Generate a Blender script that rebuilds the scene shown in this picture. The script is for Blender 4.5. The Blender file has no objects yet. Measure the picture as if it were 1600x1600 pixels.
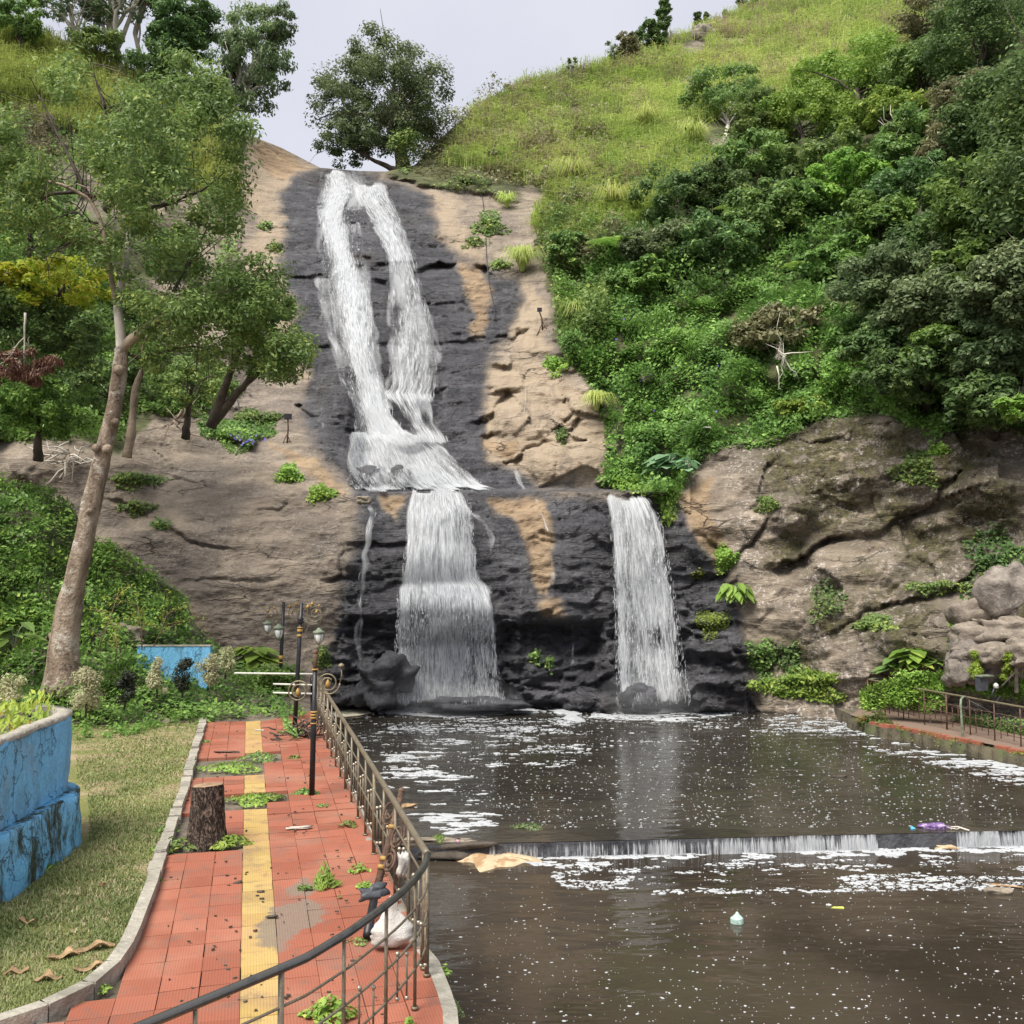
import bpy, math, random
import numpy as np

# ------------------------------------------------------------------ camera, sky, sun, exposure
F = 1477.0 / 1600.0
PITCH = math.atan(80 / 1477.0)
CAMZ = 3.6
scene = bpy.context.scene
cam_d = bpy.data.cameras.new('camera')
cam = bpy.data.objects.new('camera', cam_d)
scene.collection.objects.link(cam)
cam_d.sensor_width = 36.0
cam_d.sensor_fit = 'HORIZONTAL'
cam_d.lens = 36.0 * F
cam_d.clip_end = 3000
cam_d.clip_start = 0.05
cam.location = (0, 0, CAMZ)
cam.rotation_euler = (math.radians(90) + PITCH, 0, 0)
scene.camera = cam

SUN_EL, SUN_AZ = math.radians(58), math.radians(215)      # azimuth clockwise from +Y: behind the camera, to the left
world = bpy.data.worlds.new('World')
scene.world = world
world.use_nodes = True
nt = world.node_tree
nt.nodes.clear()
sky = nt.nodes.new('ShaderNodeTexSky')
sky.sky_type = 'NISHITA'
sky.sun_disc = False
sky.sun_elevation = SUN_EL
sky.sun_rotation = SUN_AZ
bg1 = nt.nodes.new('ShaderNodeBackground'); bg1.inputs[1].default_value = 0.065
nt.links.new(sky.outputs[0], bg1.inputs[0])
tc = nt.nodes.new('ShaderNodeTexCoord')
cn = nt.nodes.new('ShaderNodeTexNoise'); cn.inputs['Scale'].default_value = 3.0; cn.inputs['Detail'].default_value = 5
nt.links.new(tc.outputs['Generated'], cn.inputs['Vector'])
cr = nt.nodes.new('ShaderNodeValToRGB')
cr.color_ramp.elements[0].position = 0.3; cr.color_ramp.elements[0].color = (0.36, 0.37, 0.42, 1)
cr.color_ramp.elements[1].position = 0.72; cr.color_ramp.elements[1].color = (0.445, 0.452, 0.492, 1)
nt.links.new(cn.outputs[0], cr.inputs[0])
bg2 = nt.nodes.new('ShaderNodeBackground'); bg2.inputs[1].default_value = 1.0
nt.links.new(cr.outputs[0], bg2.inputs[0])
mx = nt.nodes.new('ShaderNodeMixShader'); mx.inputs[0].default_value = 0.9
nt.links.new(bg1.outputs[0], mx.inputs[1]); nt.links.new(bg2.outputs[0], mx.inputs[2])
wo = nt.nodes.new('ShaderNodeOutputWorld'); nt.links.new(mx.outputs[0], wo.inputs[0])

sun_d = bpy.data.lights.new('sun', 'SUN')
sun_d.energy = 3.3
sun_d.angle = math.radians(34)
sun_d.color = (1.0, 0.95, 0.86)
sun = bpy.data.objects.new('sun', sun_d)
scene.collection.objects.link(sun)
# direction towards the sun: x = sin(az) cos(el), y = cos(az) cos(el)
sun.rotation_euler = (math.radians(90) - SUN_EL, 0, math.radians(180) - SUN_AZ)
scene.view_settings.view_transform = 'Standard'
scene.view_settings.look = 'None'
scene.view_settings.exposure = 0.97
scene.view_settings.gamma = 1.0
scene.cycles.transparent_max_bounces = 24
scene.cycles.max_bounces = 7
scene.cycles.diffuse_bounces = 3
scene.cycles.use_denoising = True

# ------------------------------------------------------------------ helpers
C = scene.collection
rng = np.random.default_rng(7)
random.seed(7)
cp, sp_ = math.cos(PITCH), math.sin(PITCH)

def raydir(u, v):
    """direction with the pixel (in the 1600 px frame) -> (x/Y, z/Y) slopes"""
    u = np.asarray(u, float); v = np.asarray(v, float)
    xc = (u - 800) / 1477.0; zc = -(v - 800) / 1477.0
    Y = cp - sp_ * zc; Z = sp_ + cp * zc
    return xc / Y, Z / Y

def at(u, v, Y):
    a, b = raydir(u, v)
    Y = np.asarray(Y, float) + 0 * a
    return np.stack([a * Y, Y, CAMZ + b * Y], -1)

def gp(u, v, z=0.0):
    a, b = raydir(u, v)
    Y = (z - CAMZ) / b
    return np.stack([a * Y, Y, 0 * Y + z], -1)

def px(P):
    """world -> pixel"""
    P = np.asarray(P, float)
    x, y, z = P[..., 0], P[..., 1], P[..., 2] - CAMZ
    d = cp * y + sp_ * z; h = -sp_ * y + cp * z
    return 800 + 1477 * x / d, 800 - 1477 * h / d

def hsh(i, j, k, s):
    h = (i * 374761393 + j * 668265263 + k * 2147483647 + s * 1274126177) & 0xffffffff
    h = ((h ^ (h >> 13)) * 1274126177) & 0xffffffff
    h = (h ^ (h >> 16)) & 0xffffffff
    return h.astype(np.float64) / 4294967295.0

def noise3(P, s=0):
    P = np.asarray(P, float)
    I = np.floor(P).astype(np.int64); f = P - I
    f = f * f * f * (f * (f * 6 - 15) + 10)
    r = 0
    for a in (0, 1):
        for b in (0, 1):
            for c in (0, 1):
                w = (f[..., 0] if a else 1 - f[..., 0]) * (f[..., 1] if b else 1 - f[..., 1]) * (f[..., 2] if c else 1 - f[..., 2])
                r = r + w * hsh(I[..., 0] + a, I[..., 1] + b, I[..., 2] + c, s)
    return r * 2 - 1

def fbm(P, oct=4, s=0, gain=0.5):
    r = 0; a = 1.0; P = np.asarray(P, float)
    for o in range(oct):
        r = r + a * noise3(P * (2 ** o) + 17.3 * o, s + o); a *= gain
    return r

def sstep(x, a, b):
    t = np.clip((x - a) / (b - a), 0, 1)
    return t * t * (3 - 2 * t)

def inpoly(u, v, poly):
    u = np.asarray(u, float); v = np.asarray(v, float)
    r = np.zeros(u.shape, bool)
    n = len(poly)
    for i in range(n):
        x1, y1 = poly[i]; x2, y2 = poly[(i + 1) % n]
        if y1 == y2: continue
        c = ((y1 > v) != (y2 > v)) & (u < (x2 - x1) * (v - y1) / (y2 - y1) + x1)
        r ^= c
    return r

def segdist(u, v, poly, closed=False):
    d = np.full(np.shape(u), 1e9)
    n = len(poly)
    for i in range(n if closed else n - 1):
        x1, y1 = poly[i]; x2, y2 = poly[(i + 1) % n]
        dx, dy = x2 - x1, y2 - y1
        t = np.clip(((u - x1) * dx + (v - y1) * dy) / (dx * dx + dy * dy + 1e-9), 0, 1)
        d = np.minimum(d, np.hypot(u - x1 - t * dx, v - y1 - t * dy))
    return d

def softpoly(u, v, poly, w):
    d = segdist(u, v, poly, True)
    s = np.where(inpoly(u, v, poly), d, -d)
    return sstep(s, -w, w)

def scatter(poly, n):
    xs = [p[0] for p in poly]; ys = [p[1] for p in poly]
    out = []; k = 0
    while k < n:
        u = rng.uniform(min(xs), max(xs), n * 2); v = rng.uniform(min(ys), max(ys), n * 2)
        m = inpoly(u, v, poly)
        out.append(np.stack([u[m], v[m]], -1)); k += m.sum()
        if m.sum() == 0: break
    return np.concatenate(out)[:n]

def tag(o, label=None, cat=None, group=None, kind=None):
    if label: o['label'] = label
    if cat: o['category'] = cat
    if group: o['group'] = group
    if kind: o['kind'] = kind
    return o

def thing(name, label, cat, loc=(0, 0, 0), rz=0.0, group=None):
    o = bpy.data.objects.new(name, None)
    o.empty_display_size = 0.2
    C.objects.link(o)
    o.location = [float(q) for q in loc]; o.rotation_euler = (0, 0, rz)
    return tag(o, label, cat, group)

def mesh_np(name, V, faces, mats, parent=None, smooth=True, attrs=None, origin=None, mi=None, uv=None):
    """faces: (N,k) array or a list of index tuples"""
    V = np.asarray(V, np.float64).reshape(-1, 3)
    if origin is not None: V = V - np.asarray(origin)[None, :]
    me = bpy.data.meshes.new(name)
    me.vertices.add(len(V)); me.vertices.foreach_set('co', V.astype(np.float32).ravel())
    if isinstance(faces, np.ndarray):
        n, k = faces.shape
        ls = np.arange(n) * k; lt = np.full(n, k); li = faces.ravel()
    else:
        lt = np.array([len(f) for f in faces]); ls = np.concatenate([[0], np.cumsum(lt)[:-1]]); li = np.array([i for f in faces for i in f]); n = len(faces)
    me.loops.add(len(li)); me.loops.foreach_set('vertex_index', li.astype(np.int32))
    me.polygons.add(n)
    me.polygons.foreach_set('loop_start', ls.astype(np.int32))
    me.polygons.foreach_set('loop_total', lt.astype(np.int32))
    me.polygons.foreach_set('use_smooth', np.full(n, smooth))
    for m in (mats if isinstance(mats, (list, tuple)) else [mats]): me.materials.append(m)
    if mi is not None: me.polygons.foreach_set('material_index', np.asarray(mi, np.int32))
    if attrs:
        for k_, a in attrs.items():
            at_ = me.attributes.new(k_, 'FLOAT', 'POINT'); at_.data.foreach_set('value', np.asarray(a, np.float32).ravel())
    if uv is not None:
        l = me.uv_layers.new(name='UVMap'); l.data.foreach_set('uv', np.asarray(uv, np.float32)[li].ravel())
    me.update(calc_edges=True)
    me.validate()
    o = bpy.data.objects.new(name, me)
    C.objects.link(o)
    if parent is not None: o.parent = parent
    elif origin is not None: o.location = [float(q) for q in origin]
    return o

class Geo:
    def __init__(s): s.v = []; s.f = []; s.n = 0; s.r = []
    def add(s, V, Fs, r=0.5):
        V = np.asarray(V, float); s.v.append(V); s.f += [tuple(int(i) + s.n for i in f) for f in Fs]; s.n += len(V); s.r.append(np.full(len(V), r))
        return s
    def tube(s, P, R, n=8, cap=True, r=0.5):
        P = np.asarray(P, float); m = len(P)
        R = np.broadcast_to(np.asarray(R, float), (m,))
        T = np.gradient(P, axis=0); T /= np.linalg.norm(T, axis=1, keepdims=True) + 1e-9
        up = np.array([0, 0, 1.0]) if abs(T[0][2]) < 0.9 else np.array([1.0, 0, 0])
        V = []; a = np.linspace(0, 2 * math.pi, n, endpoint=False)
        N = np.cross(T[0], up); N /= np.linalg.norm(N)
        for i in range(m):
            N = N - T[i] * np.dot(N, T[i]); N /= np.linalg.norm(N) + 1e-9
            B = np.cross(T[i], N)
            V.append(P[i] + R[i] * (np.cos(a)[:, None] * N + np.sin(a)[:, None] * B))
        V = np.concatenate(V)
        Fs = [(i * n + j, i * n + (j + 1) % n, (i + 1) * n + (j + 1) % n, (i + 1) * n + j) for i in range(m - 1) for j in range(n)]
        if cap: Fs += [tuple(range(n - 1, -1, -1)), tuple(range((m - 1) * n, m * n))]
        return s.add(V, Fs, r)
    def box(s, c, h, rz=0.0, r=0.5):
        V = np.array([[x, y, z] for x in (-1, 1) for y in (-1, 1) for z in (-1, 1)], float) * np.asarray(h)
        R = np.array([[math.cos(rz), -math.sin(rz), 0], [math.sin(rz), math.cos(rz), 0], [0, 0, 1]])
        V = V @ R.T + np.asarray(c)
        return s.add(V, [(0, 1, 3, 2), (4, 6, 7, 5), (0, 4, 5, 1), (2, 3, 7, 6), (0, 2, 6, 4), (1, 5, 7, 3)], r)
    def lathe(s, c, prof, n=12, r=0.5):
        a = np.linspace(0, 2 * math.pi, n, endpoint=False); V = []
        for (rr, z) in prof: V.append(np.stack([rr * np.cos(a), rr * np.sin(a), np.full(n, z)], -1))
        V = np.concatenate(V) + np.asarray(c); m = len(prof)
        Fs = [(i * n + j, i * n + (j + 1) % n, (i + 1) * n + (j + 1) % n, (i + 1) * n + j) for i in range(m - 1) for j in range(n)]
        Fs += [tuple(range(n - 1, -1, -1)), tuple(range((m - 1) * n, m * n))]
        return s.add(V, Fs, r)
    def ball(s, c, R, n=10, m=7, r=0.5):
        pr = [(max(R * math.sin(t), 1e-4), -R * math.cos(t)) for t in np.linspace(0, math.pi, m)]
        return s.lathe(c, pr, n, r)
    def prism(s, P, z0, z1, r=0.5):
        P = np.asarray(P, float); n = len(P)
        z0 = np.broadcast_to(np.asarray(z0, float), (n,)); z1 = np.broadcast_to(np.asarray(z1, float), (n,))
        V = np.concatenate([np.c_[P, z0], np.c_[P, z1]])
        return s.add(V, [tuple(range(n - 1, -1, -1)), tuple(range(n, 2 * n))] + [(i, (i + 1) % n, n + (i + 1) % n, n + i) for i in range(n)], r)
    def build(s, name, mat, parent=None, smooth=True, origin=None):
        V = np.concatenate(s.v)
        return mesh_np(name, V, s.f, mat, parent, smooth, {'rnd': np.concatenate(s.r)}, origin)

def rel(P, o):                       # world points to an Empty's own frame (rotation free)
    return np.asarray(P, float) - np.asarray(o.location)[None, :]

def leafquads(Cn, N, L, W, seed=0, bend=0.0, fixed_t=None):
    """diamond leaves: centres (n,3), normals (n,3), lengths, widths"""
    g = np.random.default_rng(seed)
    n = len(Cn)
    N = N / (np.linalg.norm(N, axis=1, keepdims=True) + 1e-9)
    T = g.normal(size=(n, 3)) if fixed_t is None else fixed_t
    T = T - N * (T * N).sum(1, keepdims=True); T /= np.linalg.norm(T, axis=1, keepdims=True) + 1e-9
    B = np.cross(N, T)
    L = np.broadcast_to(L, (n,))[:, None]; W = np.broadcast_to(W, (n,))[:, None]
    a = Cn - T * L * 0.5; c = Cn + T * L * 0.5 - N * L * bend
    m = Cn - T * L * 0.08
    b = m + B * W * 0.5; d = m - B * W * 0.5
    V = np.stack([a, b, c, d], 1).reshape(-1, 3)
    return V

def leafmesh(name, V, mat, parent=None, origin=None, seed=0, clump=None):
    n = len(V) // 4
    g = np.random.default_rng(seed + 99)
    r = np.repeat(g.uniform(0, 1, n), 4)
    at_ = {'rnd': r}
    at_['clump'] = np.repeat(clump, 4) if clump is not None else np.full(n * 4, 0.5)
    Fs = np.arange(n * 4).reshape(n, 4)
    return mesh_np(name, V, Fs, mat, parent, False, at_, origin)

# ------------------------------------------------------------------ materials
def newmat(name):
    m = bpy.data.materials.new(name); m.use_nodes = True
    nt = m.node_tree; nt.nodes.clear()
    out = nt.nodes.new('ShaderNodeOutputMaterial')
    return m, nt, out

class NT:
    """tiny node-building helper"""
    def __init__(s, nt): s.t = nt
    def n(s, typ, **kw):
        x = s.t.nodes.new(typ)
        for k, v in kw.items(): setattr(x, k, v)
        return x
    def link(s, a, b): s.t.links.new(a, b)
    def val(s, x, inp):
        if isinstance(x, (int, float)): inp.default_value = x
        elif isinstance(x, tuple): inp.default_value = x if len(x) == len(inp.default_value) else (*x, 1)
        else: s.link(x, inp)
    def math(s, op, a, b=0.0, c=0.0, clamp=False):
        x = s.n('ShaderNodeMath', operation=op); x.use_clamp = clamp
        s.val(a, x.inputs[0]); s.val(b, x.inputs[1])
        if op in ('MULTIPLY_ADD', 'SMOOTH_MIN'): s.val(c, x.inputs[2])
        return x.outputs[0]
    def mix(s, f, a, b, blend='MIX'):
        x = s.n('ShaderNodeMix', data_type='RGBA', blend_type=blend)
        s.val(f, x.inputs[0]); s.val(a, x.inputs[6]); s.val(b, x.inputs[7])
        return x.outputs[2]
    def ramp(s, f, stops):
        x = s.n('ShaderNodeMapRange'); x.interpolation_type = 'SMOOTHSTEP'
        s.val(f, x.inputs[0]); x.inputs[1].default_value = stops[0]; x.inputs[2].default_value = stops[1]
        x.inputs[3].default_value = stops[2] if len(stops) > 2 else 0.0; x.inputs[4].default_value = stops[3] if len(stops) > 3 else 1.0
        return x.outputs[0]
    def attr(s, name):
        return s.n('ShaderNodeAttribute', attribute_name=name).outputs['Fac']
    def pos(s, scale=(1, 1, 1), rot=(0, 0, 0), kind='Object'):
        tcn = s.n('ShaderNodeTexCoord'); mp = s.n('ShaderNodeMapping')
        mp.inputs['Scale'].default_value = scale; mp.inputs['Rotation'].default_value = rot
        s.link(tcn.outputs[kind], mp.inputs[0]); return mp.outputs[0]
    def noise(s, vec, scale, detail=4, rough=0.55, dist=0.0):
        x = s.n('ShaderNodeTexNoise'); x.inputs['Scale'].default_value = scale; x.inputs['Detail'].default_value = detail
        x.inputs['Roughness'].default_value = rough; x.inputs['Distortion'].default_value = dist
        s.link(vec, x.inputs['Vector']); return x.outputs[0]
    def voro(s, vec, scale, feat='DISTANCE_TO_EDGE', rnd=1.0):
        x = s.n('ShaderNodeTexVoronoi', feature=feat); x.inputs['Scale'].default_value = scale; x.inputs['Randomness'].default_value = rnd
        s.link(vec, x.inputs['Vector']); return x.outputs['Distance'] if feat != 'F1C' else x.outputs['Color']
    def bump(s, h, strength, dist=0.1, prev=None):
        x = s.n('ShaderNodeBump'); x.inputs['Strength'].default_value = strength; x.inputs['Distance'].default_value = dist
        s.val(h, x.inputs['Height'])
        if prev is not None: s.link(prev, x.inputs['Normal'])
        return x.outputs[0]
    def bsdf(s, col, rough, normal=None, spec=0.5, metal=0.0, **kw):
        x = s.n('ShaderNodeBsdfPrincipled')
        s.val(col, x.inputs['Base Color']); s.val(rough, x.inputs['Roughness']); s.val(metal, x.inputs['Metallic'])
        s.val(spec, x.inputs['Specular IOR Level'])
        for k, v in kw.items(): s.val(v, x.inputs[k.replace('_', ' ')])
        if normal is not None: s.link(normal, x.inputs['Normal'])
        return x.outputs[0]

def mat_simple(name, col, rough=0.6, metal=0.0, var=0.25, scale=6.0, bump=0.2, dirt=None, dirt_amt=0.4, spec=0.4):
    m, t, out = newmat(name); N = NT(t)
    p = N.pos()
    n1 = N.noise(p, scale, 6)
    n2 = N.noise(p, scale * 6, 4)
    f = N.ramp(n1, (0.3, 0.7))
    dark = tuple(c * (1 - var) for c in col); lite = tuple(min(1, c * (1 + var)) for c in col)
    c_ = N.mix(f, (*dark, 1), (*lite, 1))
    if dirt: c_ = N.mix(N.ramp(n1, (0.5, 0.62, 0, dirt_amt)), c_, (*dirt, 1))
    s = N.bsdf(c_, rough, N.bump(n2, bump, 0.02), spec, metal)
    N.link(s, out.inputs[0]); return m

def mat_leaf(name, c1, c2, c3=None, trans=0.38, rough=0.45, spec=0.3, yscale=0.35):
    """c1..c2 varied per leaf and per clump; c3: rare accent"""
    m, t, out = newmat(name); N = NT(t)
    r = N.attr('rnd'); k = N.attr('clump')
    n1 = N.noise(N.pos(), yscale, 4)
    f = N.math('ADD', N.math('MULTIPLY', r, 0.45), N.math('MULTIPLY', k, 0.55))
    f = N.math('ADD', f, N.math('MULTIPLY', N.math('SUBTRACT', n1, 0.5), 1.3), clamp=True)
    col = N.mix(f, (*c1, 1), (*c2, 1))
    if c3: col = N.mix(N.ramp(N.math('ADD', r, N.math('MULTIPLY', N.math('SUBTRACT', n1, 0.5), 1.2)), (0.86, 0.98)), col, (*c3, 1))
    oi = N.n('ShaderNodeObjectInfo')
    hs = N.n('ShaderNodeHueSaturation')
    N.link(N.math('MULTIPLY_ADD', oi.outputs['Random'], 0.028, 0.474), hs.inputs['Hue'])
    N.link(N.math('MULTIPLY_ADD', oi.outputs['Random'], 0.3, 0.85), hs.inputs['Value'])
    N.link(col, hs.inputs['Color'])
    col = hs.outputs[0]
    b = N.bsdf(col, rough, None, spec)
    tr = N.n('ShaderNodeBsdfTranslucent'); N.link(N.mix(0.5, col, (0.35, 0.5, 0.05, 1), 'MULTIPLY') if False else col, tr.inputs[0])
    mxs = N.n('ShaderNodeMixShader'); mxs.inputs[0].default_value = trans
    N.link(b, mxs.inputs[1]); N.link(tr.outputs[0], mxs.inputs[2]); N.link(mxs.outputs[0], out.inputs[0])
    return m

M = {}
M['leaf_mid'] = mat_leaf('leaf_mid', (0.094, 0.175, 0.056), (0.237, 0.375, 0.106), (0.375, 0.475, 0.125))
M['leaf_dark'] = mat_leaf('leaf_dark', (0.055, 0.115, 0.04), (0.17, 0.29, 0.095), (0.28, 0.42, 0.12))
M['leaf_bright'] = mat_leaf('leaf_bright', (0.12, 0.25, 0.045), (0.31, 0.50, 0.10), (0.44, 0.58, 0.13))
M['leaf_vine'] = mat_leaf('leaf_vine', (0.062, 0.144, 0.037), (0.225, 0.400, 0.094), (0.325, 0.525, 0.125))
M['leaf_grey'] = mat_leaf('leaf_grey', (0.09, 0.145, 0.065), (0.23, 0.32, 0.145), (0.32, 0.40, 0.2))
M['leaf_olive'] = mat_leaf('leaf_olive', (0.132, 0.132, 0.061), (0.297, 0.297, 0.154), (0.396, 0.374, 0.220))
M['leaf_yellow'] = mat_leaf('leaf_yellow', (0.24, 0.40, 0.04), (0.55, 0.70, 0.08), (0.78, 0.72, 0.12))
M['leaf_cream'] = mat_leaf('leaf_cream', (0.300, 0.330, 0.160), (0.660, 0.640, 0.420), (0.750, 0.720, 0.500))
M['leaf_black'] = mat_leaf('leaf_black', (0.020, 0.028, 0.020), (0.060, 0.070, 0.045), (0.090, 0.100, 0.060))
M['leaf_croton'] = mat_leaf('leaf_croton', (0.220, 0.340, 0.050), (0.500, 0.520, 0.090), (0.500, 0.220, 0.060))
M['leaf_dead'] = mat_leaf('leaf_dead', (0.130, 0.070, 0.045), (0.300, 0.180, 0.110), (0.350, 0.240, 0.150), trans=0.15)
M['leaf_taro'] = mat_leaf('leaf_taro', (0.160, 0.330, 0.170), (0.280, 0.480, 0.280), (0.300, 0.500, 0.300))
M['flower_blue'] = mat_leaf('flower_blue', (0.140, 0.100, 0.450), (0.250, 0.180, 0.620), None)
M['grass'] = mat_leaf('grass', (0.24, 0.36, 0.085), (0.56, 0.68, 0.19), (0.62, 0.60, 0.30), trans=0.38, yscale=0.12)
M['grass_dry'] = mat_leaf('grass_dry', (0.30, 0.25, 0.17), (0.55, 0.47, 0.33), (0.62, 0.54, 0.4), trans=0.25, yscale=0.2)
M['lawn_blade'] = mat_leaf('lawn_blade', (0.12, 0.165, 0.055), (0.27, 0.31, 0.115), (0.42, 0.36, 0.22), trans=0.25, yscale=1.2)
M['bark'] = mat_simple('bark', (0.27, 0.21, 0.16), 0.85, 0, 0.4, 3.0, 0.9)
M['bark_dark'] = mat_simple('bark_dark', (0.075, 0.06, 0.048), 0.85, 0, 0.45, 4.0, 0.8)
M['bark_pale'] = mat_simple('bark_pale', (0.48, 0.44, 0.38), 0.8, 0, 0.35, 1.5, 0.5)
M['black_paint'] = mat_simple('black_paint', (0.018, 0.018, 0.022), 0.4, 0, 0.3, 8, 0.1)
M['gold_paint'] = mat_simple('gold_paint', (0.34, 0.21, 0.06), 0.5, 0, 0.2, 30, 0.1)
M['rust'] = mat_simple('rust', (0.11, 0.065, 0.045), 0.8, 0, 0.45, 18, 0.4)
M['old_brass'] = mat_simple('old_brass', (0.22, 0.19, 0.12), 0.45, 0.35, 0.35, 14, 0.25, (0.12, 0.08, 0.05), 0.6)
M['steel'] = mat_simple('steel', (0.21, 0.18, 0.13), 0.5, 0.35, 0.25, 9, 0.15, (0.13, 0.085, 0.05), 0.7)
M['steel_dark'] = mat_simple('steel_dark', (0.13, 0.13, 0.125), 0.28, 0.7, 0.3, 7, 0.12, (0.10, 0.085, 0.07), 0.5)
M['steel_ball'] = mat_simple('steel_ball', (0.38, 0.34, 0.27), 0.35, 0.6, 0.15, 20, 0.1)
M['glass_white'] = mat_simple('glass_white', (0.75, 0.76, 0.74), 0.25, 0, 0.08, 6, 0.0)
M['green_metal'] = mat_simple('green_metal', (0.16, 0.19, 0.13), 0.6, 0, 0.35, 12, 0.2)
M['white_plastic'] = mat_simple('white_plastic', (0.52, 0.51, 0.48), 0.5, 0, 0.15, 14, 0.6, (0.4, 0.36, 0.3), 0.3)
M['white_paint'] = mat_simple('white_paint', (0.62, 0.63, 0.58), 0.5, 0, 0.2, 9, 0.2, (0.3, 0.33, 0.25), 0.5)
M['purple'] = mat_simple('purple', (0.16, 0.09, 0.26), 0.5, 0, 0.4, 12, 0.4, (0.6, 0.5, 0.55), 0.5)
M['lime'] = mat_simple('lime', (0.62, 0.66, 0.12), 0.4, 0, 0.2, 10, 0.2)
M['pale_green'] = mat_simple('pale_green', (0.38, 0.52, 0.46), 0.25, 0, 0.25, 20, 0.3)
M['grey_dark'] = mat_simple('grey_dark', (0.06, 0.065, 0.075), 0.5, 0, 0.3, 8, 0.2)
M['burlap'] = mat_simple('burlap', (0.24, 0.20, 0.155), 0.8, 0, 0.35, 9, 0.5)
M['dry_husk'] = mat_simple('dry_husk', (0.33, 0.22, 0.12), 0.85, 0, 0.4, 12, 0.6)
M['foam_tan'] = mat_simple('foam_tan', (0.50, 0.40, 0.26), 0.8, 0, 0.25, 3.5, 0.6, (0.26, 0.14, 0.06), 0.8)
M['foam_cream'] = mat_simple('foam_cream', (0.52, 0.48, 0.37), 0.8, 0, 0.08, 3.0, 0.4)
M['foam'] = mat_simple('foam', (0.40, 0.415, 0.43), 0.7, 0, 0.1, 4, 0.3)
M['wire'] = mat_simple('wire', (0.04, 0.04, 0.045), 0.6)
M['wire_pale'] = mat_simple('wire_pale', (0.35, 0.34, 0.32), 0.6)
M['leaf_moss'] = mat_leaf('leaf_moss', (0.11, 0.15, 0.03), (0.26, 0.33, 0.06), (0.32, 0.36, 0.08))
M['leaf_conifer'] = mat_leaf('leaf_conifer', (0.15, 0.24, 0.035), (0.36, 0.47, 0.07), (0.45, 0.50, 0.1))
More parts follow.
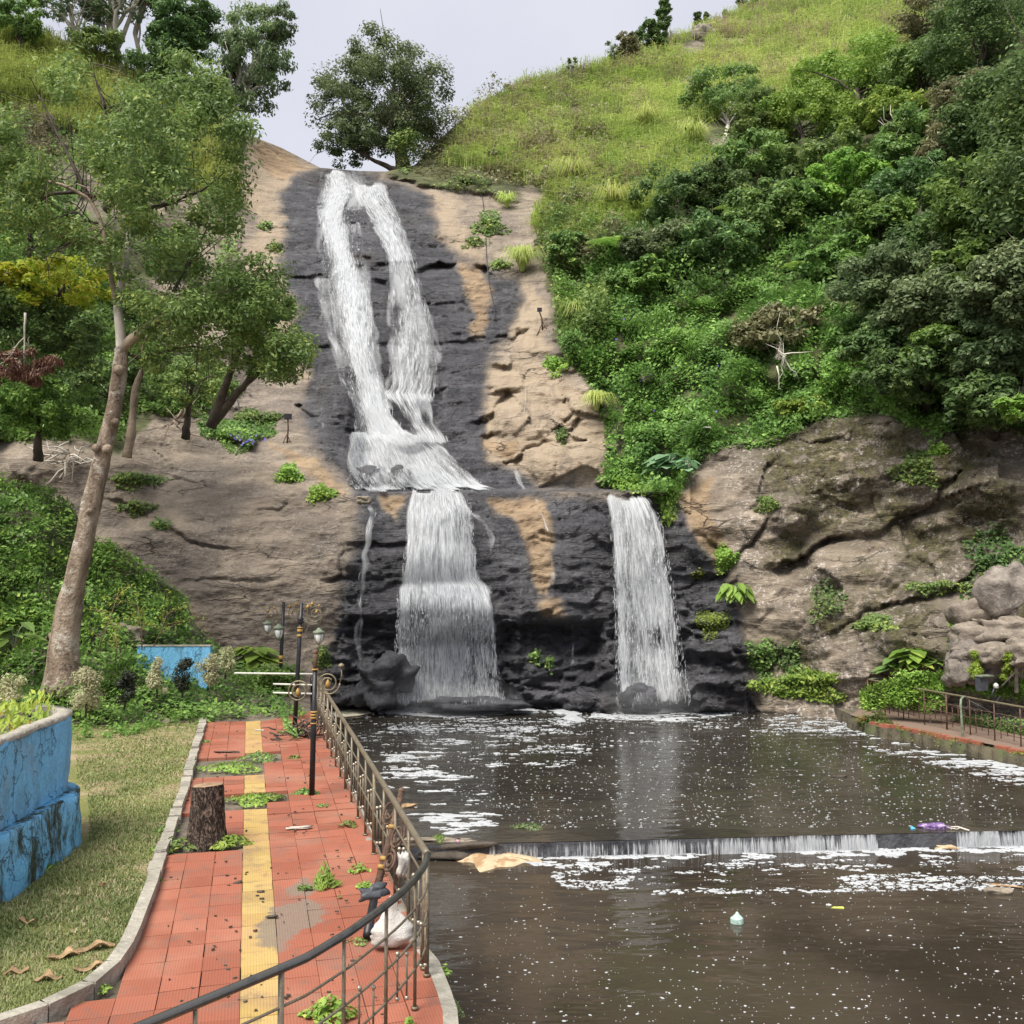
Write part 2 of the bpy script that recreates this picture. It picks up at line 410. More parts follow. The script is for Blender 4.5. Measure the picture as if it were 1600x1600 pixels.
# ------------------------------------------------------------------ rock and soil materials
def rock_mat():
    m, t, out = newmat('cliff_rock'); N = NT(t)
    p = N.pos()
    ph = N.pos(scale=(0.55, 0.55, 1.9), rot=(0.0, 0.10, 0.0))
    wet, org, green, moss, lich = [N.attr(a) for a in ('wet', 'orange', 'green', 'moss', 'lichen')]
    shade = N.attr('tone')
    mn = N.noise(N.pos(scale=(1.0, 1.0, .55)), 1.6, 7, 0.72, .4)
    def crisp(x, w=.9, lo=.38, hi=.62):
        return N.ramp(N.math('ADD', x, N.math('MULTIPLY', N.math('SUBTRACT', mn, .5), w)), (lo, hi))
    wraw = wet
    wet = crisp(wet, .9, .12, .86); org = crisp(org, 1.7, .36, .98); shade = crisp(shade, 1.4, .3, .9)
    nbig = N.noise(p, 0.35, 4, 0.6)
    nmid = N.noise(ph, 1.3, 6, 0.66, 0.6)
    nfine = N.noise(p, 9.0, 6, 0.65)
    # dry rock
    dry = N.mix(N.ramp(nmid, (0.32, 0.68)), (0.150, 0.120, 0.092, 1), (0.320, 0.262, 0.200, 1))
    dry = N.mix(N.ramp(nbig, (0.42, 0.62, 0, 0.6)), dry, (0.115, 0.097, 0.085, 1))
    dry = N.mix(N.math('MULTIPLY', shade, 0.8), dry, (0.34, 0.265, 0.185, 1))
    dry = N.mix(N.ramp(nfine, (0.55, 0.75, 0, 0.45)), dry, (0.44, 0.38, 0.33, 1))
    sp = N.voro(p, 5.5, 'F1'); spn = N.noise(p, 1.1, 5)
    spk = N.math('MULTIPLY', N.ramp(N.noise(p, 8.5, 4, 0.75), (0.53, 0.60)), N.math('MULTIPLY', lich, N.ramp(spn, (0.38, 0.6))))
    dry = N.mix(spk, dry, (0.50, 0.455, 0.42, 1))
    mossc = N.mix(N.ramp(nfine, (0.3, 0.7)), (0.028, 0.025, 0.015, 1), (0.115, 0.10, 0.04, 1))
    dry = N.mix(N.math('MULTIPLY', moss, N.ramp(N.noise(p, 2.4, 7, 0.78), (0.41, 0.50))), dry, mossc)
    # vertical run-off streaks
    pv = N.pos(scale=(2.2, 1.0, 0.16))
    st = N.noise(pv, 1.0, 5, 0.6, 0.4)
    dry = N.mix(N.ramp(st, (0.52, 0.7, 0, 0.42)), dry, (0.12, 0.095, 0.085, 1))
    # wet rock
    wn = N.noise(ph, 0.9, 7, 0.6, 0.8)
    wetc = N.mix(N.ramp(wn, (0.3, 0.7)), (0.050, 0.050, 0.057, 1), (0.135, 0.133, 0.146, 1))
    wf_ = N.noise(N.pos(scale=(1.0, 1.0, 2.6), rot=(0, 0.12, 0)), 4.2, 5, 0.7, 1.2)
    wetc = N.mix(N.ramp(wf_, (0.30, 0.46, 0.8, 0.0)), wetc, (0.014, 0.014, 0.017, 1))
    wetc = N.mix(N.ramp(wf_, (0.56, 0.7, 0, 0.5)), wetc, (0.20, 0.20, 0.215, 1))  # pale grey glints painted into the wet rock's base colour
    wetc = N.mix(N.ramp(nbig, (0.55, 0.75, 0, 0.5)), wetc, (0.105, 0.08, 0.068, 1))
    bd = N.noise(N.pos(scale=(.35, .35, 7.0), rot=(0, .16, 0)), 1.0, 6, .72, .6)
    wetc = N.mix(N.ramp(bd, (0.56, 0.66, 0, 0.5)), wetc, (0.20, 0.20, 0.215, 1))
    wetc = N.mix(N.ramp(bd, (0.34, 0.43, 0.75, 0)), wetc, (0.022, 0.022, 0.026, 1))
    vs_ = N.noise(N.pos(scale=(3.2, 1.5, .22)), 1.0, 5, .65, .5)
    wetc = N.mix(N.ramp(vs_, (0.54, 0.68, 0, 0.55)), wetc, (0.19, 0.185, 0.19, 1))
    wetc = N.mix(N.ramp(vs_, (0.30, 0.42, 0.6, 0)), wetc, (0.03, 0.03, 0.034, 1))
    orc = N.mix(N.ramp(nmid, (0.25, 0.7)), (0.11, 0.07, 0.045, 1), (0.36, 0.26, 0.16, 1))
    col = N.mix(wet, dry, wetc)
    col = N.mix(N.math('MULTIPLY', org, N.ramp(nmid, (0.2, 0.45, 0.65, 1.0))), col, orc)
    # cracks: stretched cells, warped
    wv = N.n('ShaderNodeVectorMath', operation='ADD')
    N.link(ph, wv.inputs[0])
    wnz = N.n('ShaderNodeTexNoise'); wnz.inputs['Scale'].default_value = 0.8; wnz.inputs['Detail'].default_value = 5
    N.link(ph, wnz.inputs['Vector'])
    sc = N.n('ShaderNodeVectorMath', operation='SCALE'); N.link(wnz.outputs['Color'], sc.inputs[0]); sc.inputs['Scale'].default_value = 1.6
    N.link(sc.outputs[0], wv.inputs[1])
    ck = N.voro(wv.outputs[0], 0.75)
    ck2 = N.voro(wv.outputs[0], 2.4)
    crack = N.math('MULTIPLY', N.ramp(ck, (0.0, 0.022, 1, 0)), N.ramp(N.noise(p, 0.5, 3), (0.52, 0.66, 0, 0.8)))
    crack2 = N.math('MULTIPLY', N.ramp(ck2, (0.0, 0.03, 1, 0)), N.math('MULTIPLY', wet, N.ramp(N.noise(p, 0.9, 3), (0.45, 0.62))))
    crk = N.math('MAXIMUM', crack, crack2)
    col = N.mix(N.math('MULTIPLY', crk, 0.75), col, (0.018, 0.015, 0.014, 1))
    soil = N.mix(N.ramp(nmid, (0.3, 0.7)), (0.04, 0.045, 0.018, 1), (0.11, 0.12, 0.045, 1))
    col = N.mix(green, col, soil)
    rough = N.math('ADD', N.math('MULTIPLY', wet, -0.5), N.math('MULTIPLY_ADD', nfine, 0.15, 0.82))
    rough = N.math('ADD', rough, N.math('MULTIPLY', N.math('MULTIPLY', wet, org), 0.3))
    h = N.math('ADD', N.math('MULTIPLY', nmid, 0.9), N.math('MULTIPLY', nfine, 0.22))
    h = N.math('ADD', h, N.math('MULTIPLY', N.math('MULTIPLY', wf_, wet), 0.8))
    h = N.math('ADD', h, N.math('MULTIPLY', bd, N.math('MULTIPLY_ADD', wet, 0.40, 0.10)))
    h = N.math('SUBTRACT', h, N.math('MULTIPLY', crk, 0.7))
    b1 = N.bump(h, 0.95, 0.28)
    s = N.bsdf(col, rough, b1, 0.5)
    N.link(s, out.inputs[0]); return m
M['rock'] = rock_mat()

def mat_stone(name, c1, c2, moss=0.3):
    m, t, out = newmat(name); N = NT(t); p = N.pos()
    a = N.noise(p, 2.2, 7, 0.62); b = N.noise(p, 12, 5, 0.6)
    col = N.mix(N.ramp(a, (0.3, 0.7)), (*c1, 1), (*c2, 1))
    col = N.mix(N.ramp(b, (0.55, 0.7, 0, 0.4)), col, tuple(min(1, q * 1.6) for q in c2) + (1,))
    if moss: col = N.mix(N.ramp(N.noise(p, 1.6, 7, 0.7), (0.5, 0.62, 0, moss * 2)), col, (0.07, 0.085, 0.03, 1))
    N.link(N.bsdf(col, 0.85, N.bump(N.math('ADD', a, N.math('MULTIPLY', b, 0.4)), 0.8, 0.1)), out.inputs[0]); return m
M['stone'] = mat_stone('stone', (0.13, 0.11, 0.095), (0.30, 0.26, 0.225), 0.15)
M['stone_wet'] = mat_stone('stone_wet', (0.025, 0.025, 0.03), (0.08, 0.08, 0.09), 0.0)
M['stone_warm'] = mat_stone('stone_warm', (0.15, 0.125, 0.10), (0.31, 0.26, 0.21), 0.15)
M['mossy'] = mat_stone('mossy', (0.035, 0.03, 0.019), (0.105, 0.088, 0.055), 0.5)
M['concrete'] = mat_stone('concrete', (0.24, 0.22, 0.18), (0.42, 0.39, 0.33), 0.12)
M['kerb'] = mat_stone('kerb', (0.24, 0.22, 0.185), (0.40, 0.37, 0.31), 0.08)
M['soil'] = mat_stone('soil', (0.075, 0.06, 0.045), (0.19, 0.155, 0.12), 0.2)

def mat_lawn():
    m, t, out = newmat('lawn'); N = NT(t); p = N.pos(scale=(0.6, 1.0, 1)); q = N.pos()
    a = N.noise(p, 1.5, 8, 0.75, 0.9); b = N.noise(q, 40, 4, 0.7); c_ = N.noise(p, 0.5, 4)
    col = N.mix(N.ramp(b, (0.3, 0.7)), (0.12, 0.135, 0.045, 1), (0.25, 0.255, 0.095, 1))
    col = N.mix(N.ramp(N.math('ADD', a, N.math('MULTIPLY', c_, 0.35)), (0.62, 0.78, 0, 0.95)), col, N.mix(N.ramp(b, (0.3, 0.7)), (0.27, 0.20, 0.12, 1), (0.46, 0.36, 0.24, 1)))
    N.link(N.bsdf(col, 0.95, N.bump(b, 0.9, 0.03), 0.15), out.inputs[0]); return m
M['lawn'] = mat_lawn()

def mat_tile(name, c1, c2):
    m, t, out = newmat(name); N = NT(t)
    q = N.pos(rot=(0, 0, -0.2713)); p = N.pos()
    r = N.attr('rnd')
    a = N.noise(p, 1.1, 6, 0.65); b = N.noise(p, 22, 5, 0.7)
    w = N.n('ShaderNodeTexWave'); w.inputs['Scale'].default_value = 12.5; w.inputs['Distortion'].default_value = 0.6; w.wave_type = 'BANDS'; w.bands_direction = 'X'
    N.link(q, w.inputs['Vector'])
    col = N.mix(N.math('ADD', N.math('MULTIPLY', r, 0.7), N.math('MULTIPLY', a, 0.3)), (*c1, 1), (*c2, 1))
    col = N.mix(N.ramp(a, (0.50, 0.72, 0, 0.6)), col, (0.17, 0.12, 0.095, 1))
    col = N.mix(N.ramp(b, (0.6, 0.75, 0, 0.35)), col, (0.2, 0.12, 0.09, 1))
    sd = N.attr('sand')
    col = N.mix(N.ramp(N.noise(p, 3.3, 6, .7), (0.52, 0.66, 0, 0.5)), col, (0.15, 0.10, 0.08, 1))
    col = N.mix(N.ramp(N.noise(p, .7, 4, .6), (0.45, 0.7, 0, 0.35)), col, (0.42, 0.22, 0.15, 1))
    sdm = N.ramp(N.math('ADD', sd, N.math('MULTIPLY', N.math('SUBTRACT', N.noise(p, 5, 5, .7), .5), 1.1)), (.42, .60, 0, .85))
    col = N.mix(sdm, col, N.mix(b, (0.15, 0.12, 0.095, 1), (0.235, 0.19, 0.15, 1)))
    N.link(N.bsdf(col, 0.82, N.bump(N.math('ADD', N.math('MULTIPLY', w.outputs[0], 0.5), b), 0.5, 0.008), 0.25), out.inputs[0]); return m
M['tile_red'] = mat_tile('tile_red', (0.235, 0.075, 0.045), (0.345, 0.122, 0.078))
M['tile_yellow'] = mat_tile('tile_yellow', (0.38, 0.255, 0.085), (0.46, 0.33, 0.125))

def mat_blue():
    m, t, out = newmat('blue_plaster'); N = NT(t); p = N.pos(); pv = N.pos(scale=(1.6, 1.6, 0.6))
    a = N.noise(pv, 1.3, 8, 0.7, 0.8); b = N.noise(p, 26, 5, 0.7)
    wv = N.n('ShaderNodeVectorMath', operation='ADD'); N.link(pv, wv.inputs[0])
    wz = N.n('ShaderNodeTexNoise'); wz.inputs['Scale'].default_value = 3.0; wz.inputs['Detail'].default_value = 4; N.link(p, wz.inputs['Vector'])
    sc = N.n('ShaderNodeVectorMath', operation='SCALE'); N.link(wz.outputs['Color'], sc.inputs[0]); sc.inputs['Scale'].default_value = 0.9; N.link(sc.outputs[0], wv.inputs[1])
    ck = N.ramp(N.voro(wv.outputs[0], 2.3), (0.0, 0.028, 1, 0))
    ck = N.math('MULTIPLY', ck, N.ramp(N.noise(p, 1.4, 3), (0.42, 0.52)))
    col = N.mix(N.ramp(b, (0.3, 0.7)), (0.14, 0.44, 0.74, 1), (0.24, 0.58, 0.86, 1))
    col = N.mix(N.ramp(a, (0.56, 0.70, 0, 0.6)), col, (0.34, 0.42, 0.48, 1))
    col = N.mix(N.ramp(N.noise(pv, 2.6, 8, 0.75), (0.60, 0.68, 0, 0.7)), col, (0.14, 0.18, 0.19, 1))
    col = N.mix(N.math('MULTIPLY', ck, 0.45), col, (0.04, 0.055, 0.06, 1))
    gr = N.attr('rnd')       # lower, damp parts carry more algae
    col = N.mix(N.math('MULTIPLY', gr, N.ramp(N.noise(pv, 1.9, 8, 0.75), (0.47, 0.60))), col, (0.055, 0.07, 0.045, 1))
    h = N.math('SUBTRACT', N.math('ADD', a, N.math('MULTIPLY', b, 0.15)), N.math('MULTIPLY', ck, 0.6))
    N.link(N.bsdf(col, 0.75, N.bump(h, 0.9, 0.07), 0.3), out.inputs[0]); return m
M['blue'] = mat_blue()

def mat_pool(name, base, sc=1.0):
    m, t, out = newmat(name); N = NT(t)
    p = N.pos(scale=(0.45, 1.25, 1)); q = N.pos()
    a = N.noise(p, 1.9 * sc, 3, 0.5, 0.5); b = N.noise(p, 6.5 * sc, 3, 0.5, 0.3); d = N.noise(q, 0.35, 4)
    col = N.mix(N.ramp(d, (0.35, 0.65)), (*base, 1), tuple(c_ * 0.55 for c_ in base) + (1,))
    h = N.math('ADD', a, N.math('MULTIPLY', b, 0.28))
    N.link(N.bsdf(col, 0.05, N.bump(h, 0.42, 0.07), 0.5, IOR=1.33), out.inputs[0]); return m
M['pool'] = mat_pool('pool', (0.048, 0.042, 0.033), 1.0)
M['pool_near'] = mat_pool('pool_near', (0.052, 0.041, 0.030), 0.6)

def mat_fall(name, sx, sz, seed, soft=0.07, lo=0.86):
    m, t, out = newmat(name); N = NT(t)
    uvn = N.n('ShaderNodeUVMap', uv_map='UVMap')
    def mp(a, b, off):
        x = N.n('ShaderNodeMapping'); x.inputs['Scale'].default_value = (a, b, 1); x.inputs['Location'].default_value = (off, off * 1.7, seed)
        N.link(uvn.outputs[0], x.inputs[0]); return x.outputs[0]
    n1 = N.noise(mp(sx * 0.28, sz * 0.3, 3.1), 1.0, 4, 0.6, 0.6)
    n2 = N.noise(mp(sx, sz, 7.7), 1.0, 5, 0.68, 0.5)
    n3 = N.noise(mp(sx * 3.0, sz * 2.2, 1.3), 1.0, 3, 0.6, 0.2)
    val = N.math('ADD', N.math('ADD', N.math('MULTIPLY', n1, 0.34), N.math('MULTIPLY', n2, 0.40)), N.math('MULTIPLY', n3, 0.26))
    dens = N.attr('dens')
    th = N.math('MULTIPLY_ADD', dens, -0.27, 0.68)
    x = N.math('SUBTRACT', val, th)
    al = N.ramp(x, (-soft * 0.9, soft * 1.3, 0, 0.95))
    col = N.mix(N.ramp(N.math('ADD', N.math('MULTIPLY', n3, .5), N.math('MULTIPLY', n2, .5)), (0.36, 0.62)), (0.54, 0.57, 0.61, 1), (0.80, 0.81, 0.82, 1))  # bluish grey shading painted into the water colour between white streaks
    b = N.bsdf(col, 0.45, N.bump(N.math('ADD', n2, n3), 0.6, 0.12), 0.4)
    tr = N.n('ShaderNodeBsdfTranslucent'); tr.inputs[0].default_value = (0.66, 0.69, 0.73, 1)
    m1 = N.n('ShaderNodeMixShader'); m1.inputs[0].default_value = 0.35; N.link(b, m1.inputs[1]); N.link(tr.outputs[0], m1.inputs[2])
    tp = N.n('ShaderNodeBsdfTransparent')
    m2 = N.n('ShaderNodeMixShader'); N.link(al, m2.inputs[0]); N.link(tp.outputs[0], m2.inputs[1]); N.link(m1.outputs[0], m2.inputs[2])
    N.link(m2.outputs[0], out.inputs[0]); return m
M['fall_a'] = mat_fall('fall_a', 5, 0.6, 0.0, .09)
M['fall_b'] = mat_fall('fall_b', 10.0, .75, 5.0, .08)
M['fall_c'] = mat_fall('fall_c', 17.0, 1.3, 9.0)
def mat_veil():
    m, t, out = newmat('fall_veil'); N = NT(t)
    uvn = N.n('ShaderNodeUVMap', uv_map='UVMap'); x = N.n('ShaderNodeMapping'); x.inputs['Scale'].default_value = (2.6, .30, 1); N.link(uvn.outputs[0], x.inputs[0])
    n = N.noise(x.outputs[0], 1.0, 4, .6, .5); dens = N.attr('dens')
    al = N.math('MULTIPLY', N.ramp(N.math('ADD', dens, N.math('MULTIPLY', N.math('SUBTRACT', n, .5), 1.5)), (.15, 1.2)), .45)
    b = N.bsdf((0.70, 0.72, 0.74, 1), .6, None, .2); tp = N.n('ShaderNodeBsdfTransparent'); m2 = N.n('ShaderNodeMixShader')
    N.link(al, m2.inputs[0]); N.link(tp.outputs[0], m2.inputs[1]); N.link(b, m2.inputs[2]); N.link(m2.outputs[0], out.inputs[0]); return m
M['fall_veil'] = mat_veil()
M['drops'] = mat_simple('drops', (0.60, 0.62, 0.65), 0.3, 0, 0.05, 4, 0.0)

# ------------------------------------------------------------------ the big relief: cliff and hillsides
CT = [  # u, v, distance (m along +Y)
 (330,1100,29.0),(430,1060,29.2),(520,1110,29.6),(520,1000,30.0),(400,1000,29.3),(300,950,28.8),(330,880,29.6),(450,850,30.6),(250,800,30.6),
 (250,700,33.0),(350,680,34.5),(450,720,33.5),(540,770,32.0),(100,800,30.5),(0,700,31),(-200,800,29),(-400,900,27),(-400,400,32),(0,500,34),(150,560,35),
 (0,250,41),(0,30,48),(200,100,50),(-300,0,46),(350,250,47),(300,450,41),(400,215,50),(440,232,52),(400,400,43),(380,600,37.5),(450,650,36.5),(350,560,37),
 (570,1105,30.1),(640,1100,30.3),(700,1050,30.4),(850,1105,30.2),(980,1105,30.1),(1100,1105,29.7),(620,960,30.4),(620,850,30.9),(700,780,31.5),(900,780,31.6),(900,960,30.5),(1000,850,31.1),
 (800,900,30.7),(560,850,30.9),(640,740,33.2),(560,740,33.6),(700,700,34.5),(600,640,36.2),(500,600,38),(560,540,38.6),(520,400,43.5),(600,400,43.5),(700,450,42.5),(640,540,39),
 (500,300,49),(600,300,49),(560,265,52),(640,265,52),(700,350,46.5),(780,320,48.5),(800,440,43),(760,600,37.5),(820,700,34.2),(850,560,38.5),(900,650,35),(960,740,32.8),(820,760,32.6),
 (720,190,58),(760,150,62),(940,98,68),(1000,300,48),(1000,200,56),(940,450,40),(980,600,36),(1050,700,33.5),(1050,550,36.5),(1150,400,41),(1150,200,55),(1180,8,78),(1350,0,72),(1300,-100,85),(1300,150,56),
 (1250,550,35),(1400,450,35.5),(1400,300,42),(1550,500,31),(1600,300,34),(1600,100,41),(1700,500,28),(1900,300,28),(1700,-200,50),(1450,150,48),(2100,700,22),
 (1100,760,31.8),(1100,900,31),(1150,1000,30.4),(1180,1100,29.7),(1200,700,32.5),(1300,660,32.2),(1400,650,31),(1500,660,29.6),(1600,700,27.8),(1300,850,30.3),(1300,1000,29),(1350,1095,28.2),(1450,900,28.6),
 (1500,1000,26.8),(1600,850,26.2),(1600,1000,25.2),(1750,1000,24),(1900,1100,22),(1500,1120,26.4),(1250,1110,29.1),
]
CT = np.array(CT, float)
def tps_fit(P, lam=0.02):
    X = P[:, :2] / 1000.0; n = len(X)
    r = np.linalg.norm(X[:, None] - X[None], axis=2)
    K = np.where(r > 0, r * r * np.log(r + 1e-12), 0) + np.eye(n) * lam * 0.01
    A = np.zeros((n + 3, n + 3)); A[:n, :n] = K; A[:n, n] = 1; A[:n, n + 1:] = X; A[n, :n] = 1; A[n + 1:, :n] = X.T
    b = np.zeros(n + 3); b[:n] = P[:, 2]
    w = np.linalg.solve(A, b)
    def f(u, v):
        sh = np.shape(u); q = np.stack([np.ravel(u), np.ravel(v)], -1) / 1000.0
        out = np.zeros(len(q))
        for i0 in range(0, len(q), 40000):
            qq = q[i0:i0 + 40000]; r = np.linalg.norm(qq[:, None] - X[None], axis=2)
            out[i0:i0 + 40000] = (np.where(r > 0, r * r * np.log(r + 1e-12), 0)) @ w[:n] + w[n] + qq @ w[n + 1:]
        return out.reshape(sh)
    return f
D0 = tps_fit(CT)

WET = [(474,258),(560,262),(604,275),(652,300),(690,372),(722,412),(800,440),(803,525),(765,560),(757,640),(755,680),(762,725),(835,765),(1062,778),(1085,820),(1112,865),(1140,905),(1172,1000),(1188,1130),(514,1130),(520,1000),(530,930),(548,850),(562,790),(552,752),(500,705),(478,680),(474,600),(462,480),(440,400),(436,300)]
ORANGE = [
 [(765,776),(850,776),(862,830),(866,900),(856,935),(834,930),(815,850),(790,810),(770,800)],
 [(832,935),(880,935),(895,965),(850,962)],
 [(712,418),(756,418),(764,460),(762,528),(738,528),(738,470)],
 [(755,680),(820,682),(822,700),(800,722),(758,700)],
 [(590,768),(640,768),(615,810),(595,800)],
 [(376,215),(440,232),(500,262),(440,280),(400,262)],
 [(1060,770),(1110,740),(1110,800),(1150,880),(1130,900),(1075,830)],
 [(420,690),(500,720),(550,760),(545,778),(450,720)],
]
DRYTAN = [  # lighter, warm dry rock
 [(600,275),(700,300),(740,370),(760,330),(770,430),(700,410),(650,300)],
 [(800,440),(860,470),(880,560),(800,560),(800,520)],
 [(757,560),(850,560),(935,640),(950,760),(840,765),(762,725),(755,650)],
 [(375,215),(500,262),(440,300),(440,400),(462,480),(470,600),(400,520),(378,300)],
 [(240,905),(275,905),(310,945),(335,1000),(340,1050),(300,1050),(270,980)],
]
GREENP = [
 # right: everything above the cliff edge
 [(600,262),(640,275),(700,290),(790,300),(850,300),(850,350),(840,400),(860,450),(880,500),(885,560),(915,590),(945,640),(955,700),(940,762),(1045,775),(1070,740),(1110,700),(1200,692),(1290,650),(1380,640),(1420,655),(1600,660),(2200,700),(2200,-900),(1000,-900),(600,100)],
 # left: above the boulder
 [(-700,700),(0,690),(100,680),(190,700),(220,640),(240,500),(250,300),(375,215),(372,-900),(-700,-900)],
 [(310,655),(400,640),(440,665),(395,700),(350,680)],
]
ROCKPATCH = [(900,180,14,22),(1085,78,26,18),(1148,66,26,10),(1084,132,26,14),(1078,152,14,14),(1125,232,28,18),(1120,420,30,22),(1140,610,12,14),(1345,165,16,12),(1012,590,8,10),(1000,560,8,8),(830,300,20,14),(800,360,34,12),(120,300,60,60),(210,330,40,30)]
MOSSP = [(1240,720,1.0,60),(1320,700,1.0,70),(1290,780,1.0,60),(1230,860,1.0,35),(1390,800,0.8,50),(1300,960,1.0,40),(1450,850,0.9,50),(1540,800,1.0,70),(1400,960,0.9,60),(1180,1040,1.0,40),(1350,900,0.5,40),(1500,720,0.9,60),(1420,1020,0.7,50),(1240,1030,0.9,40),(1560,900,0.9,50),(1400,700,0.7,60)]
CRACKS = [
 ([(440,432),(500,428),(560,424),(600,432)], .55, 13), ([(600,430),(650,424),(700,410),(750,424),(800,442)], .5, 12), ([(475,540),(540,548),(600,538),(690,534),(765,538)], .5, 13),
 ([(590,618),(640,612),(700,612),(755,600)], .55, 12), ([(440,350),(500,356),(560,348),(620,340),(680,372)], .35, 11), ([(480,590),(530,600),(560,640)], .4, 12), ([(700,655),(730,662),(757,655)], .35, 10),
 ([(640,470),(680,480),(720,476)], .3, 9), ([(540,850),(600,856),(640,848)], .3, 9), ([(780,850),(830,842),(900,858),(950,850)], .22, 9), ([(1050,845),(1090,838),(1120,850)], .3, 9),  # polyline, depth, half width px
 ([(1150,915),(1200,885),(1260,868),(1300,838),(1380,825),(1450,790),(1500,740)], 0.9, 9),
 ([(1130,900),(1180,830),(1240,790),(1265,775)], 0.5, 7),
 ([(1120,745),(1160,830),(1200,910)], 0.12, 3),
 ([(1210,700),(1240,760)], 0.12, 3),
 ([(1400,950),(1480,920),(1560,880)], 0.5, 7),
 ([(1305,990),(1350,960),(1400,950),(1310,1030)], 0.5, 7),
 ([(1220,940),(1290,1010)], 0.15, 3),
 ([(380,765),(400,790),(430,792),(450,775),(500,772),(550,785)], 0.18, 3),
 ([(250,920),(320,912),(400,905),(530,898),(545,850)], 0.16, 3),
 ([(150,780),(220,800),(300,850),(360,860)], 0.25, 4),
 ([(245,700),(270,740),(300,760)], 0.2, 4),
 ([(0,700),(60,790),(120,840)], 0.5, 7),
 ([(520,900),(575,905),(640,890)], 0.3, 4),
 ([(530,1000),(560,990),(620,1005)], 0.3, 5),
 ([(700,935),(780,930),(880,960),(940,940),(1060,935)], 0.45, 5),
 ([(1060,920),(1100,910),(1140,900)], 0.35, 5),
 ([(440,425),(500,428),(560,420)], 0.4, 4),
 ([(690,410),(740,420),(800,440)], 0.4, 4),
 ([(720,412),(720,470),(740,520),(760,530)], 0.3, 4),
 ([(690,530),(760,535),(830,520),(860,500)], 0.45, 5),
 ([(760,660),(790,610),(830,600),(850,602)], 0.7, 5),
 ([(760,675),(810,685),(870,680),(905,660)], 0.6, 6),
 ([(800,722),(830,700),(850,690)], 0.6, 6),
 ([(850,690),(860,640),(850,600)], 0.4, 5),
 ([(880,600),(890,640),(880,680),(900,720)], 0.4, 5),
 ([(600,612),(700,608),(740,590)], 0.3, 4),
 ([(340,640),(400,640),(440,625),(480,640)], 0.6, 7),
 ([(590,480),(640,500),(700,490)], 0.2, 4),
 ([(440,340),(500,350),(560,345)], 0.15, 4),
]
BULGE = [  # u, v, ru, rv, towards the camera (m)
 (600,1075,45,35,0.9),(545,1090,40,20,0.5),(845,1050,60,40,0.5),(900,1060,60,60,0.4),(1120,1065,55,70,1.0),(1000,1095,30,22,0.5),(745,1098,70,8,0.8),
 (690,950,100,28,0.7),(850,950,60,24,0.7),(620,760,50,10,0.3),(520,630,30,50,0.9),(640,690,24,14,0.6),(580,745,20,14,0.7),(625,745,18,16,0.7),
 (810,645,50,36,0.9),(860,720,70,40,0.6),(1190,770,90,70,0.5),(1240,800,40,30,0.8),(1300,740,70,50,0.5),(1350,1010,70,70,0.9),(1330,880,80,30,0.5),(1230,950,80,70,0.6),(1450,980,60,60,0.6),
 (430,640,60,16,0.7),(450,700,90,40,0.6),(560,860,40,60,0.3),(1080,850,30,60,0.5),(170,740,60,60,1.0),(60,720,60,40,0.8),(640,880,80,30,0.25),(1550,760,60,40,0.8),
]
SKY = [(-500,-140),(-100,-10),(0,28),(60,50),(110,72),(170,95),(260,125),(330,165),(372,205),(400,215),(440,231),(500,262),(560,267),(604,268),(648,258),(682,222),(722,186),(762,152),(832,129),(900,112),(950,96),(1010,66),(1100,44),(1180,8),(1230,-12),(1320,-60),(1600,-190),(2200,-420)]
SKYU = np.array([p[0] for p in SKY], float); SKYV = np.array([p[1] for p in SKY], float)

def skyline(u): return np.interp(u, SKYU, SKYV)

def depth_smooth(u, v):
    u = np.asarray(u, float); v = np.asarray(v, float)
    D = D0(u, v)
    win = sstep(u, 540, 575) * (1 - sstep(u, 1050, 1080))
    D = D + 1.7 * (1 - sstep(v, 763, 770)) * win * np.clip((v - 560) / 200, 0, 1)
    win2 = sstep(u, 775, 800) * (1 - sstep(u, 925, 950))
    D = D + 0.9 * sstep(v, 966, 985) * (1 - sstep(v, 1060, 1090)) * win2
    win3 = sstep(u, 560, 600) * (1 - sstep(u, 790, 800))
    D = D + 0.5 * sstep(v, 985, 1010) * win3 * (1 - sstep(v, 1070, 1100))
    for (bu, bv, ru, rv, a) in BULGE:
        q = ((u - bu) / ru) ** 2 + ((v - bv) / rv) ** 2
        D = D - a * np.clip(1 - q * 0.5, 0, 1) ** 1.5
    return D

def facets(P, sx, sz, seed, warp=.25):
    """broken rock: irregular blocks, each with a face of its own tilt"""
    w1 = warp * noise3(P * (1.1 / sx), seed + 1); w2 = warp * noise3(P * (1.1 / sx), seed + 2)
    X = P[..., 0] / sx + w1 + .25 * P[..., 2] / sx; Z = P[..., 2] / sz + w2 + .35 * P[..., 1] / sz
    I = np.floor(X).astype(np.int64); J = np.floor(Z).astype(np.int64)
    best = np.full(X.shape, 1e9); res = np.zeros(X.shape)
    for a in (-1, 0, 1):
        for b in (-1, 0, 1):
            ii, jj = I + a, J + b; k0 = 0 * ii
            dx = X - (ii + hsh(ii, jj, k0, seed)); dz = Z - (jj + hsh(ii, jj, k0 + 1, seed))
            d = dx * dx + dz * dz
            val = (hsh(ii, jj, k0 + 2, seed) - .5) + (hsh(ii, jj, k0 + 3, seed) - .5) * dx * 1.3 + (hsh(ii, jj, k0 + 4, seed) - .35) * dz * 1.5
            m = d < best; best = np.where(m, d, best); res = np.where(m, val, res)
    return res

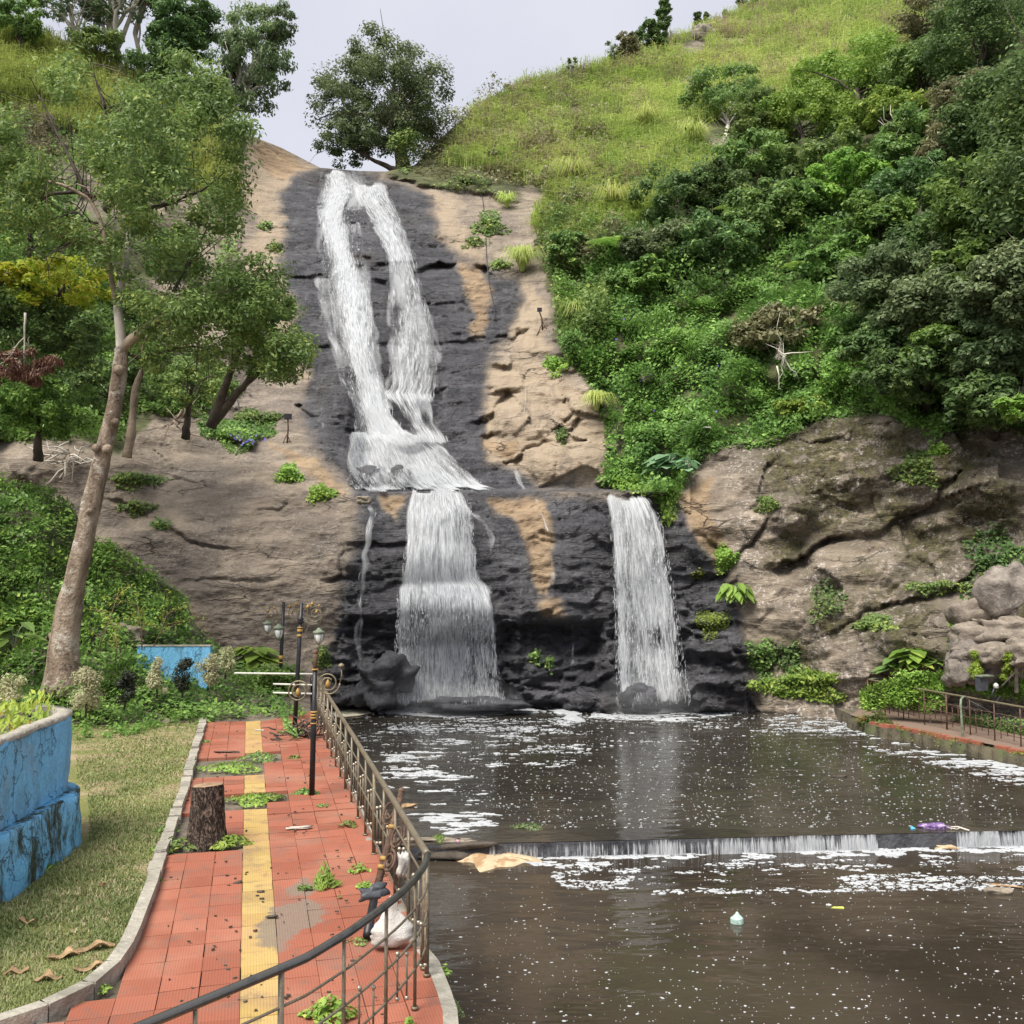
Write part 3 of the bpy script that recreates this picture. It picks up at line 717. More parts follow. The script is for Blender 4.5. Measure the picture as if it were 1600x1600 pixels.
def depth_full(u, v, full=False):
    D = depth_smooth(u, v)
    P = at(u, v, D)
    wu = u + 34 * noise3(P * 0.45, 51) + 14 * noise3(P * 1.6, 52) + 6 * noise3(P * 5, 55); wv = v + 30 * noise3(P * 0.45, 53) + 12 * noise3(P * 1.6, 54)
    green = np.zeros(np.shape(u))
    for g in GREENP: green = np.maximum(green, softpoly(wu * 0.5 + u * 0.5, wv * 0.5 + v * 0.5, g, 5))
    for (a, b, c_, d) in ROCKPATCH: green = green * (1 - np.exp(-(((wu * 0.3 + u * 0.7 - a) / c_) ** 2 + ((wv * 0.3 + v * 0.7 - b) / d) ** 2) ** 2))
    rock = 1 - green
    for (pl, dep, w) in CRACKS:
        uq = u + 9 * noise3(P * 1.3, 61) + 4 * noise3(P * 4, 64); vq = v + 9 * noise3(P * 1.3, 62) + 4 * noise3(P * 4, 65)
        d = segdist(uq, vq, pl)
        pp = sorted(pl); vl = np.interp(uq, [q[0] for q in pp], [q[1] for q in pp])
        below = vq > vl
        # one lip of the crack stands proud
        D = D + rock * dep * np.clip(0.45 + 0.9 * noise3(P * 0.9, 63), 0.0, 1.1) * np.where(below, np.exp(-(d / (w * 1.6)) ** 1.3), np.exp(-(d / 2.2) ** 2))
    S = P * np.array([0.35, 0.35, 1.0])
    ledge = fbm(S * 0.9, 5, 11)
    wet = softpoly(wu * 0.45 + u * 0.55, wv * 0.5 + v * 0.5, WET, 24)
    strata = P[..., 2] * 1.15 + 1.1 * fbm(P * 0.45, 3, 21) + 0.10 * P[..., 0]
    st = strata - np.floor(strata)
    st = sstep(st, 0.0, 0.25) - st
    rid = 1 - np.abs(fbm(P * np.array([0.8, 0.8, 1.5]), 5, 31, 0.55))
    low = sstep(v, 920, 1010) * wet                     # ragged dark rock under the ledge
    amp = 0.28 + 0.20 * low
    patchy = sstep(noise3(P * 0.3, 141) + 0.5 * noise3(P * 0.8, 142), -0.15, 0.5)     # smooth faces between broken ones
    calm = np.where(u < 540, 0.22, 1.0) * (0.3 + 0.7 * patchy) + low
    calm = np.clip(calm, 0, 1)
    D = D - rock * (0.35 * fbm(P * 0.28, 3, 151) + amp * ledge * (0.35 + 0.65 * calm) * np.where(u < 540, 0.6, 1) + (0.07 + 0.16 * wet + 0.3 * low) * st * calm + (0.05 + 0.45 * low) * (rid - 0.8))
    blocks = np.abs(noise3(P * 0.5, 71)); 
    rag = sstep(u, 1130, 1250)                          # right-hand cliff is rougher
    midr = sstep(u, 750, 790) * sstep(v, 540, 580) * (1 - wet) * (u < 1080)
    D = D - rock * (rag * (0.55 * facets(P, 2.6, 1.7, 301) + .16 * facets(P, .9, .6, 302)) + midr * (.6 * facets(P, 2.5, 1.4, 303, .4) + .10 * facets(P, 1.1, .8, 304, .4)))
    D = D - rock * wet * ((.16 + .42 * low) * facets(P, 2.4, .8, 305, .35) * (.35 + .65 * patchy) + (.03 + .08 * low) * facets(P, 1.1, .26, 306, .4))
    D = D - rock * (u < 540) * .05 * facets(P, 2.2, .5, 307)
    D = D - rock * rag * (0.12 * fbm(P * 0.8, 5, 41, 0.6)) - rock * 0.035 * fbm(P * 5.0, 3, 81)
    fr = 1 - np.abs(fbm(P * np.array([1.5, 1.5, 3.2]) + 0.5 * noise3(P, 77)[..., None], 4, 161, 0.6))
    D = D - rock * wet * (0.10 + 0.10 * low) * (fr - 0.7)
    D = D - green * (0.9 * fbm(P * 0.22, 4, 91) + 0.25 * noise3(P * 1.2, 92))
    if not full: return D
    org = np.zeros(np.shape(u)); tone = np.zeros(np.shape(u))
    for g in ORANGE: org = np.maximum(org, softpoly(wu * 0.35 + u * 0.65, wv * 0.35 + v * 0.65, g, 13))
    for g in DRYTAN: tone = np.maximum(tone, softpoly(wu * 0.6 + u * 0.4, wv * 0.6 + v * 0.4, g, 22))
    wet = wet * (1 - 0.85 * np.maximum.reduce([softpoly(wu * 0.35 + u * 0.65, wv * 0.35 + v * 0.65, g, 11) for g in ORANGE]))
    moss = np.zeros(np.shape(u))
    for (a, b, s, r) in MOSSP: moss = np.maximum(moss, s * np.exp(-((u - a) ** 2 + (v - b) ** 2) / (r * r)))
    moss = np.clip(moss * 1.5, 0, 1) * (1 - wet)
    lich = np.clip(sstep(u, 1080, 1200) + 0.25, 0, 1) * (1 - wet)
    return D, dict(wet=wet, orange=org, green=green, moss=moss, lichen=lich, tone=tone)

us = np.arange(-480, 2080, 2.7)
nu = len(us); nv = 400
tt = np.linspace(0, 1, nv)
U = np.repeat(us[None], nv, 0); VT = skyline(us)[None] + 0 * U
V_ = 1138 + (VT - 1138) * (tt[:, None])
Dg, ATT = depth_full(U, V_, True)
Pg = at(U, V_, Dg)
print('relief', Pg.shape)
# rows going down below the water and rows running back over the crest
low = Pg[0].copy(); low[:, 2] = -3.2; low[:, 1] += 0.3
rows = [low[None], Pg]
for k, (dy, dz) in enumerate(((1.5, -0.1), (4, -0.7), (9, -2.2), (18, -5))):
    q = Pg[-1].copy(); q[:, 1] += dy; q[:, 2] += dz; q[:, 0] *= (1 + dy / 60.0); rows.append(q[None])
PG = np.concatenate(rows, 0)
def pad(a): return np.concatenate([a[:1], a, np.repeat(a[-1:], 4, 0)], 0)
ATTp = {k: pad(v) for k, v in ATT.items()}
R_, Cc = PG.shape[:2]
idx = np.arange(R_ * Cc).reshape(R_, Cc)
quads = np.stack([idx[:-1, :-1], idx[:-1, 1:], idx[1:, 1:], idx[1:, :-1]], -1).reshape(-1, 4)
fu = np.concatenate([U[:1], U, np.repeat(U[-1:], 4, 0)], 0); fv = np.concatenate([V_[:1], V_, np.repeat(V_[-1:], 4, 0)], 0)
fu = ((fu[:-1, :-1] + fu[1:, 1:]) / 2).ravel(); fv = ((fv[:-1, :-1] + fv[1:, 1:]) / 2).ravel()
fg = pad(ATT['green']); fg = ((fg[:-1, :-1] + fg[1:, 1:]) / 2).ravel() > 0.5
leftm = fu < 372 + 0 * fv
mid = (fu > 560) | (fu > 480)
parts = [('hillside_left', fg & (fu < 600) & (fu < 420)), ('hillside_right', fg & (fu >= 420)),
         ('rock_slab_left', ~fg & (fu < 500)), ('waterfall_cliff', ~fg & (fu >= 500) & (fu < 1120)), ('rock_cliff_right', ~fg & (fu >= 1120))]
for nm, mk in parts:
    q = quads[mk]
    used_, inv = np.unique(q, return_inverse=True)
    o = mesh_np(nm, PG.reshape(-1, 3)[used_], inv.reshape(-1, 4), M['rock'], None, True, {k: v.ravel()[used_] for k, v in ATTp.items()})
    tag(o, kind='structure')

def surf(u, v, off=0.0):
    """a point on the relief seen at that pixel; off metres nearer"""
    u = np.asarray(u, float); v = np.asarray(v, float)
    ui = np.clip((u - us[0]) / 2.7, 0, nu - 1.001)
    vt = np.interp(u, us, skyline(us))
    ti = np.clip((v - 1138) / (vt - 1138), 0, 1) * (nv - 1.001)
    i0 = np.floor(ti).astype(int); j0 = np.floor(ui).astype(int); a = ti - i0; b = ui - j0
    d = Dg[i0, j0] * (1 - a) * (1 - b) + Dg[i0 + 1, j0] * a * (1 - b) + Dg[i0, j0 + 1] * (1 - a) * b + Dg[i0 + 1, j0 + 1] * a * b
    return at(u, v, d - off)

# green bank in front of the left slab
BK = np.array([(-300,1125,21.5),(0,1125,21.7),(300,1125,21.7),(520,1125,21.7),(0,1060,22.4),(95,1025,22.6),(0,900,23.4),(0,745,26),(-300,700,24),(-300,900,22.5),(200,870,27),(150,950,24.5),(240,1040,24.2),
   (300,950,27.6),(330,1010,26.8),(430,1060,26.5),(430,1040,27.6),(500,1060,28.4),(520,1090,26),(400,1100,23.5),(300,1060,24.0)], float)
DB = tps_fit(BK)
BTOP = [(-480,600),(-300,640),(-60,715),(0,748),(60,772),(110,790),(140,840),(200,868),(240,900),(288,930),(305,975),(330,1004),(360,1030),(430,1046),(500,1060),(530,1085)]
def btop(u): return np.interp(u, [p[0] for p in BTOP], [p[1] for p in BTOP])
def dbank(u, v):
    D = DB(u, v); P = at(u, v, D)
    return D - sstep(1125 - v, 0, 60) * (0.35 * fbm(P * 0.6, 4, 111) )
bu = np.arange(-480, 486, 5.0); nb = 90
BU = np.repeat(bu[None], nb, 0); BV = 1127 + (btop(bu)[None] - 1127) * np.linspace(0, 1, nb)[:, None]
BP = at(BU, BV, dbank(BU, BV))
bl = BP[0].copy(); bl[:, 2] = -0.5
bb = BP[-1].copy(); bb[:, 1] += 0.9; bb[:, 2] += -0.9
bb2 = bb.copy(); bb2[:, 1] += 0.3; bb2[:, 2] = -0.5
BPP = np.concatenate([bl[None], BP, bb[None], bb2[None]])
idx = np.arange(BPP.shape[0] * BPP.shape[1]).reshape(BPP.shape[:2])
quads = np.stack([idx[:-1, :-1], idx[:-1, 1:], idx[1:, 1:], idx[1:, :-1]], -1).reshape(-1, 4)
tag(mesh_np('bank', BPP.reshape(-1, 3), quads, M['soil'], None, True, {'rnd': np.full(BPP.shape[0] * BPP.shape[1], 0.5)}), kind='structure')
# ------------------------------------------------------------------ ground, lawn, paving, pools
g = Geo(); g.add([[-800, -300, -3.4], [800, -300, -3.4], [800, 1200, -3.4], [-800, 1200, -3.4]], [(0, 1, 2, 3)])
tag(g.build('ground', M['soil']), kind='structure')

WZ, WZ2 = -1.0, -1.25
PD = np.array([-0.268, 0.9634]); PN = np.array([0.9634, 0.268])            # along / across the walk
Y0P = gp(384, 1105)[:2]                                                     # left edge of the yellow strip, far end
def sw(P):
    d = np.asarray(P, float)[..., :2] - Y0P
    return d @ PD, d @ PN
def ws(s, w): return Y0P + s * PD + w * PN

KERB = [gp(*p) for p in [(322,1112),(312,1150),(300,1190),(290,1230),(277,1270),(262,1310),(248,1350),(238,1390),(222,1430),(207,1470),(190,1505),(160,1540),(115,1570),(60,1592),(0,1612),(-120,1650)]]
KERB = np.array(KERB)
# right-hand edge of the walk (retaining wall above the water)
EDGE = np.array([gp(498,1112), gp(512,1150), gp(530,1195), gp(560,1270), gp(600,1372), gp(640,1462), gp(672,1500), gp(690,1545), gp(700,1575), gp(702,1600), gp(700,1800)])
EDGE[:, 0] += np.linspace(0.03, 0.0, len(EDGE))

# earth under the walk, a soil sheet 4 cm lower than the tiles
base = np.concatenate([KERB[::-1], EDGE])
gg = Geo()
gg.prism([(p[0], p[1]) for p in np.concatenate([np.array([[-9, 1.0, 0]]), np.array([[-30, 1.0, 0]]), np.array([[-30, 23.5, 0]]), np.array([[KERB[0][0], 23.5, 0]]), np.array([[EDGE[0][0] - 0.35, 23.3, 0]]), EDGE[:-1], np.array([[-0.2, 1.0, 0]])])], -3.3, -0.05)
tag(gg.build('embankment', M['soil'], smooth=False), kind='structure')
# pale concrete coping along the water
cg = Geo()
for i in range(len(EDGE) - 2):
    a, b = EDGE[i], EDGE[i + 1]; d = (b - a)[:2]; d /= np.linalg.norm(d); n = np.array([d[1], -d[0]])
    if n[0] < 0: n = -n
    cg.prism([a[:2] - n * 0.05, b[:2] - n * 0.05, b[:2] + n * 0.07, a[:2] + n * 0.07], -1.6, -0.012 - 0.001 * (i % 2))
tag(cg.build('embankment_edge', M['concrete'], smooth=False), kind='structure')

# lawn sheet
def sheet(name, poly, z, mat, step=0.25, amp=0.02, attrs=None):
    poly = [tuple(p[:2]) for p in poly]
    xs = np.arange(min(p[0] for p in poly), max(p[0] for p in poly) + step, step); ys = np.arange(min(p[1] for p in poly), max(p[1] for p in poly) + step, step)
    X, Y = np.meshgrid(xs, ys); Z = z + amp * fbm(np.stack([X, Y, 0 * X], -1) * 0.6, 3, 5)
    idx = np.arange(X.size).reshape(X.shape)
    q = np.stack([idx[:-1, :-1], idx[:-1, 1:], idx[1:, 1:], idx[1:, :-1]], -1).reshape(-1, 4)
    cx = (X[:-1, :-1] + step / 2).ravel(); cy = (Y[:-1, :-1] + step / 2).ravel()
    q = q[inpoly(cx, cy, poly)]
    P = np.stack([X, Y, Z], -1).reshape(-1, 3)
    us_, inv = np.unique(q, return_inverse=True)
    o = mesh_np(name, P[us_], inv.reshape(-1, 4), mat, None, True, {'rnd': np.full(len(us_), 0.5)})
    return tag(o, kind='structure')
LAWN = [(-16, 1.5), (-16, 23.4), (KERB[0][0], 23.4)] + [(p[0] - 0.03, p[1]) for p in KERB] + [(-4, 1.5)]
sheet('lawn', LAWN, 0.0, M['lawn'], 0.12, 0.03)

# kerb: a row of rough stones, one mesh
def resample(P, step):
    P = np.asarray(P, float); d = np.r_[0, np.cumsum(np.linalg.norm(np.diff(P, axis=0), axis=1))]
    n = max(2, int(d[-1] / step)); t = np.linspace(0, d[-1], n + 1)
    return np.stack([np.interp(t, d, P[:, k]) for k in range(P.shape[1])], -1)
kg = Geo()
K = resample(KERB, 0.42)
for i in range(len(K) - 1):
    a, b = K[i], K[i + 1]; d = (b - a)[:2]; L = np.linalg.norm(d); d = d / L; n = np.array([d[1], -d[0]])
    far = a[1] > 11
    w = 0.062 + (0.02 * random.random() if far else 0)
    a2 = a[:2] + d * (0.015 if far else -0.001) + n * random.uniform(-.012, .012) * far; b2 = b[:2] - d * (0.015 if far else -0.001) + n * random.uniform(-.012, .012) * far
    h = 0.09 + (random.uniform(-0.03, 0.02) if far else 0.02)
    kg.prism([a2 - n * w, b2 - n * w, b2 + n * w, a2 + n * w], -0.1, h)
tag(kg.build('kerb', M['kerb'], smooth=False), kind='structure')

# paving: separate tiles that have settled a little; gaps where beds of weeds run across
TS = 0.33
kp = [tuple(p[:2]) for p in KERB]; ep = [tuple(p[:2]) for p in EDGE]
PAVE = [(p[0] + 0.07, p[1]) for p in kp] + [(-3.0, 2.0), (-0.3, 2.0)] + [(p[0] - 0.05, p[1]) for p in ep[::-1]]
BEDS = [[(300,1190),(345,1182),(425,1176),(433,1190),(415,1200),(395,1212),(300,1214)], [(352,1240),(430,1236),(445,1232),(448,1252),(440,1256),(400,1262),(352,1262)],
        [(262,1270),(292,1268),(300,1310),(385,1308),(388,1330),(265,1340)], [(400,1600),(415,1592),(470,1596),(540,1590),(560,1625),(400,1640)]]
SAND = [([(455,1420),(490,1408),(500,1440),(470,1460),(468,1490),(440,1492),(415,1455),(420,1412)], 12), ([(455,1370),(500,1375),(500,1400),(460,1405)], 12), ([(560,1445),(590,1450),(585,1485),(560,1480)], 8)]
tr, ty = Geo(), Geo(); sr, sy = [], []
for i in range(-60, 4):
    for j in range(-14, 12):
        isy = (j == 0)
        c = ws((i + 0.5) * TS, (j + 0.5) * TS)
        if not inpoly(c[0], c[1], PAVE): continue
        cu, cv = px([c[0], c[1], 0])
        bed = any(inpoly(cu, cv, b) for b in BEDS)
        if bed and not (isy and cv > 1300): continue
        G_ = ty if isy else tr
        gap = 0.0022 if random.random() < 0.8 else 0.006
        h = TS / 2 - gap
        wob = 0.012 if c[1] > 9 and j > 0 else 0.006
        cs = [(-h, -h), (h, -h), (h, h), (-h, h)]
        P = [ws((i + .5) * TS + a, (j + .5) * TS + b) for a, b in cs]
        dip = -0.02 * math.exp(-((j - 2.5) / 1.5) ** 2) if 6 < c[1] < 14 else 0
        zz = [dip + random.uniform(-wob, wob) * 0.4 + 0.01 * float(noise3(np.array([p[0] * 1.2, p[1] * 1.2, 0]), 3)) for p in P]
        G_.prism(P, -0.06, zz, random.random())
        for (poly, w) in [(s_[0], s_[1]) for s_ in SAND]:
            pass
        m_ = 0.0
        vals = []
        for p in P:
            uu, vv = px([p[0], p[1], 0])
            vals.append(max(float(softpoly(np.array([uu + 8 * float(noise3(np.array([p[0]*4, p[1]*4, 0]), 4))]), np.array([vv]), s_[0], s_[1])[0]) for s_ in SAND))
        (sy if isy else sr).append(vals + vals)
def tiles(name_mat, G_, S):
    return G_
Vr = np.concatenate(tr.v); Vy = np.concatenate(ty.v)
FF = tr.f + [tuple(i + len(Vr) for i in f) for f in ty.f]
o = mesh_np('path', np.concatenate([Vr, Vy]), FF, [M['tile_red'], M['tile_yellow']], None, False,
            {'rnd': np.concatenate(tr.r + ty.r), 'sand': np.concatenate([np.array(sr).ravel(), np.array(sy).ravel()])}, None, [0] * len(tr.f) + [1] * len(ty.f))
tag(o, kind='structure')

# pools
WL = gp(640, 1321, WZ) + np.array([0, .27, 0]); WR = gp(1700, 1295.5, WZ) + np.array([0, .27, 0])
def weir_line(x): return WL[1] + (WR[1] - WL[1]) * (x - WL[0]) / (WR[0] - WL[0])
def flat_mesh(name, P, mat, z):
    G_ = Geo(); G_.add([[p[0], p[1], z] for p in P], [tuple(range(len(P)))])
    return tag(G_.build(name, mat, smooth=False), kind='structure')
flat_mesh('pool_water', [(-9, weir_line(-9) - .262), (24, weir_line(24) - .262), (24, 36), (-9, 36)], M['pool'], WZ)
flat_mesh('lower_pool_water', [(-4, -3), (26, -3), (26, weir_line(26) - 0.28), (-4, weir_line(-4) - 0.28)], M['pool_near'], WZ2)

# weir: concrete sill with a broken crest
wg = Geo()
xs = np.arange(-2.5, 24, 0.5)
for a, b in zip(xs[:-1], xs[1:]):
    gapz = -0.03 if random.random() < 0.15 else 0
    wg.prism([(a, weir_line(a) - 0.27), (b, weir_line(b) - 0.27), (b, weir_line(b) + 0.02), (a, weir_line(a) + 0.02)], -2.5, WZ - 0.012 + gapz)
o = wg.build('weir', M['stone_wet'], None, False)
tag(o, 'low mossy concrete weir holding back the upper pool', 'weir')

# ------------------------------------------------------------------ right-hand quay
QZ = -0.66
Q = [gp(1330,1118,QZ), gp(1360,1128,QZ), gp(1410,1137,QZ), gp(1500,1155,QZ), gp(1600,1174,QZ), gp(1760,1206,QZ)]
QB = [gp(1345,1108,QZ), gp(1420,1106,QZ), gp(1480,1111,QZ), gp(1560,1127,QZ), gp(1640,1142,QZ), gp(1760,1160,QZ)]
qg = Geo()
qf = resample(np.array(Q), 0.34); 
for i in range(len(qf) - 1):
    a, b = qf[i][:2], qf[i + 1][:2]; d = (b - a) / np.linalg.norm(b - a); n = np.array([-d[1], d[0]])
    j1, j2 = random.uniform(-.05, .16), random.uniform(-.05, .16)
    top = QZ - 0.05 - random.uniform(0, 0.05)
    qg.prism([a - n * (0.02 + j1), b - n * (0.02 + j2), b + n * 0.5, a + n * 0.5], -1.9, top)
tag(qg.build('quay_wall', M['mossy'], None, True), 'mossy crumbling stone quay wall at the right of the pool', 'quay wall')
kk = Geo()
for i in range(len(qf) - 1):
    if random.random() < 0.06: continue
    a, b = qf[i][:2], qf[i + 1][:2]; d = (b - a) / np.linalg.norm(b - a); n = np.array([-d[1], d[0]])
    kk.prism([a + n * 0.0, b - d * 0.02 + n * 0.0, b - d * 0.02 + n * 0.16, a + n * 0.16], QZ - 0.1, QZ + 0.015 + random.uniform(-.01, .01), random.random())
for k in kk.v: pass
V = np.concatenate(kk.v)
o = mesh_np('quay_edging', V, kk.f, M['tile_red'], None, False, {'rnd': np.concatenate(kk.r), 'sand': np.full(len(V), 0.35)}); tag(o, kind='structure')
wp = [q[:2] + np.array([0.02, 0.14]) for q in Q] + [q[:2] for q in QB[::-1]]
V = np.array([[p[0], p[1], QZ] for p in wp])
o = mesh_np('quay_path', V, [tuple(range(len(V)))], M['soil'] if False else M['tile_red'], None, False, {'rnd': np.full(len(V), 0.35), 'sand': np.full(len(V), 0.75)})
tag(o, kind='structure')
# earth body behind the walk
eb = Geo()
eb.prism([q[:2] + np.array([0.1, 0.3]) for q in Q] + [(24, 14), (24, 34), (9.2, 34), (QB[0][0] - 0.6, QB[0][1] + 0.3)], -3, QZ - 0.02)
tag(eb.build('quay_ground', M['soil'], None, False), kind='structure')
# garden terrace behind the stone retaining wall
RW = [gp(1470,1112,QZ), gp(1530,1118,QZ), gp(1600,1133,QZ), gp(1760,1158,QZ)]
RW = [r + np.array([0.25, 0.7, 0]) for r in RW]
tz = 0.02
tg = Geo(); tg.prism([r[:2] for r in RW] + [(26, 16), (26, 33), (RW[0][0] - 0.4, 31)], -2, tz - 0.05)
tag(tg.build('garden_ground', M['soil'], None, False), kind='structure')
def mat_masonry():
    m, t, out = newmat('masonry'); N = NT(t); p = N.pos()
    v = N.voro(N.pos(scale=(1, 1, 1.4)), 3.6); e = N.ramp(v, (0.0, 0.07))
    c_ = N.n('ShaderNodeTexVoronoi', feature='F1'); c_.inputs['Scale'].default_value = 3.6; N.link(N.pos(scale=(1, 1, 1.4)), c_.inputs['Vector'])
    sep = N.n('ShaderNodeSeparateColor'); N.link(c_.outputs['Color'], sep.inputs[0])
    col = N.mix(sep.outputs[0], (0.11, 0.095, 0.08, 1), (0.25, 0.21, 0.175, 1))
    col = N.mix(N.ramp(N.noise(p, 9, 5), (0.5, 0.7, 0, 0.5)), col, (0.07, 0.07, 0.045, 1))
    col = N.mix(e, (0.14, 0.13, 0.11, 1), col)
    N.link(N.bsdf(col, 0.9, N.bump(e, 0.9, 0.05)), out.inputs[0]); return m
M['masonry'] = mat_masonry()
wr = thing('retaining_wall', 'low dark rubble stone wall behind the red walkway on the right', 'wall', RW[0])
g1, g2 = Geo(), Geo()
for a, b in zip(RW[:-1], RW[1:]):
    d = (b - a)[:2]; d /= np.linalg.norm(d); n = np.array([-d[1], d[0]])
    g1.prism([a[:2] - n * .18, b[:2] - n * .18, b[:2] + n * .1, a[:2] + n * .1], -0.9, 0.02)
    g2.prism([a[:2] - n * .24, b[:2] - n * .24, b[:2] + n * .14, a[:2] + n * .14], 0.02, 0.09)
for G_, nm, mt in ((g1, 'wall_face', M['masonry']), (g2, 'coping', M['concrete'])):
    G_.v = [rel(v, wr) for v in G_.v]; G_.build(nm, mt, wr, False)

# ------------------------------------------------------------------ rocks as things
def rock(name, label, c, r, seed, mat, squash=(1, 1, 1), group=None, rz=0.0, sub=44, rough=0.15, cat='rock'):
    a = np.linspace(0, 2 * math.pi, sub, endpoint=False); b = np.linspace(0.001, math.pi - 0.001, sub // 2 + 3)
    A, B = np.meshgrid(a, b); N_ = np.stack([np.sin(B) * np.cos(A), np.sin(B) * np.sin(A), -np.cos(B)], -1)
    # boxy boulder
    N2 = np.sign(N_) * np.abs(N_) ** 0.72
    d = 1 + rough * fbm(N_ * 1.3 + seed * 3.7, 4, seed) + 0.10 * np.abs(noise3(N_ * 3.1 + seed, seed + 9))
    d = d * (1 + .34 * facets(N_ * 1.6 + seed, 1.0, .9, seed, .1))
    P = N2 * d[..., None] * r * np.array(squash)
    R = np.array([[math.cos(rz), -math.sin(rz), 0], [math.sin(rz), math.cos(rz), 0], [0, 0, 1]])
    P = P @ R.T
    idx = np.arange(A.size).reshape(A.shape); idx = np.c_[idx, idx[:, :1]]
    q = np.stack([idx[:-1, :-1], idx[:-1, 1:], idx[1:, 1:], idx[1:, :-1]], -1).reshape(-1, 4)
    o = mesh_np(name, P.reshape(-1, 3) + np.asarray(c), q, mat, None, True, {'rnd': np.full(A.size, .5)}, c)
    return tag(o, label, cat, group)
RG = 'boulders piled beside the right-hand garden'
for i, (u, v, Y, r, sq, lab, mt) in enumerate([
    (1578, 925, 25.2, 0.62, (1.0, 1, 1.1), 'big grey boulder at the top right of the garden rock pile', 'stone'),
    (1520, 960, 25.6, 0.42, (1.2, 1, .9), 'boulder under the green creeper in the middle of the rock pile', 'stone_warm'),
    (1576, 988, 24.8, 0.60, (1.5, 1, .62), 'long flat-topped brown boulder below the big grey one', 'stone_warm'),
    (1522, 1000, 25.0, 0.48, (1.3, 1, .8), 'tan angular boulder left of the long flat-topped one', 'stone_warm'),
    (1556, 1022, 24.3, 0.42, (1.4, 1, .6), 'slanting tan boulder directly above the two small conifers', 'stone_warm'),
    (1604, 1022, 23.9, 0.50, (1.1, 1, .7), 'pale boulder at the frame edge above the right conifer', 'stone_warm'),
    (1508, 1035, 24.8, 0.40, (.9, 1, 1.1), 'dark overhanging boulder at the left foot of the rock pile', 'stone'),
    (1492, 1052, 24.9, 0.32, (.8, 1, 1.2), 'small upright brown block left of the dark overhanging boulder', 'stone'),
    (1598, 960, 25.0, 0.4, (1, 1, .8), 'mossy boulder wedged between the upper grey boulder and the long one', 'mossy'),
    (1556, 1050, 24.9, 0.45, (1.6, 1, .8), 'dark shaded boulder behind the two small conifers', 'stone')]):
    rock('boulder', lab, at(u, v, Y), r, 30 + i, M[mt], sq, RG, random.uniform(-.4, .4))
rock('rock', 'wet black round stone in the cascade above the ledge, left one', surf(572, 748, 0.25), 0.42, 51, M['stone_wet'], (1.3, 1, .95))
rock('rock', 'wet black stone splitting the white water right of the round one', surf(626, 748, 0.25), 0.36, 52, M['stone_wet'], (1, 1, 1.15))
rock('rock', 'rounded rock at the foot of the right-hand fall', at(998, 1090, 29.2), 0.42, 53, M['stone_wet'], (1.1, 1, .95))
rock('rock', 'tilted angular black rock by the left trickle foot', at(598, 1068, 29.2), 0.75, 54, M['stone_wet'], (1.05, 1, .8), rough=.45)
rock('rock', 'low flat black ledge stone under the left curtain', at(745, 1100, 29.2), 0.55, 55, M['stone_wet'], (2.6, 1, .36))
rock('rock', 'small tan stone on the lip of the ledge at left', at(568, 781, 31.0), 0.17, 56, M['stone_warm'], (1.5, 1, .7))
rock('rock', 'rounded grey stone on the skyline above the grass slope', surf(1100, 58, 0.3), 0.9, 57, M['stone'], (1, 1, .8))
rock('rock', 'flat tan slab rock in the bank behind the bamboo', at(195, 992, 24.6), 0.30, 58, M['stone_warm'], (1.5, .6, .95))
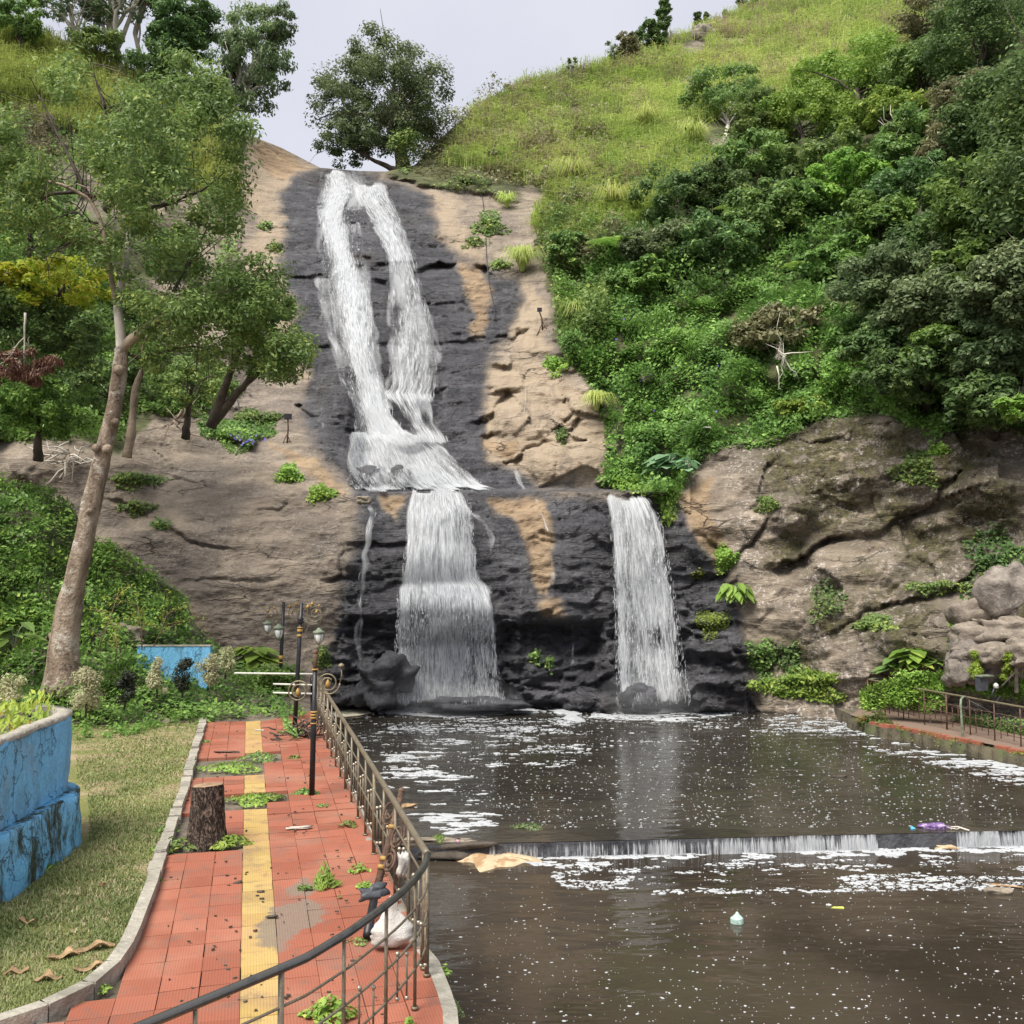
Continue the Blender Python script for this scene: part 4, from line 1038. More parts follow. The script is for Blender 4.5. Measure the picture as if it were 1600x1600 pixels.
# ------------------------------------------------------------------ falling water
def fall_sheet(name, rowsLR, mats, parent, dens_fn, off=0.22, nsub=40, seed=0, flow='surf', layers=3, cat=None, fade=9):
    """rowsLR: (v, uL, uR); a sheet following the rock, several layers of it"""
    rv = np.array([r[0] for r in rowsLR], float)
    vs = np.arange(rv[0], rv[-1] + 1, 4.0)
    L = np.interp(vs, rv, [r[1] for r in rowsLR]); R = np.interp(vs, rv, [r[2] for r in rowsLR])
    s = np.linspace(0, 1, nsub)
    UU = L[:, None] + (R - L)[:, None] * s[None]; VV = np.repeat(vs[:, None], nsub, 1)
    Db = depth_smooth(UU, VV)
    if flow == 'drop':
        Dm = np.minimum.accumulate(Db, 0)
        Db = Dm - 0.0
    res = []
    mats = ['fall_veil'] + list(mats); layers = layers + 1
    for k in range(layers):
        D = Db - off - 0.13 * k - 0.12 * noise3(np.stack([UU * .03, VV * .012, 0 * UU + k * 3.3 + seed], -1), 7)
        P = at(UU, VV, D)
        wid = np.linalg.norm(P[:, 1:] - P[:, :-1], axis=2).mean() * nsub
        ux = P[..., 0]
        uy = np.concatenate([np.zeros((1, nsub)), np.cumsum(np.linalg.norm(P[1:] - P[:-1], axis=2), 0)], 0)
        lean = (UU - (L[:, None] + (R - L)[:, None] * 0.5)) * 0
        xs_ = (s[None] - .5) * (np.interp(vs, vs, (R - L))[:, None] * 0.45 + (R - L).mean() * 0.55) * D / 1477
        edge = np.minimum(s, 1 - s)[None] * (R - L)[:, None]
        wob = 5 * noise3(np.stack([VV * .05, UU * .02, 0 * UU + seed + k], -1), 3)
        e = sstep(edge + wob, -3, 8 if (R - L).mean() > 40 else 5)
        tt_ = (VV - vs[0]) / (vs[-1] - vs[0])
        ez = np.minimum(VV - vs[0], vs[-1] - VV) + 5 * noise3(np.stack([UU * .09, VV * .09, 0 * UU + seed], -1), 8)
        if fade: e = e * sstep(ez, -1, fade)
        hole = fbm(np.stack([UU * .045, VV * .018, 0 * UU + seed * 1.7 + k * .6], -1), 3, 33)
        dn = (-.06 if k else .12) - .22 * np.clip(-hole - .05, 0, 1) * 1.6 + .10 * hole + dens_fn(s[None] + 0 * UU, tt_, UU, VV) * e - (1 - e) * 0.9
        idx = np.arange(UU.size).reshape(UU.shape)
        q = np.stack([idx[:-1, :-1], idx[:-1, 1:], idx[1:, 1:], idx[1:, :-1]], -1).reshape(-1, 4)
        res.append(mesh_np(name, P.reshape(-1, 3) - np.asarray(parent.location)[None], q, M[mats[0] if k == 0 else mats[1 + (k - 1) % (len(mats) - 1)]], parent, True, {'dens': dn.ravel()}, None, None,
                           np.stack([xs_ + 10 * k + seed, uy + 7 * k], -1).reshape(-1, 2)))
    return res

def drops(parent, poly, n, off0, off1, L=(0.05, 0.16), W=0.018, seed=1, name='spray', lean=0.0):
    uv_ = scatter(poly, n); n = len(uv_)
    g_ = np.random.default_rng(seed)
    D = depth_smooth(uv_[:, 0], uv_[:, 1]) - g_.uniform(off0, off1, n)
    P = at(uv_[:, 0], uv_[:, 1], D) - np.asarray(parent.location)[None]
    N_ = np.stack([g_.normal(0, .4, n), -np.ones(n), g_.normal(0, .2, n)], -1)
    T = np.stack([g_.normal(lean, .12, n), g_.normal(0, .1, n), np.ones(n)], -1)
    ln = g_.uniform(L[0], L[1], n) * g_.uniform(.4, 1, n)
    V = leafquads(P, N_, ln, np.minimum(W * g_.uniform(.5, 1.6, n), ln * .6), seed, 0, T)
    leafmesh(name, V, M['drops'], parent, None, seed)

wf1 = thing('waterfall', 'tall white main fall down the upper dark cliff, left branch', 'waterfall', surf(570, 690, 0.3))
fall_sheet('water_sheet', [(260,500,562),(285,494,592),(300,490,604),(330,487,578),(350,486,570),(380,488,576),(410,492,582),(425,488,585),(450,488,586),(490,496,588),(520,503,590),(550,512,592),(580,522,597),(610,534,604),(650,550,614),(692,544,655),(706,542,670)],
           ['fall_a', 'fall_b', 'fall_c'], wf1,
           lambda s, t, U_, V2: np.clip(0.30 + 0.78 * np.exp(-((s - (0.34 + 0.32 * sstep(t, .1, .55) + .0 * t)) / (0.20 + .12 * sstep(t, .7, .95))) ** 2) + 0.12 * sstep(t, .62, .9) + .14 * noise3(np.stack([s * 4, t * 14, 0 * s], -1), 41) - .12 * sstep(s, .75, .95) * (t < .3), 0, 1.15), seed=1)
fall_sheet('water_sheet', [(286,545,606),(310,538,604),(335,538,596),(360,548,592),(378,560,590)], ['fall_b', 'fall_c'], wf1, lambda s, t, U_, V2: .34 - .2 * sstep(t, .6, 1) + 0 * s, seed=41, nsub=30, layers=2, off=.12)
fall_sheet('water_sheet', [(424,489,560),(450,490,575),(490,498,588),(530,506,596),(570,528,604),(610,540,612),(650,548,622)], ['fall_b', 'fall_c'], wf1, lambda s, t, U_, V2: .44 + .2 * np.exp(-(t / .03) ** 2) - .2 * (1 - sstep(s, 0, .2)) * sstep(t, .5, .8) + 0 * s, seed=43, nsub=40, layers=2, off=.12)
drops(wf1, [(505,280),(560,280),(580,560),(640,690),(560,690),(540,560),(505,420)], 1200, .3, .7, (.06, .3), .013, 3)
wf2 = thing('waterfall', 'thinner white right branch of the upper fall splitting over a small ledge', 'waterfall', surf(650, 680, 0.3))
fall_sheet('water_sheet', [(282,548,606),(310,554,614),(340,572,630),(370,588,642),(400,600,652),(440,605,664),(480,603,676),(520,602,684),(560,602,692),(608,601,686),(612,592,684),(630,612,680),(660,632,684),(682,640,702),(700,640,712)],
           ['fall_b', 'fall_c', 'fall_b'], wf2, lambda s, t, U_, V2: 0.40 + 0.26 * np.exp(-((s - .45) / .28) ** 2) + .18 * (t < .3) + 0.2 * sstep(t, .93, .97) + .2 * np.exp(-((t - .815) / .02) ** 2), seed=4)
wf3 = thing('waterfall', 'broad foaming cascade spreading right over the rocks to the ledge', 'waterfall', surf(640, 765, 0.3))
fall_sheet('water_sheet', [(672,548,650),(700,540,700),(715,538,714),(730,540,728),(745,545,742),(756,550,756),(769,556,790)], ['fall_b', 'fall_a', 'fall_c'], wf3,
           lambda s, t, U_, V2: 0.62 + .30 * np.exp(-((s - (.30 + .45 * t)) / .24) ** 2) - .05 * (s < .28) * (t > .3) + .12 * noise3(np.stack([s * 7, t * 4, 0 * s], -1), 42) + .3 * sstep(t, .88, .97), seed=8, nsub=60, fade=5, off=.42)
wf3b = thing('waterfall', 'short thin chute right of the foaming cascade, just above the ledge', 'waterfall', surf(812, 765, .3))
fall_sheet('water_sheet', [(724,792,806),(740,798,814),(755,802,822),(769,806,828)], ['fall_b', 'fall_c'], wf3b, lambda s, t, U_, V2: .55 + 0 * s, seed=9, nsub=16, layers=2)
wf4 = thing('waterfall', 'wide lower curtain on the left, breaking on a shelf halfway down', 'waterfall', surf(700, 1095, .3))
fall_sheet('water_sheet', [(763,644,722),(780,638,732),(800,634,740),(840,632,744),(880,629,748),(905,626,752),(915,622,765),(935,620,772),(970,618,776),(1020,616,780),(1070,614,784),(1104,612,792)],
           ['fall_b', 'fall_c', 'fall_b', 'fall_c'], wf4, lambda s, t, U_, V2: 0.68 + .14 * np.exp(-((s - .45) / .25) ** 2) + .08 * np.exp(-((t - .45 - .10 * s - .03 * noise3(np.stack([s * 6, t * 4, 0 * s], -1), 3)) / .06) ** 2) - 0.10 * sstep(t, .7, .98) + .12 * noise3(np.stack([s * 5, t * 5, 0 * s], -1), 4), seed=14, nsub=70, layers=4, off=.45, fade=3)
drops(wf4, [(640,900),(760,930),(790,1100),(612,1100),(620,930)], 5000, .3, 1.1, (.06, .34), .010, 5)
drops(wf4, [(640,780),(735,780),(750,910),(626,910)], 1500, .3, .8, (.05, .25), .010, 6)
wf5 = thing('waterfall', 'straight white lower fall on the right, dropping from the ledge to the pool', 'waterfall', surf(1010, 1095, .3))
fall_sheet('water_sheet', [(771,944,1008),(785,946,1022),(800,949,1030),(840,953,1040),(880,957,1046),(940,959,1054),(1000,962,1060),(1060,965,1066),(1106,966,1072)],
           ['fall_b', 'fall_a', 'fall_c', 'fall_b'], wf5, lambda s, t, U_, V2: 0.52 + .22 * np.exp(-((s - .6) / .28) ** 2) + .2 * np.exp(-((s - .1) / .1) ** 2) - .16 * sstep(t, .7, 1) * np.exp(-((s - .35) / .12) ** 2), seed=22, nsub=60, layers=4, off=.3)
drops(wf5, [(960,800),(1032,800),(1052,900),(1080,1100),(962,1104),(958,900)], 2600, .3, 1.0, (.06, .34), .010, 7)

drops(wf3, [(545,690),(660,690),(770,766),(540,766)], 1600, .3, 1.0, (.04, .16), .012, 8)
def trickle(label, pts, w, seed, dens=.5):
    th = thing('trickle', label, 'trickle', surf(pts[-1][0], pts[-1][1], .15), 0, 'thin trickles on the dark rock')
    vs = np.arange(pts[0][1], pts[-1][1], 5.0)
    u0 = np.interp(vs, [p[1] for p in pts], [p[0] for p in pts]) + 2.5 * noise3(np.stack([vs * .06, 0 * vs, 0 * vs + seed], -1), 5)
    fall_sheet('water_sheet', [(float(v), float(u - w / 2), float(u + w / 2)) for u, v in zip(u0, vs)], ['fall_c', 'fall_b'], th, lambda s, t, U_, V2: dens + .25 * noise3(np.stack([V2 * .04, U_ * 0, U_ * 0 + seed], -1), 9), seed=seed, nsub=8, layers=2, off=.1)
trickle('thin trickle down the left edge of the lower dark rock', [(572,786),(582,800),(572,860),(564,930),(560,1000),(566,1050),(556,1098)], 13, 31, .5)
trickle('slanting trickle just right of the wide lower curtain', [(736,795),(752,815),(768,840),(766,900),(764,945)], 13, 32, .45)
trickle('short trickle dripping from the shelf under the orange stain', [(806,945),(808,1000),(807,1080)], 14, 33, .42)
trickle('hair-thin trickle along the right edge of the orange stain', [(834,772),(848,800),(860,840),(866,900),(868,930)], 6, 34, .5)
trickle('curving trickle on the dark rock left of the upper fall', [(515,590),(505,630),(503,670),(507,692)], 9, 35, .5)
trickle('thin strand right of the upper right branch', [(672,500),(684,530),(690,570),(682,600),(674,612)], 10, 36, .5)
trickle('hair-thin drip left of the lower right fall', [(897,980),(893,1030),(895,1080)], 7, 37, .35)

# water curtain over the weir
wc = thing('weir_curtain', 'low curtain of water spilling over the weir', 'water curtain', (6, weir_line(6) - .3, WZ2))
xs = np.arange(WL[0] + 1.3, 23, 0.06); zs = np.linspace(0, 1, 7)
def wcurt(off):
    P = []
    for z in zs: P.append(np.stack([xs, weir_line(xs) - 0.275 - off - 0.04 * z, np.full(len(xs), WZ + 0.006) * (1 - z) + (WZ2 + .002) * z], -1))
    P = np.array(P); idx = np.arange(P.shape[0] * P.shape[1]).reshape(P.shape[:2])
    q = np.stack([idx[:-1, :-1], idx[1:, :-1], idx[1:, 1:], idx[:-1, 1:]], -1).reshape(-1, 4)
    dn = .70 + .45 * noise3(np.stack([xs * 1.6, 0 * xs, 0 * xs + off * 50], -1), 77); dn = np.where((xs > 6.2) & (xs < 7.6), -.3, dn)
    dn = dn - .5 * (1 - sstep(xs, WL[0] + 1.3, WL[0] + 3.5))
    dn = dn[None] - np.maximum(0, .35 - zs[:, None] * .9)
    mesh_np('water_sheet', P.reshape(-1, 3) - np.asarray(wc.location)[None], q, M['fall_c'], wc, True, {'dens': dn.ravel()}, None, None, np.stack([np.repeat(xs[None], 7, 0), np.repeat(zs[:, None] * .25, len(xs), 1)], -1).reshape(-1, 2))
wcurt(0.0); wcurt(0.03)

# ------------------------------------------------------------------ foam on the water
def foam(name, specs, mat, z_of, seed, kind='stuff'):
    """specs: (polygon, n, size range in m, noise threshold, elongation)"""
    g_ = np.random.default_rng(seed); V = []; Fc = []; n0 = 0
    for (poly, n, sz, th, el) in specs:
        q = scatter(poly, n * (3 if th is not None else 1))
        z = z_of(q[:, 1])
        P = gp(q[:, 0], q[:, 1], z)
        if th is not None:
            f = 0.75 * fbm(P * np.array([0.7, 1.5, 1]), 3, seed) + 0.75 * noise3(P * np.array([2.2, 8, 1]), seed + 5) + .4 * noise3(P * np.array([6.0, 18, 1]), seed + 6)
            k = f > th; P = P[k][:n]; f = f[k][:n]
        m = len(P); K_ = 8
        a = np.linspace(0, 2 * math.pi, K_, endpoint=False)
        r = sz[0] + (sz[1] - sz[0]) * g_.uniform(0, 1, m) ** 3.6
        rr = r[:, None] * g_.uniform(.55, 1.25, (m, K_))
        rot = g_.normal(0, .35, m)
        x = rr * np.cos(a) * el * g_.uniform(.8, 1.6, m)[:, None]; y = rr * np.sin(a)
        X = x * np.cos(rot)[:, None] - y * np.sin(rot)[:, None]; Y = x * np.sin(rot)[:, None] + y * np.cos(rot)[:, None]
        h = 0.004 + 0.25 * r.clip(0, .03) * g_.uniform(0.3, 1, m)
        zb = P[:, 2] + 0.0015 + g_.uniform(0, .003, m)
        ring = np.stack([P[:, 0, None] + X, P[:, 1, None] + Y, np.repeat(zb[:, None], K_, 1)], -1)
        top = np.stack([P[:, 0, None] + X * .72, P[:, 1, None] + Y * .72, np.repeat((zb + h)[:, None], K_, 1)], -1)
        VV = np.concatenate([ring, top], 1).reshape(-1, 3)
        base_ = n0 + np.arange(m)[:, None] * 16
        for i in range(K_):
            j = (i + 1) % K_
            Fc.append(np.concatenate([base_ + i, base_ + j, base_ + 8 + j, base_ + 8 + i], 1))
        Fc.append(np.concatenate([base_ + 8, base_ + 9, base_ + 10, base_ + 11], 1)); Fc.append(np.concatenate([base_ + 8, base_ + 11, base_ + 12, base_ + 15], 1)); Fc.append(np.concatenate([base_ + 12, base_ + 13, base_ + 14, base_ + 15], 1))
        V.append(VV); n0 += len(VV)
    o = mesh_np(name, np.concatenate(V), np.concatenate(Fc), mat, None, True)
    return o
UPz = lambda v: np.full(np.shape(v), WZ); LOz = lambda v: np.full(np.shape(v), WZ2)
o = foam('foam', [
    ([(560,1150),(700,1120),(880,1130),(930,1180),(760,1240),(720,1300),(660,1300),(600,1230)], 3600, (.006, .035), 0.42, 2.4),
    ([(600,1180),(690,1170),(720,1230),(800,1290),(700,1305),(650,1290)], 2800, (.006, .03), 0.30, 2.4),
    ([(530,1108),(1330,1108),(1560,1200),(1600,1290),(850,1295),(600,1200)], 3200, (.004, .018), None, 1.6),
    ([(1180,1106),(1330,1122),(1600,1196),(1620,1235),(1400,1180),(1200,1135)], 2000, (.008, .035), 0.25, 2.2),
    ([(1330,1134),(1600,1196),(1620,1212),(1500,1190),(1350,1150)], 1200, (.008, .05), 0.1, 2.4),
    ([(620,1098),(800,1102),(860,1112),(700,1122),(600,1114)], 2600, (.015, .06), -.3, 1.7),
    ([(940,1100),(1110,1100),(1180,1112),(1060,1128),(920,1122)], 2200, (.015, .06), -.3, 1.7),
    ([(850,1106),(900,1104),(915,1128),(880,1135),(860,1120)], 250, (.012, .06), -.2, 1.6),
    ([(560,1112),(1180,1106),(1240,1150),(900,1170),(600,1150)], 1500, (.006, .03), 0.3, 2.0)], M['foam'], UPz, 11)
tag(o, 'white foam flecks drifting on the upper pool', 'foam', kind='stuff')
o = foam('foam', [
    ([(680,1345),(1620,1325),(1700,1640),(700,1640)], 1500, (.003, .015), None, 1.25),
    ([(820,1335),(1620,1318),(1620,1390),(900,1400)], 2600, (.006, .035), 0.25, 1.6),
    ([(800,1333),(1620,1312),(1620,1336),(1100,1345),(840,1356)], 2400, (.008, .045), 0.2, 1.9),
    ([(780,1333),(1620,1313),(1620,1322),(820,1344)], 1800, (.010, .05), -.3, 1.9)], M['foam'], LOz, 12)
tag(o, 'white foam flecks and suds on the lower pool below the weir', 'foam', kind='stuff')

def blob(name, label, cat, pxpts, z, h, mat, seed, noise_a=.35):
    """thick froth raft outlined on the water"""
    P = np.array([gp(a, b, z) for a, b in pxpts]); c = P.mean(0)
    ring = resample(np.concatenate([P, P[:1]]), 0.05)[:-1]
    Vs = []; n = len(ring)
    for k, t_ in enumerate(np.linspace(1, 0.02, 9)):
        q = c + (ring - c) * t_
        q[:, 0] += 0.05 * t_ * noise3(ring * 5, seed); q[:, 1] += 0.07 * t_ * noise3(ring * 4, seed + 1)
        e = (1 - t_ ** 2.5)
        q[:, 2] = z + 0.002 + h * e * (1 + noise_a * fbm(q * 3.0, 4, seed + 2)) 
        Vs.append(q)
    V = np.concatenate(Vs); idx = np.arange(len(V)).reshape(9, n); idx = np.c_[idx, idx[:, :1]]
    q = np.stack([idx[:-1, :-1], idx[:-1, 1:], idx[1:, 1:], idx[1:, :-1]], -1).reshape(-1, 4)
    return tag(mesh_np(name, V, q, mat, None, True, None, V[0]), label, cat)
blob('foam_raft', 'thick tan and cream froth heaped below the left end of the weir', 'foam raft', [(705,1347),(722,1340),(742,1328),(775,1324),(800,1330),(840,1338),(852,1346),(820,1350),(790,1354),(770,1357),(752,1362),(744,1352),(735,1347)], WZ2, .10, M['foam_tan'], 61)
blob('foam_raft', 'cream froth strip in the far left corner of the upper pool', 'foam raft', [(505,1108),(540,1108),(578,1109),(582,1114),(560,1118),(530,1120),(505,1118)], WZ, .07, M['foam_cream'], 62)
blob('foam_raft', 'pale foam patch drifting in front of the middle rocks', 'foam raft', [(862,1107),(885,1106),(905,1110),(908,1116),(893,1118),(912,1124),(900,1128),(880,1124),(888,1118),(866,1114)], WZ, .05, M['foam'], 63)

blob('foam_raft', 'boiling white froth where the wide lower curtain lands', 'foam raft', [(600,1100),(640,1097),(700,1098),(760,1099),(812,1101),(820,1106),(760,1110),(700,1112),(640,1111),(596,1108)], WZ, .16, M['foam'], 64, .8)
blob('foam_raft', 'boiling white froth where the straight right fall lands', 'foam raft', [(950,1101),(980,1098),(1030,1098),(1075,1100),(1100,1104),(1080,1110),(1020,1114),(960,1111),(940,1106)], WZ, .18, M['foam'], 65, .8)

def mist(label, c, r, dens):
    m, t, out = newmat('mist'); v = t.nodes.new('ShaderNodeVolumePrincipled'); v.inputs['Color'].default_value = (.95, .96, .98, 1); v.inputs['Density'].default_value = dens; v.inputs['Anisotropy'].default_value = .2
    t.links.new(v.outputs[0], out.inputs['Volume'])
    for k in (1.0, .7, .42):
        G_ = Geo(); a = np.linspace(0, 2 * math.pi, 22, endpoint=False); B = np.linspace(.02, math.pi - .02, 12); V = []
        for b in B:
            d = np.stack([np.sin(b) * np.cos(a), np.sin(b) * np.sin(a), 0 * a - np.cos(b)], -1); V.append(d * np.array(r) * k * (1 + .25 * noise3(d * 1.7 + c, 5))[:, None])
        V = np.concatenate(V); G_.add(V, [(i * 22 + j, i * 22 + (j + 1) % 22, (i + 1) * 22 + (j + 1) % 22, (i + 1) * 22 + j) for i in range(11) for j in range(22)] + [tuple(range(21, -1, -1)), tuple(range(11 * 22, 12 * 22))])
        if k == 1.0: o = G_.build('mist', m); o.location = [float(x) for x in c]; tag(o, label, 'mist', None, 'stuff')
        else: G_.build('mist_core', m, o)
mist('thin spray mist at the foot of the wide lower curtain', at(700, 1092, 28.9), (2.3, .9, .75), .10)
mist('thin spray mist at the foot of the straight right fall', at(1015, 1092, 28.7), (1.7, .8, .8), .12)
mist('thin spray mist over the cascade above the ledge', at(620, 715, 33.0), (2.0, .9, 1.0), .10)
# ------------------------------------------------------------------ vegetation
UPV = np.array([0, 0, 1.0])
def cover(name, poly, n, mat, size, hgt, seed, surf_fn=None, toward=0.55, clumpf=0.6, label=None, cat=None, kind='stuff', bump=0.5, vscale=1.0, keep=None, up=.7):
    """leafy ground cover: leaves spread through an uneven layer over the surface"""
    sf = surf_fn or surf
    g_ = np.random.default_rng(seed)
    q = scatter(poly, n)
    if keep is not None: q = q[keep(q[:, 0], q[:, 1])]
    P0 = sf(q[:, 0], q[:, 1], 0.0)
    h = np.clip(0.5 + fbm(P0 * clumpf, 4, seed, 0.6), 0.02, 1.6) * hgt
    m = len(q)
    t = g_.uniform(0, 1, m) ** 0.6
    A = np.array([-0.12, -0.75, 0.65])
    off = (h * t)[:, None] * A + g_.normal(0, size * .6, (m, 3))
    P = P0 + off
    # facet direction of the bumpy layer
    e = 0.25
    gx = (fbm((P0 + [e, 0, 0]) * clumpf * 1.6, 3, seed) - fbm((P0 - [e, 0, 0]) * clumpf * 1.6, 3, seed)) / e
    gz = (fbm((P0 + [0, 0, e]) * clumpf * 1.6, 3, seed) - fbm((P0 - [0, 0, e]) * clumpf * 1.6, 3, seed)) / e
    N_ = np.stack([-gx * bump, -toward + 0 * gx, up - gz * bump], -1) + g_.normal(0, .38, (m, 3))
    L = size * g_.uniform(.6, 1.35, m); 
    V = leafquads(P, N_, L, L * g_.uniform(.45, .75, m), seed, .15)
    cl = np.clip(0.5 + 0.5 * noise3(P0 * 0.8, seed + 3) + 0.35 * (t - .5), 0, 1)
    o = leafmesh(name, V, mat, None, None, seed, cl)
    return tag(o, label, cat, None, kind)

def limbs(G_, base, targets, r0, seed=0, trunk=None, r_end=.02, sag=.12, nseg=7):
    """trunk polyline first, then limbs leaving it towards the leaf clumps"""
    g_ = np.random.default_rng(seed)
    T = np.asarray(trunk, float)
    n = len(T); R = np.linspace(r0, r0 * .42, n)
    R[0] *= 1.25
    Ts = resample(T, max(.15, np.linalg.norm(T[-1] - T[0]) / 14))
    Ts[1:-1] += g_.normal(0, r0 * .10, Ts[1:-1].shape)
    G_.tube(Ts, np.interp(np.linspace(0, 1, len(Ts)), np.linspace(0, 1, n), R), 9)
    for tg_ in targets:
        f = g_.uniform(.45, 1.0); k = f * (len(Ts) - 1); i = int(min(k, len(Ts) - 2)); st = Ts[i] + (Ts[i + 1] - Ts[i]) * (k - i)
        d = tg_ - st; L = np.linalg.norm(d)
        if L < .3: continue
        s = np.linspace(0, 1, nseg)[:, None]
        P = st + d * s + np.array([0, 0, 1]) * (np.sin(s * math.pi) * L * sag) + g_.normal(0, L * .035, (nseg, 3)) * np.sin(s * math.pi)
        rb = max(r_end, r0 * .42 * (1.2 - f * .7) * min(1, L / 3 + .35))
        G_.tube(P, np.linspace(rb, r_end * .6, nseg), 6)
        # twigs
        for q in range(2):
            a = P[g_.integers(2, nseg - 1)]; e = a + g_.normal(0, .22, 3) * L + np.array([0, 0, .1 * L])
            m_ = (a + e) / 2 + g_.normal(0, .05 * L, 3)
            G_.tube([a, m_, e], [r_end * .8, r_end * .6, r_end * .3], 4)

def crown_leaves(clumps, rads, per, size, seed, flat=.7, outw=None, aspect=.5, droop=0.0, center=None, up=.7):
    g_ = np.random.default_rng(seed)
    P, Nn, Cl, T = [], [], [], []
    cen = np.mean(clumps, 0) if center is None else center
    for c, r in zip(clumps, rads):
        n = int(per * g_.uniform(.7, 1.3))
        d = g_.normal(size=(n, 3)); d /= np.linalg.norm(d, axis=1, keepdims=True) + 1e-9
        rr = r * g_.uniform(0, 1, (n, 1)) ** .45
        p = d * rr * np.array([1, 1, flat]) * (1 + .3 * noise3(d * 1.7 + c, seed)[:, None])
        P.append(c + p)
        Nn.append(d * .8 + UPV * up + g_.normal(0, .45, (n, 3)))
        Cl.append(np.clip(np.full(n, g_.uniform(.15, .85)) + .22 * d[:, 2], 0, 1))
        t = g_.normal(size=(n, 3)); t[:, 2] -= droop * 3; T.append(t)
    P, Nn, Cl, T = np.concatenate(P), np.concatenate(Nn), np.concatenate(Cl), np.concatenate(T)
    L = size * g_.uniform(.6, 1.3, len(P))
    return leafquads(P, Nn, L, L * aspect, seed, .12, T), Cl

def tree(name, label, cat, base, cpos, radii, mat, bark, nclump, per, size, seed, r0=.15, clr=.3, group=None, shell=.55, bottom=-.35, trunk_mid=None, flat=.7, droop=0.0, nl=10, aspect=.5, keepfn=None, up=.7):
    g_ = np.random.default_rng(seed)
    base = np.asarray(base, float); cpos = np.asarray(cpos, float); radii = np.asarray(radii, float)
    cl = []
    while len(cl) < nclump:
        d = g_.normal(size=3); d /= np.linalg.norm(d)
        rr = g_.uniform(shell ** 3, 1) ** (1 / 3) * (1 + .28 * float(noise3(d * 1.6 + seed, seed)))
        if d[2] * rr < bottom: continue
        cl.append(cpos + d * rr * radii)
    cl = np.array(cl)
    if keepfn is not None: cl = cl[[keepfn(c) for c in cl]]
    t = thing(name, label, cat, base, 0, group)
    rads = clr * radii.mean() * g_.uniform(.65, 1.3, len(cl))
    V, C_ = crown_leaves(cl - base, rads, per, size, seed, flat, aspect=aspect, droop=droop, center=cpos - base, up=up)
    leafmesh('crown', V, M[mat], t, None, seed, C_)
    G_ = Geo()
    mid = (base + cpos) / 2 + g_.normal(0, .06, 3) * np.linalg.norm(cpos - base) if trunk_mid is None else np.asarray(trunk_mid, float)
    tr_ = np.array([base - [0, 0, .3], mid, cpos + (0, 0, -.1 * radii[2])]) - base
    k = g_.choice(len(cl), min(nl, len(cl)), replace=False)
    limbs(G_, None, cl[k] - base, r0, seed, tr_, r_end=max(.012, r0 * .12))
    G_.build('trunk', M[bark], t)
    return t

# ---- right hillside: creeper and shrub cover
VINE = [(870,440),(960,400),(1060,480),(1180,450),(1320,480),(1420,560),(1520,620),(1640,640),(1700,700),(1620,690),(1560,668),(1480,690),(1420,668),(1380,645),(1330,652),(1290,655),(1250,680),(1190,700),(1130,698),(1090,722),(1070,765),(1050,782),(1000,768),(940,762),(950,700),(940,650),(912,590),(882,560),(870,500)]
cover('creeper', VINE, 85000, M['leaf_vine'], .15, .75, 201, label='dense green creepers covering the slope above the right-hand cliff', cat='creeper', keep=lambda u, v: noise3(np.stack([u / 22, v / 22, 0 * u], -1), 5) > -.62)
BACKR = [(860,330),(1000,280),(1180,180),(1300,120),(1460,60),(1640,0),(1750,300),(1700,680),(1560,640),(1400,560),(1300,470),(1060,480),(960,420)]
cover('undergrowth', BACKR, 42000, M['leaf_dark'], .20, 1.0, 202, label='dark undergrowth between the trees on the right-hand slope', cat='undergrowth')
cover('undergrowth', [(1120,350),(1330,320),(1360,430),(1250,450),(1060,470),(1010,430)], 11000, M['leaf_vine'], .17, .8, 208, label='creepers and low scrub running up under the middle of the wood', cat='undergrowth')
SCRUB = [(680,222),(760,150),(830,128),(900,112),(960,120),(1000,300),(960,420),(870,440),(840,380),(850,300),(780,290),(690,280),(640,268),(652,256)]
cover('scrub', SCRUB, 22000, M['leaf_olive'], .20, .9, 203, label='olive scrub on the spur right of the fall top', cat='scrub', up=.9)
cover('scrub', [(840,380),(880,330),(960,380),(950,520),(900,580),(880,540),(870,470)], 9000, M['leaf_mid'], .18, 1.0, 204, label='mid green scrub along the rock edge right of the upper fall', cat='scrub')
cover('creeper', [(1040,748),(1075,735),(1065,770),(1052,800),(1045,830),(1034,800),(1020,775),(960,768),(960,755)], 2600, M['leaf_bright'], .12, .3, 205, label='bright green creeper hanging over the ledge beside the right fall', cat='creeper')

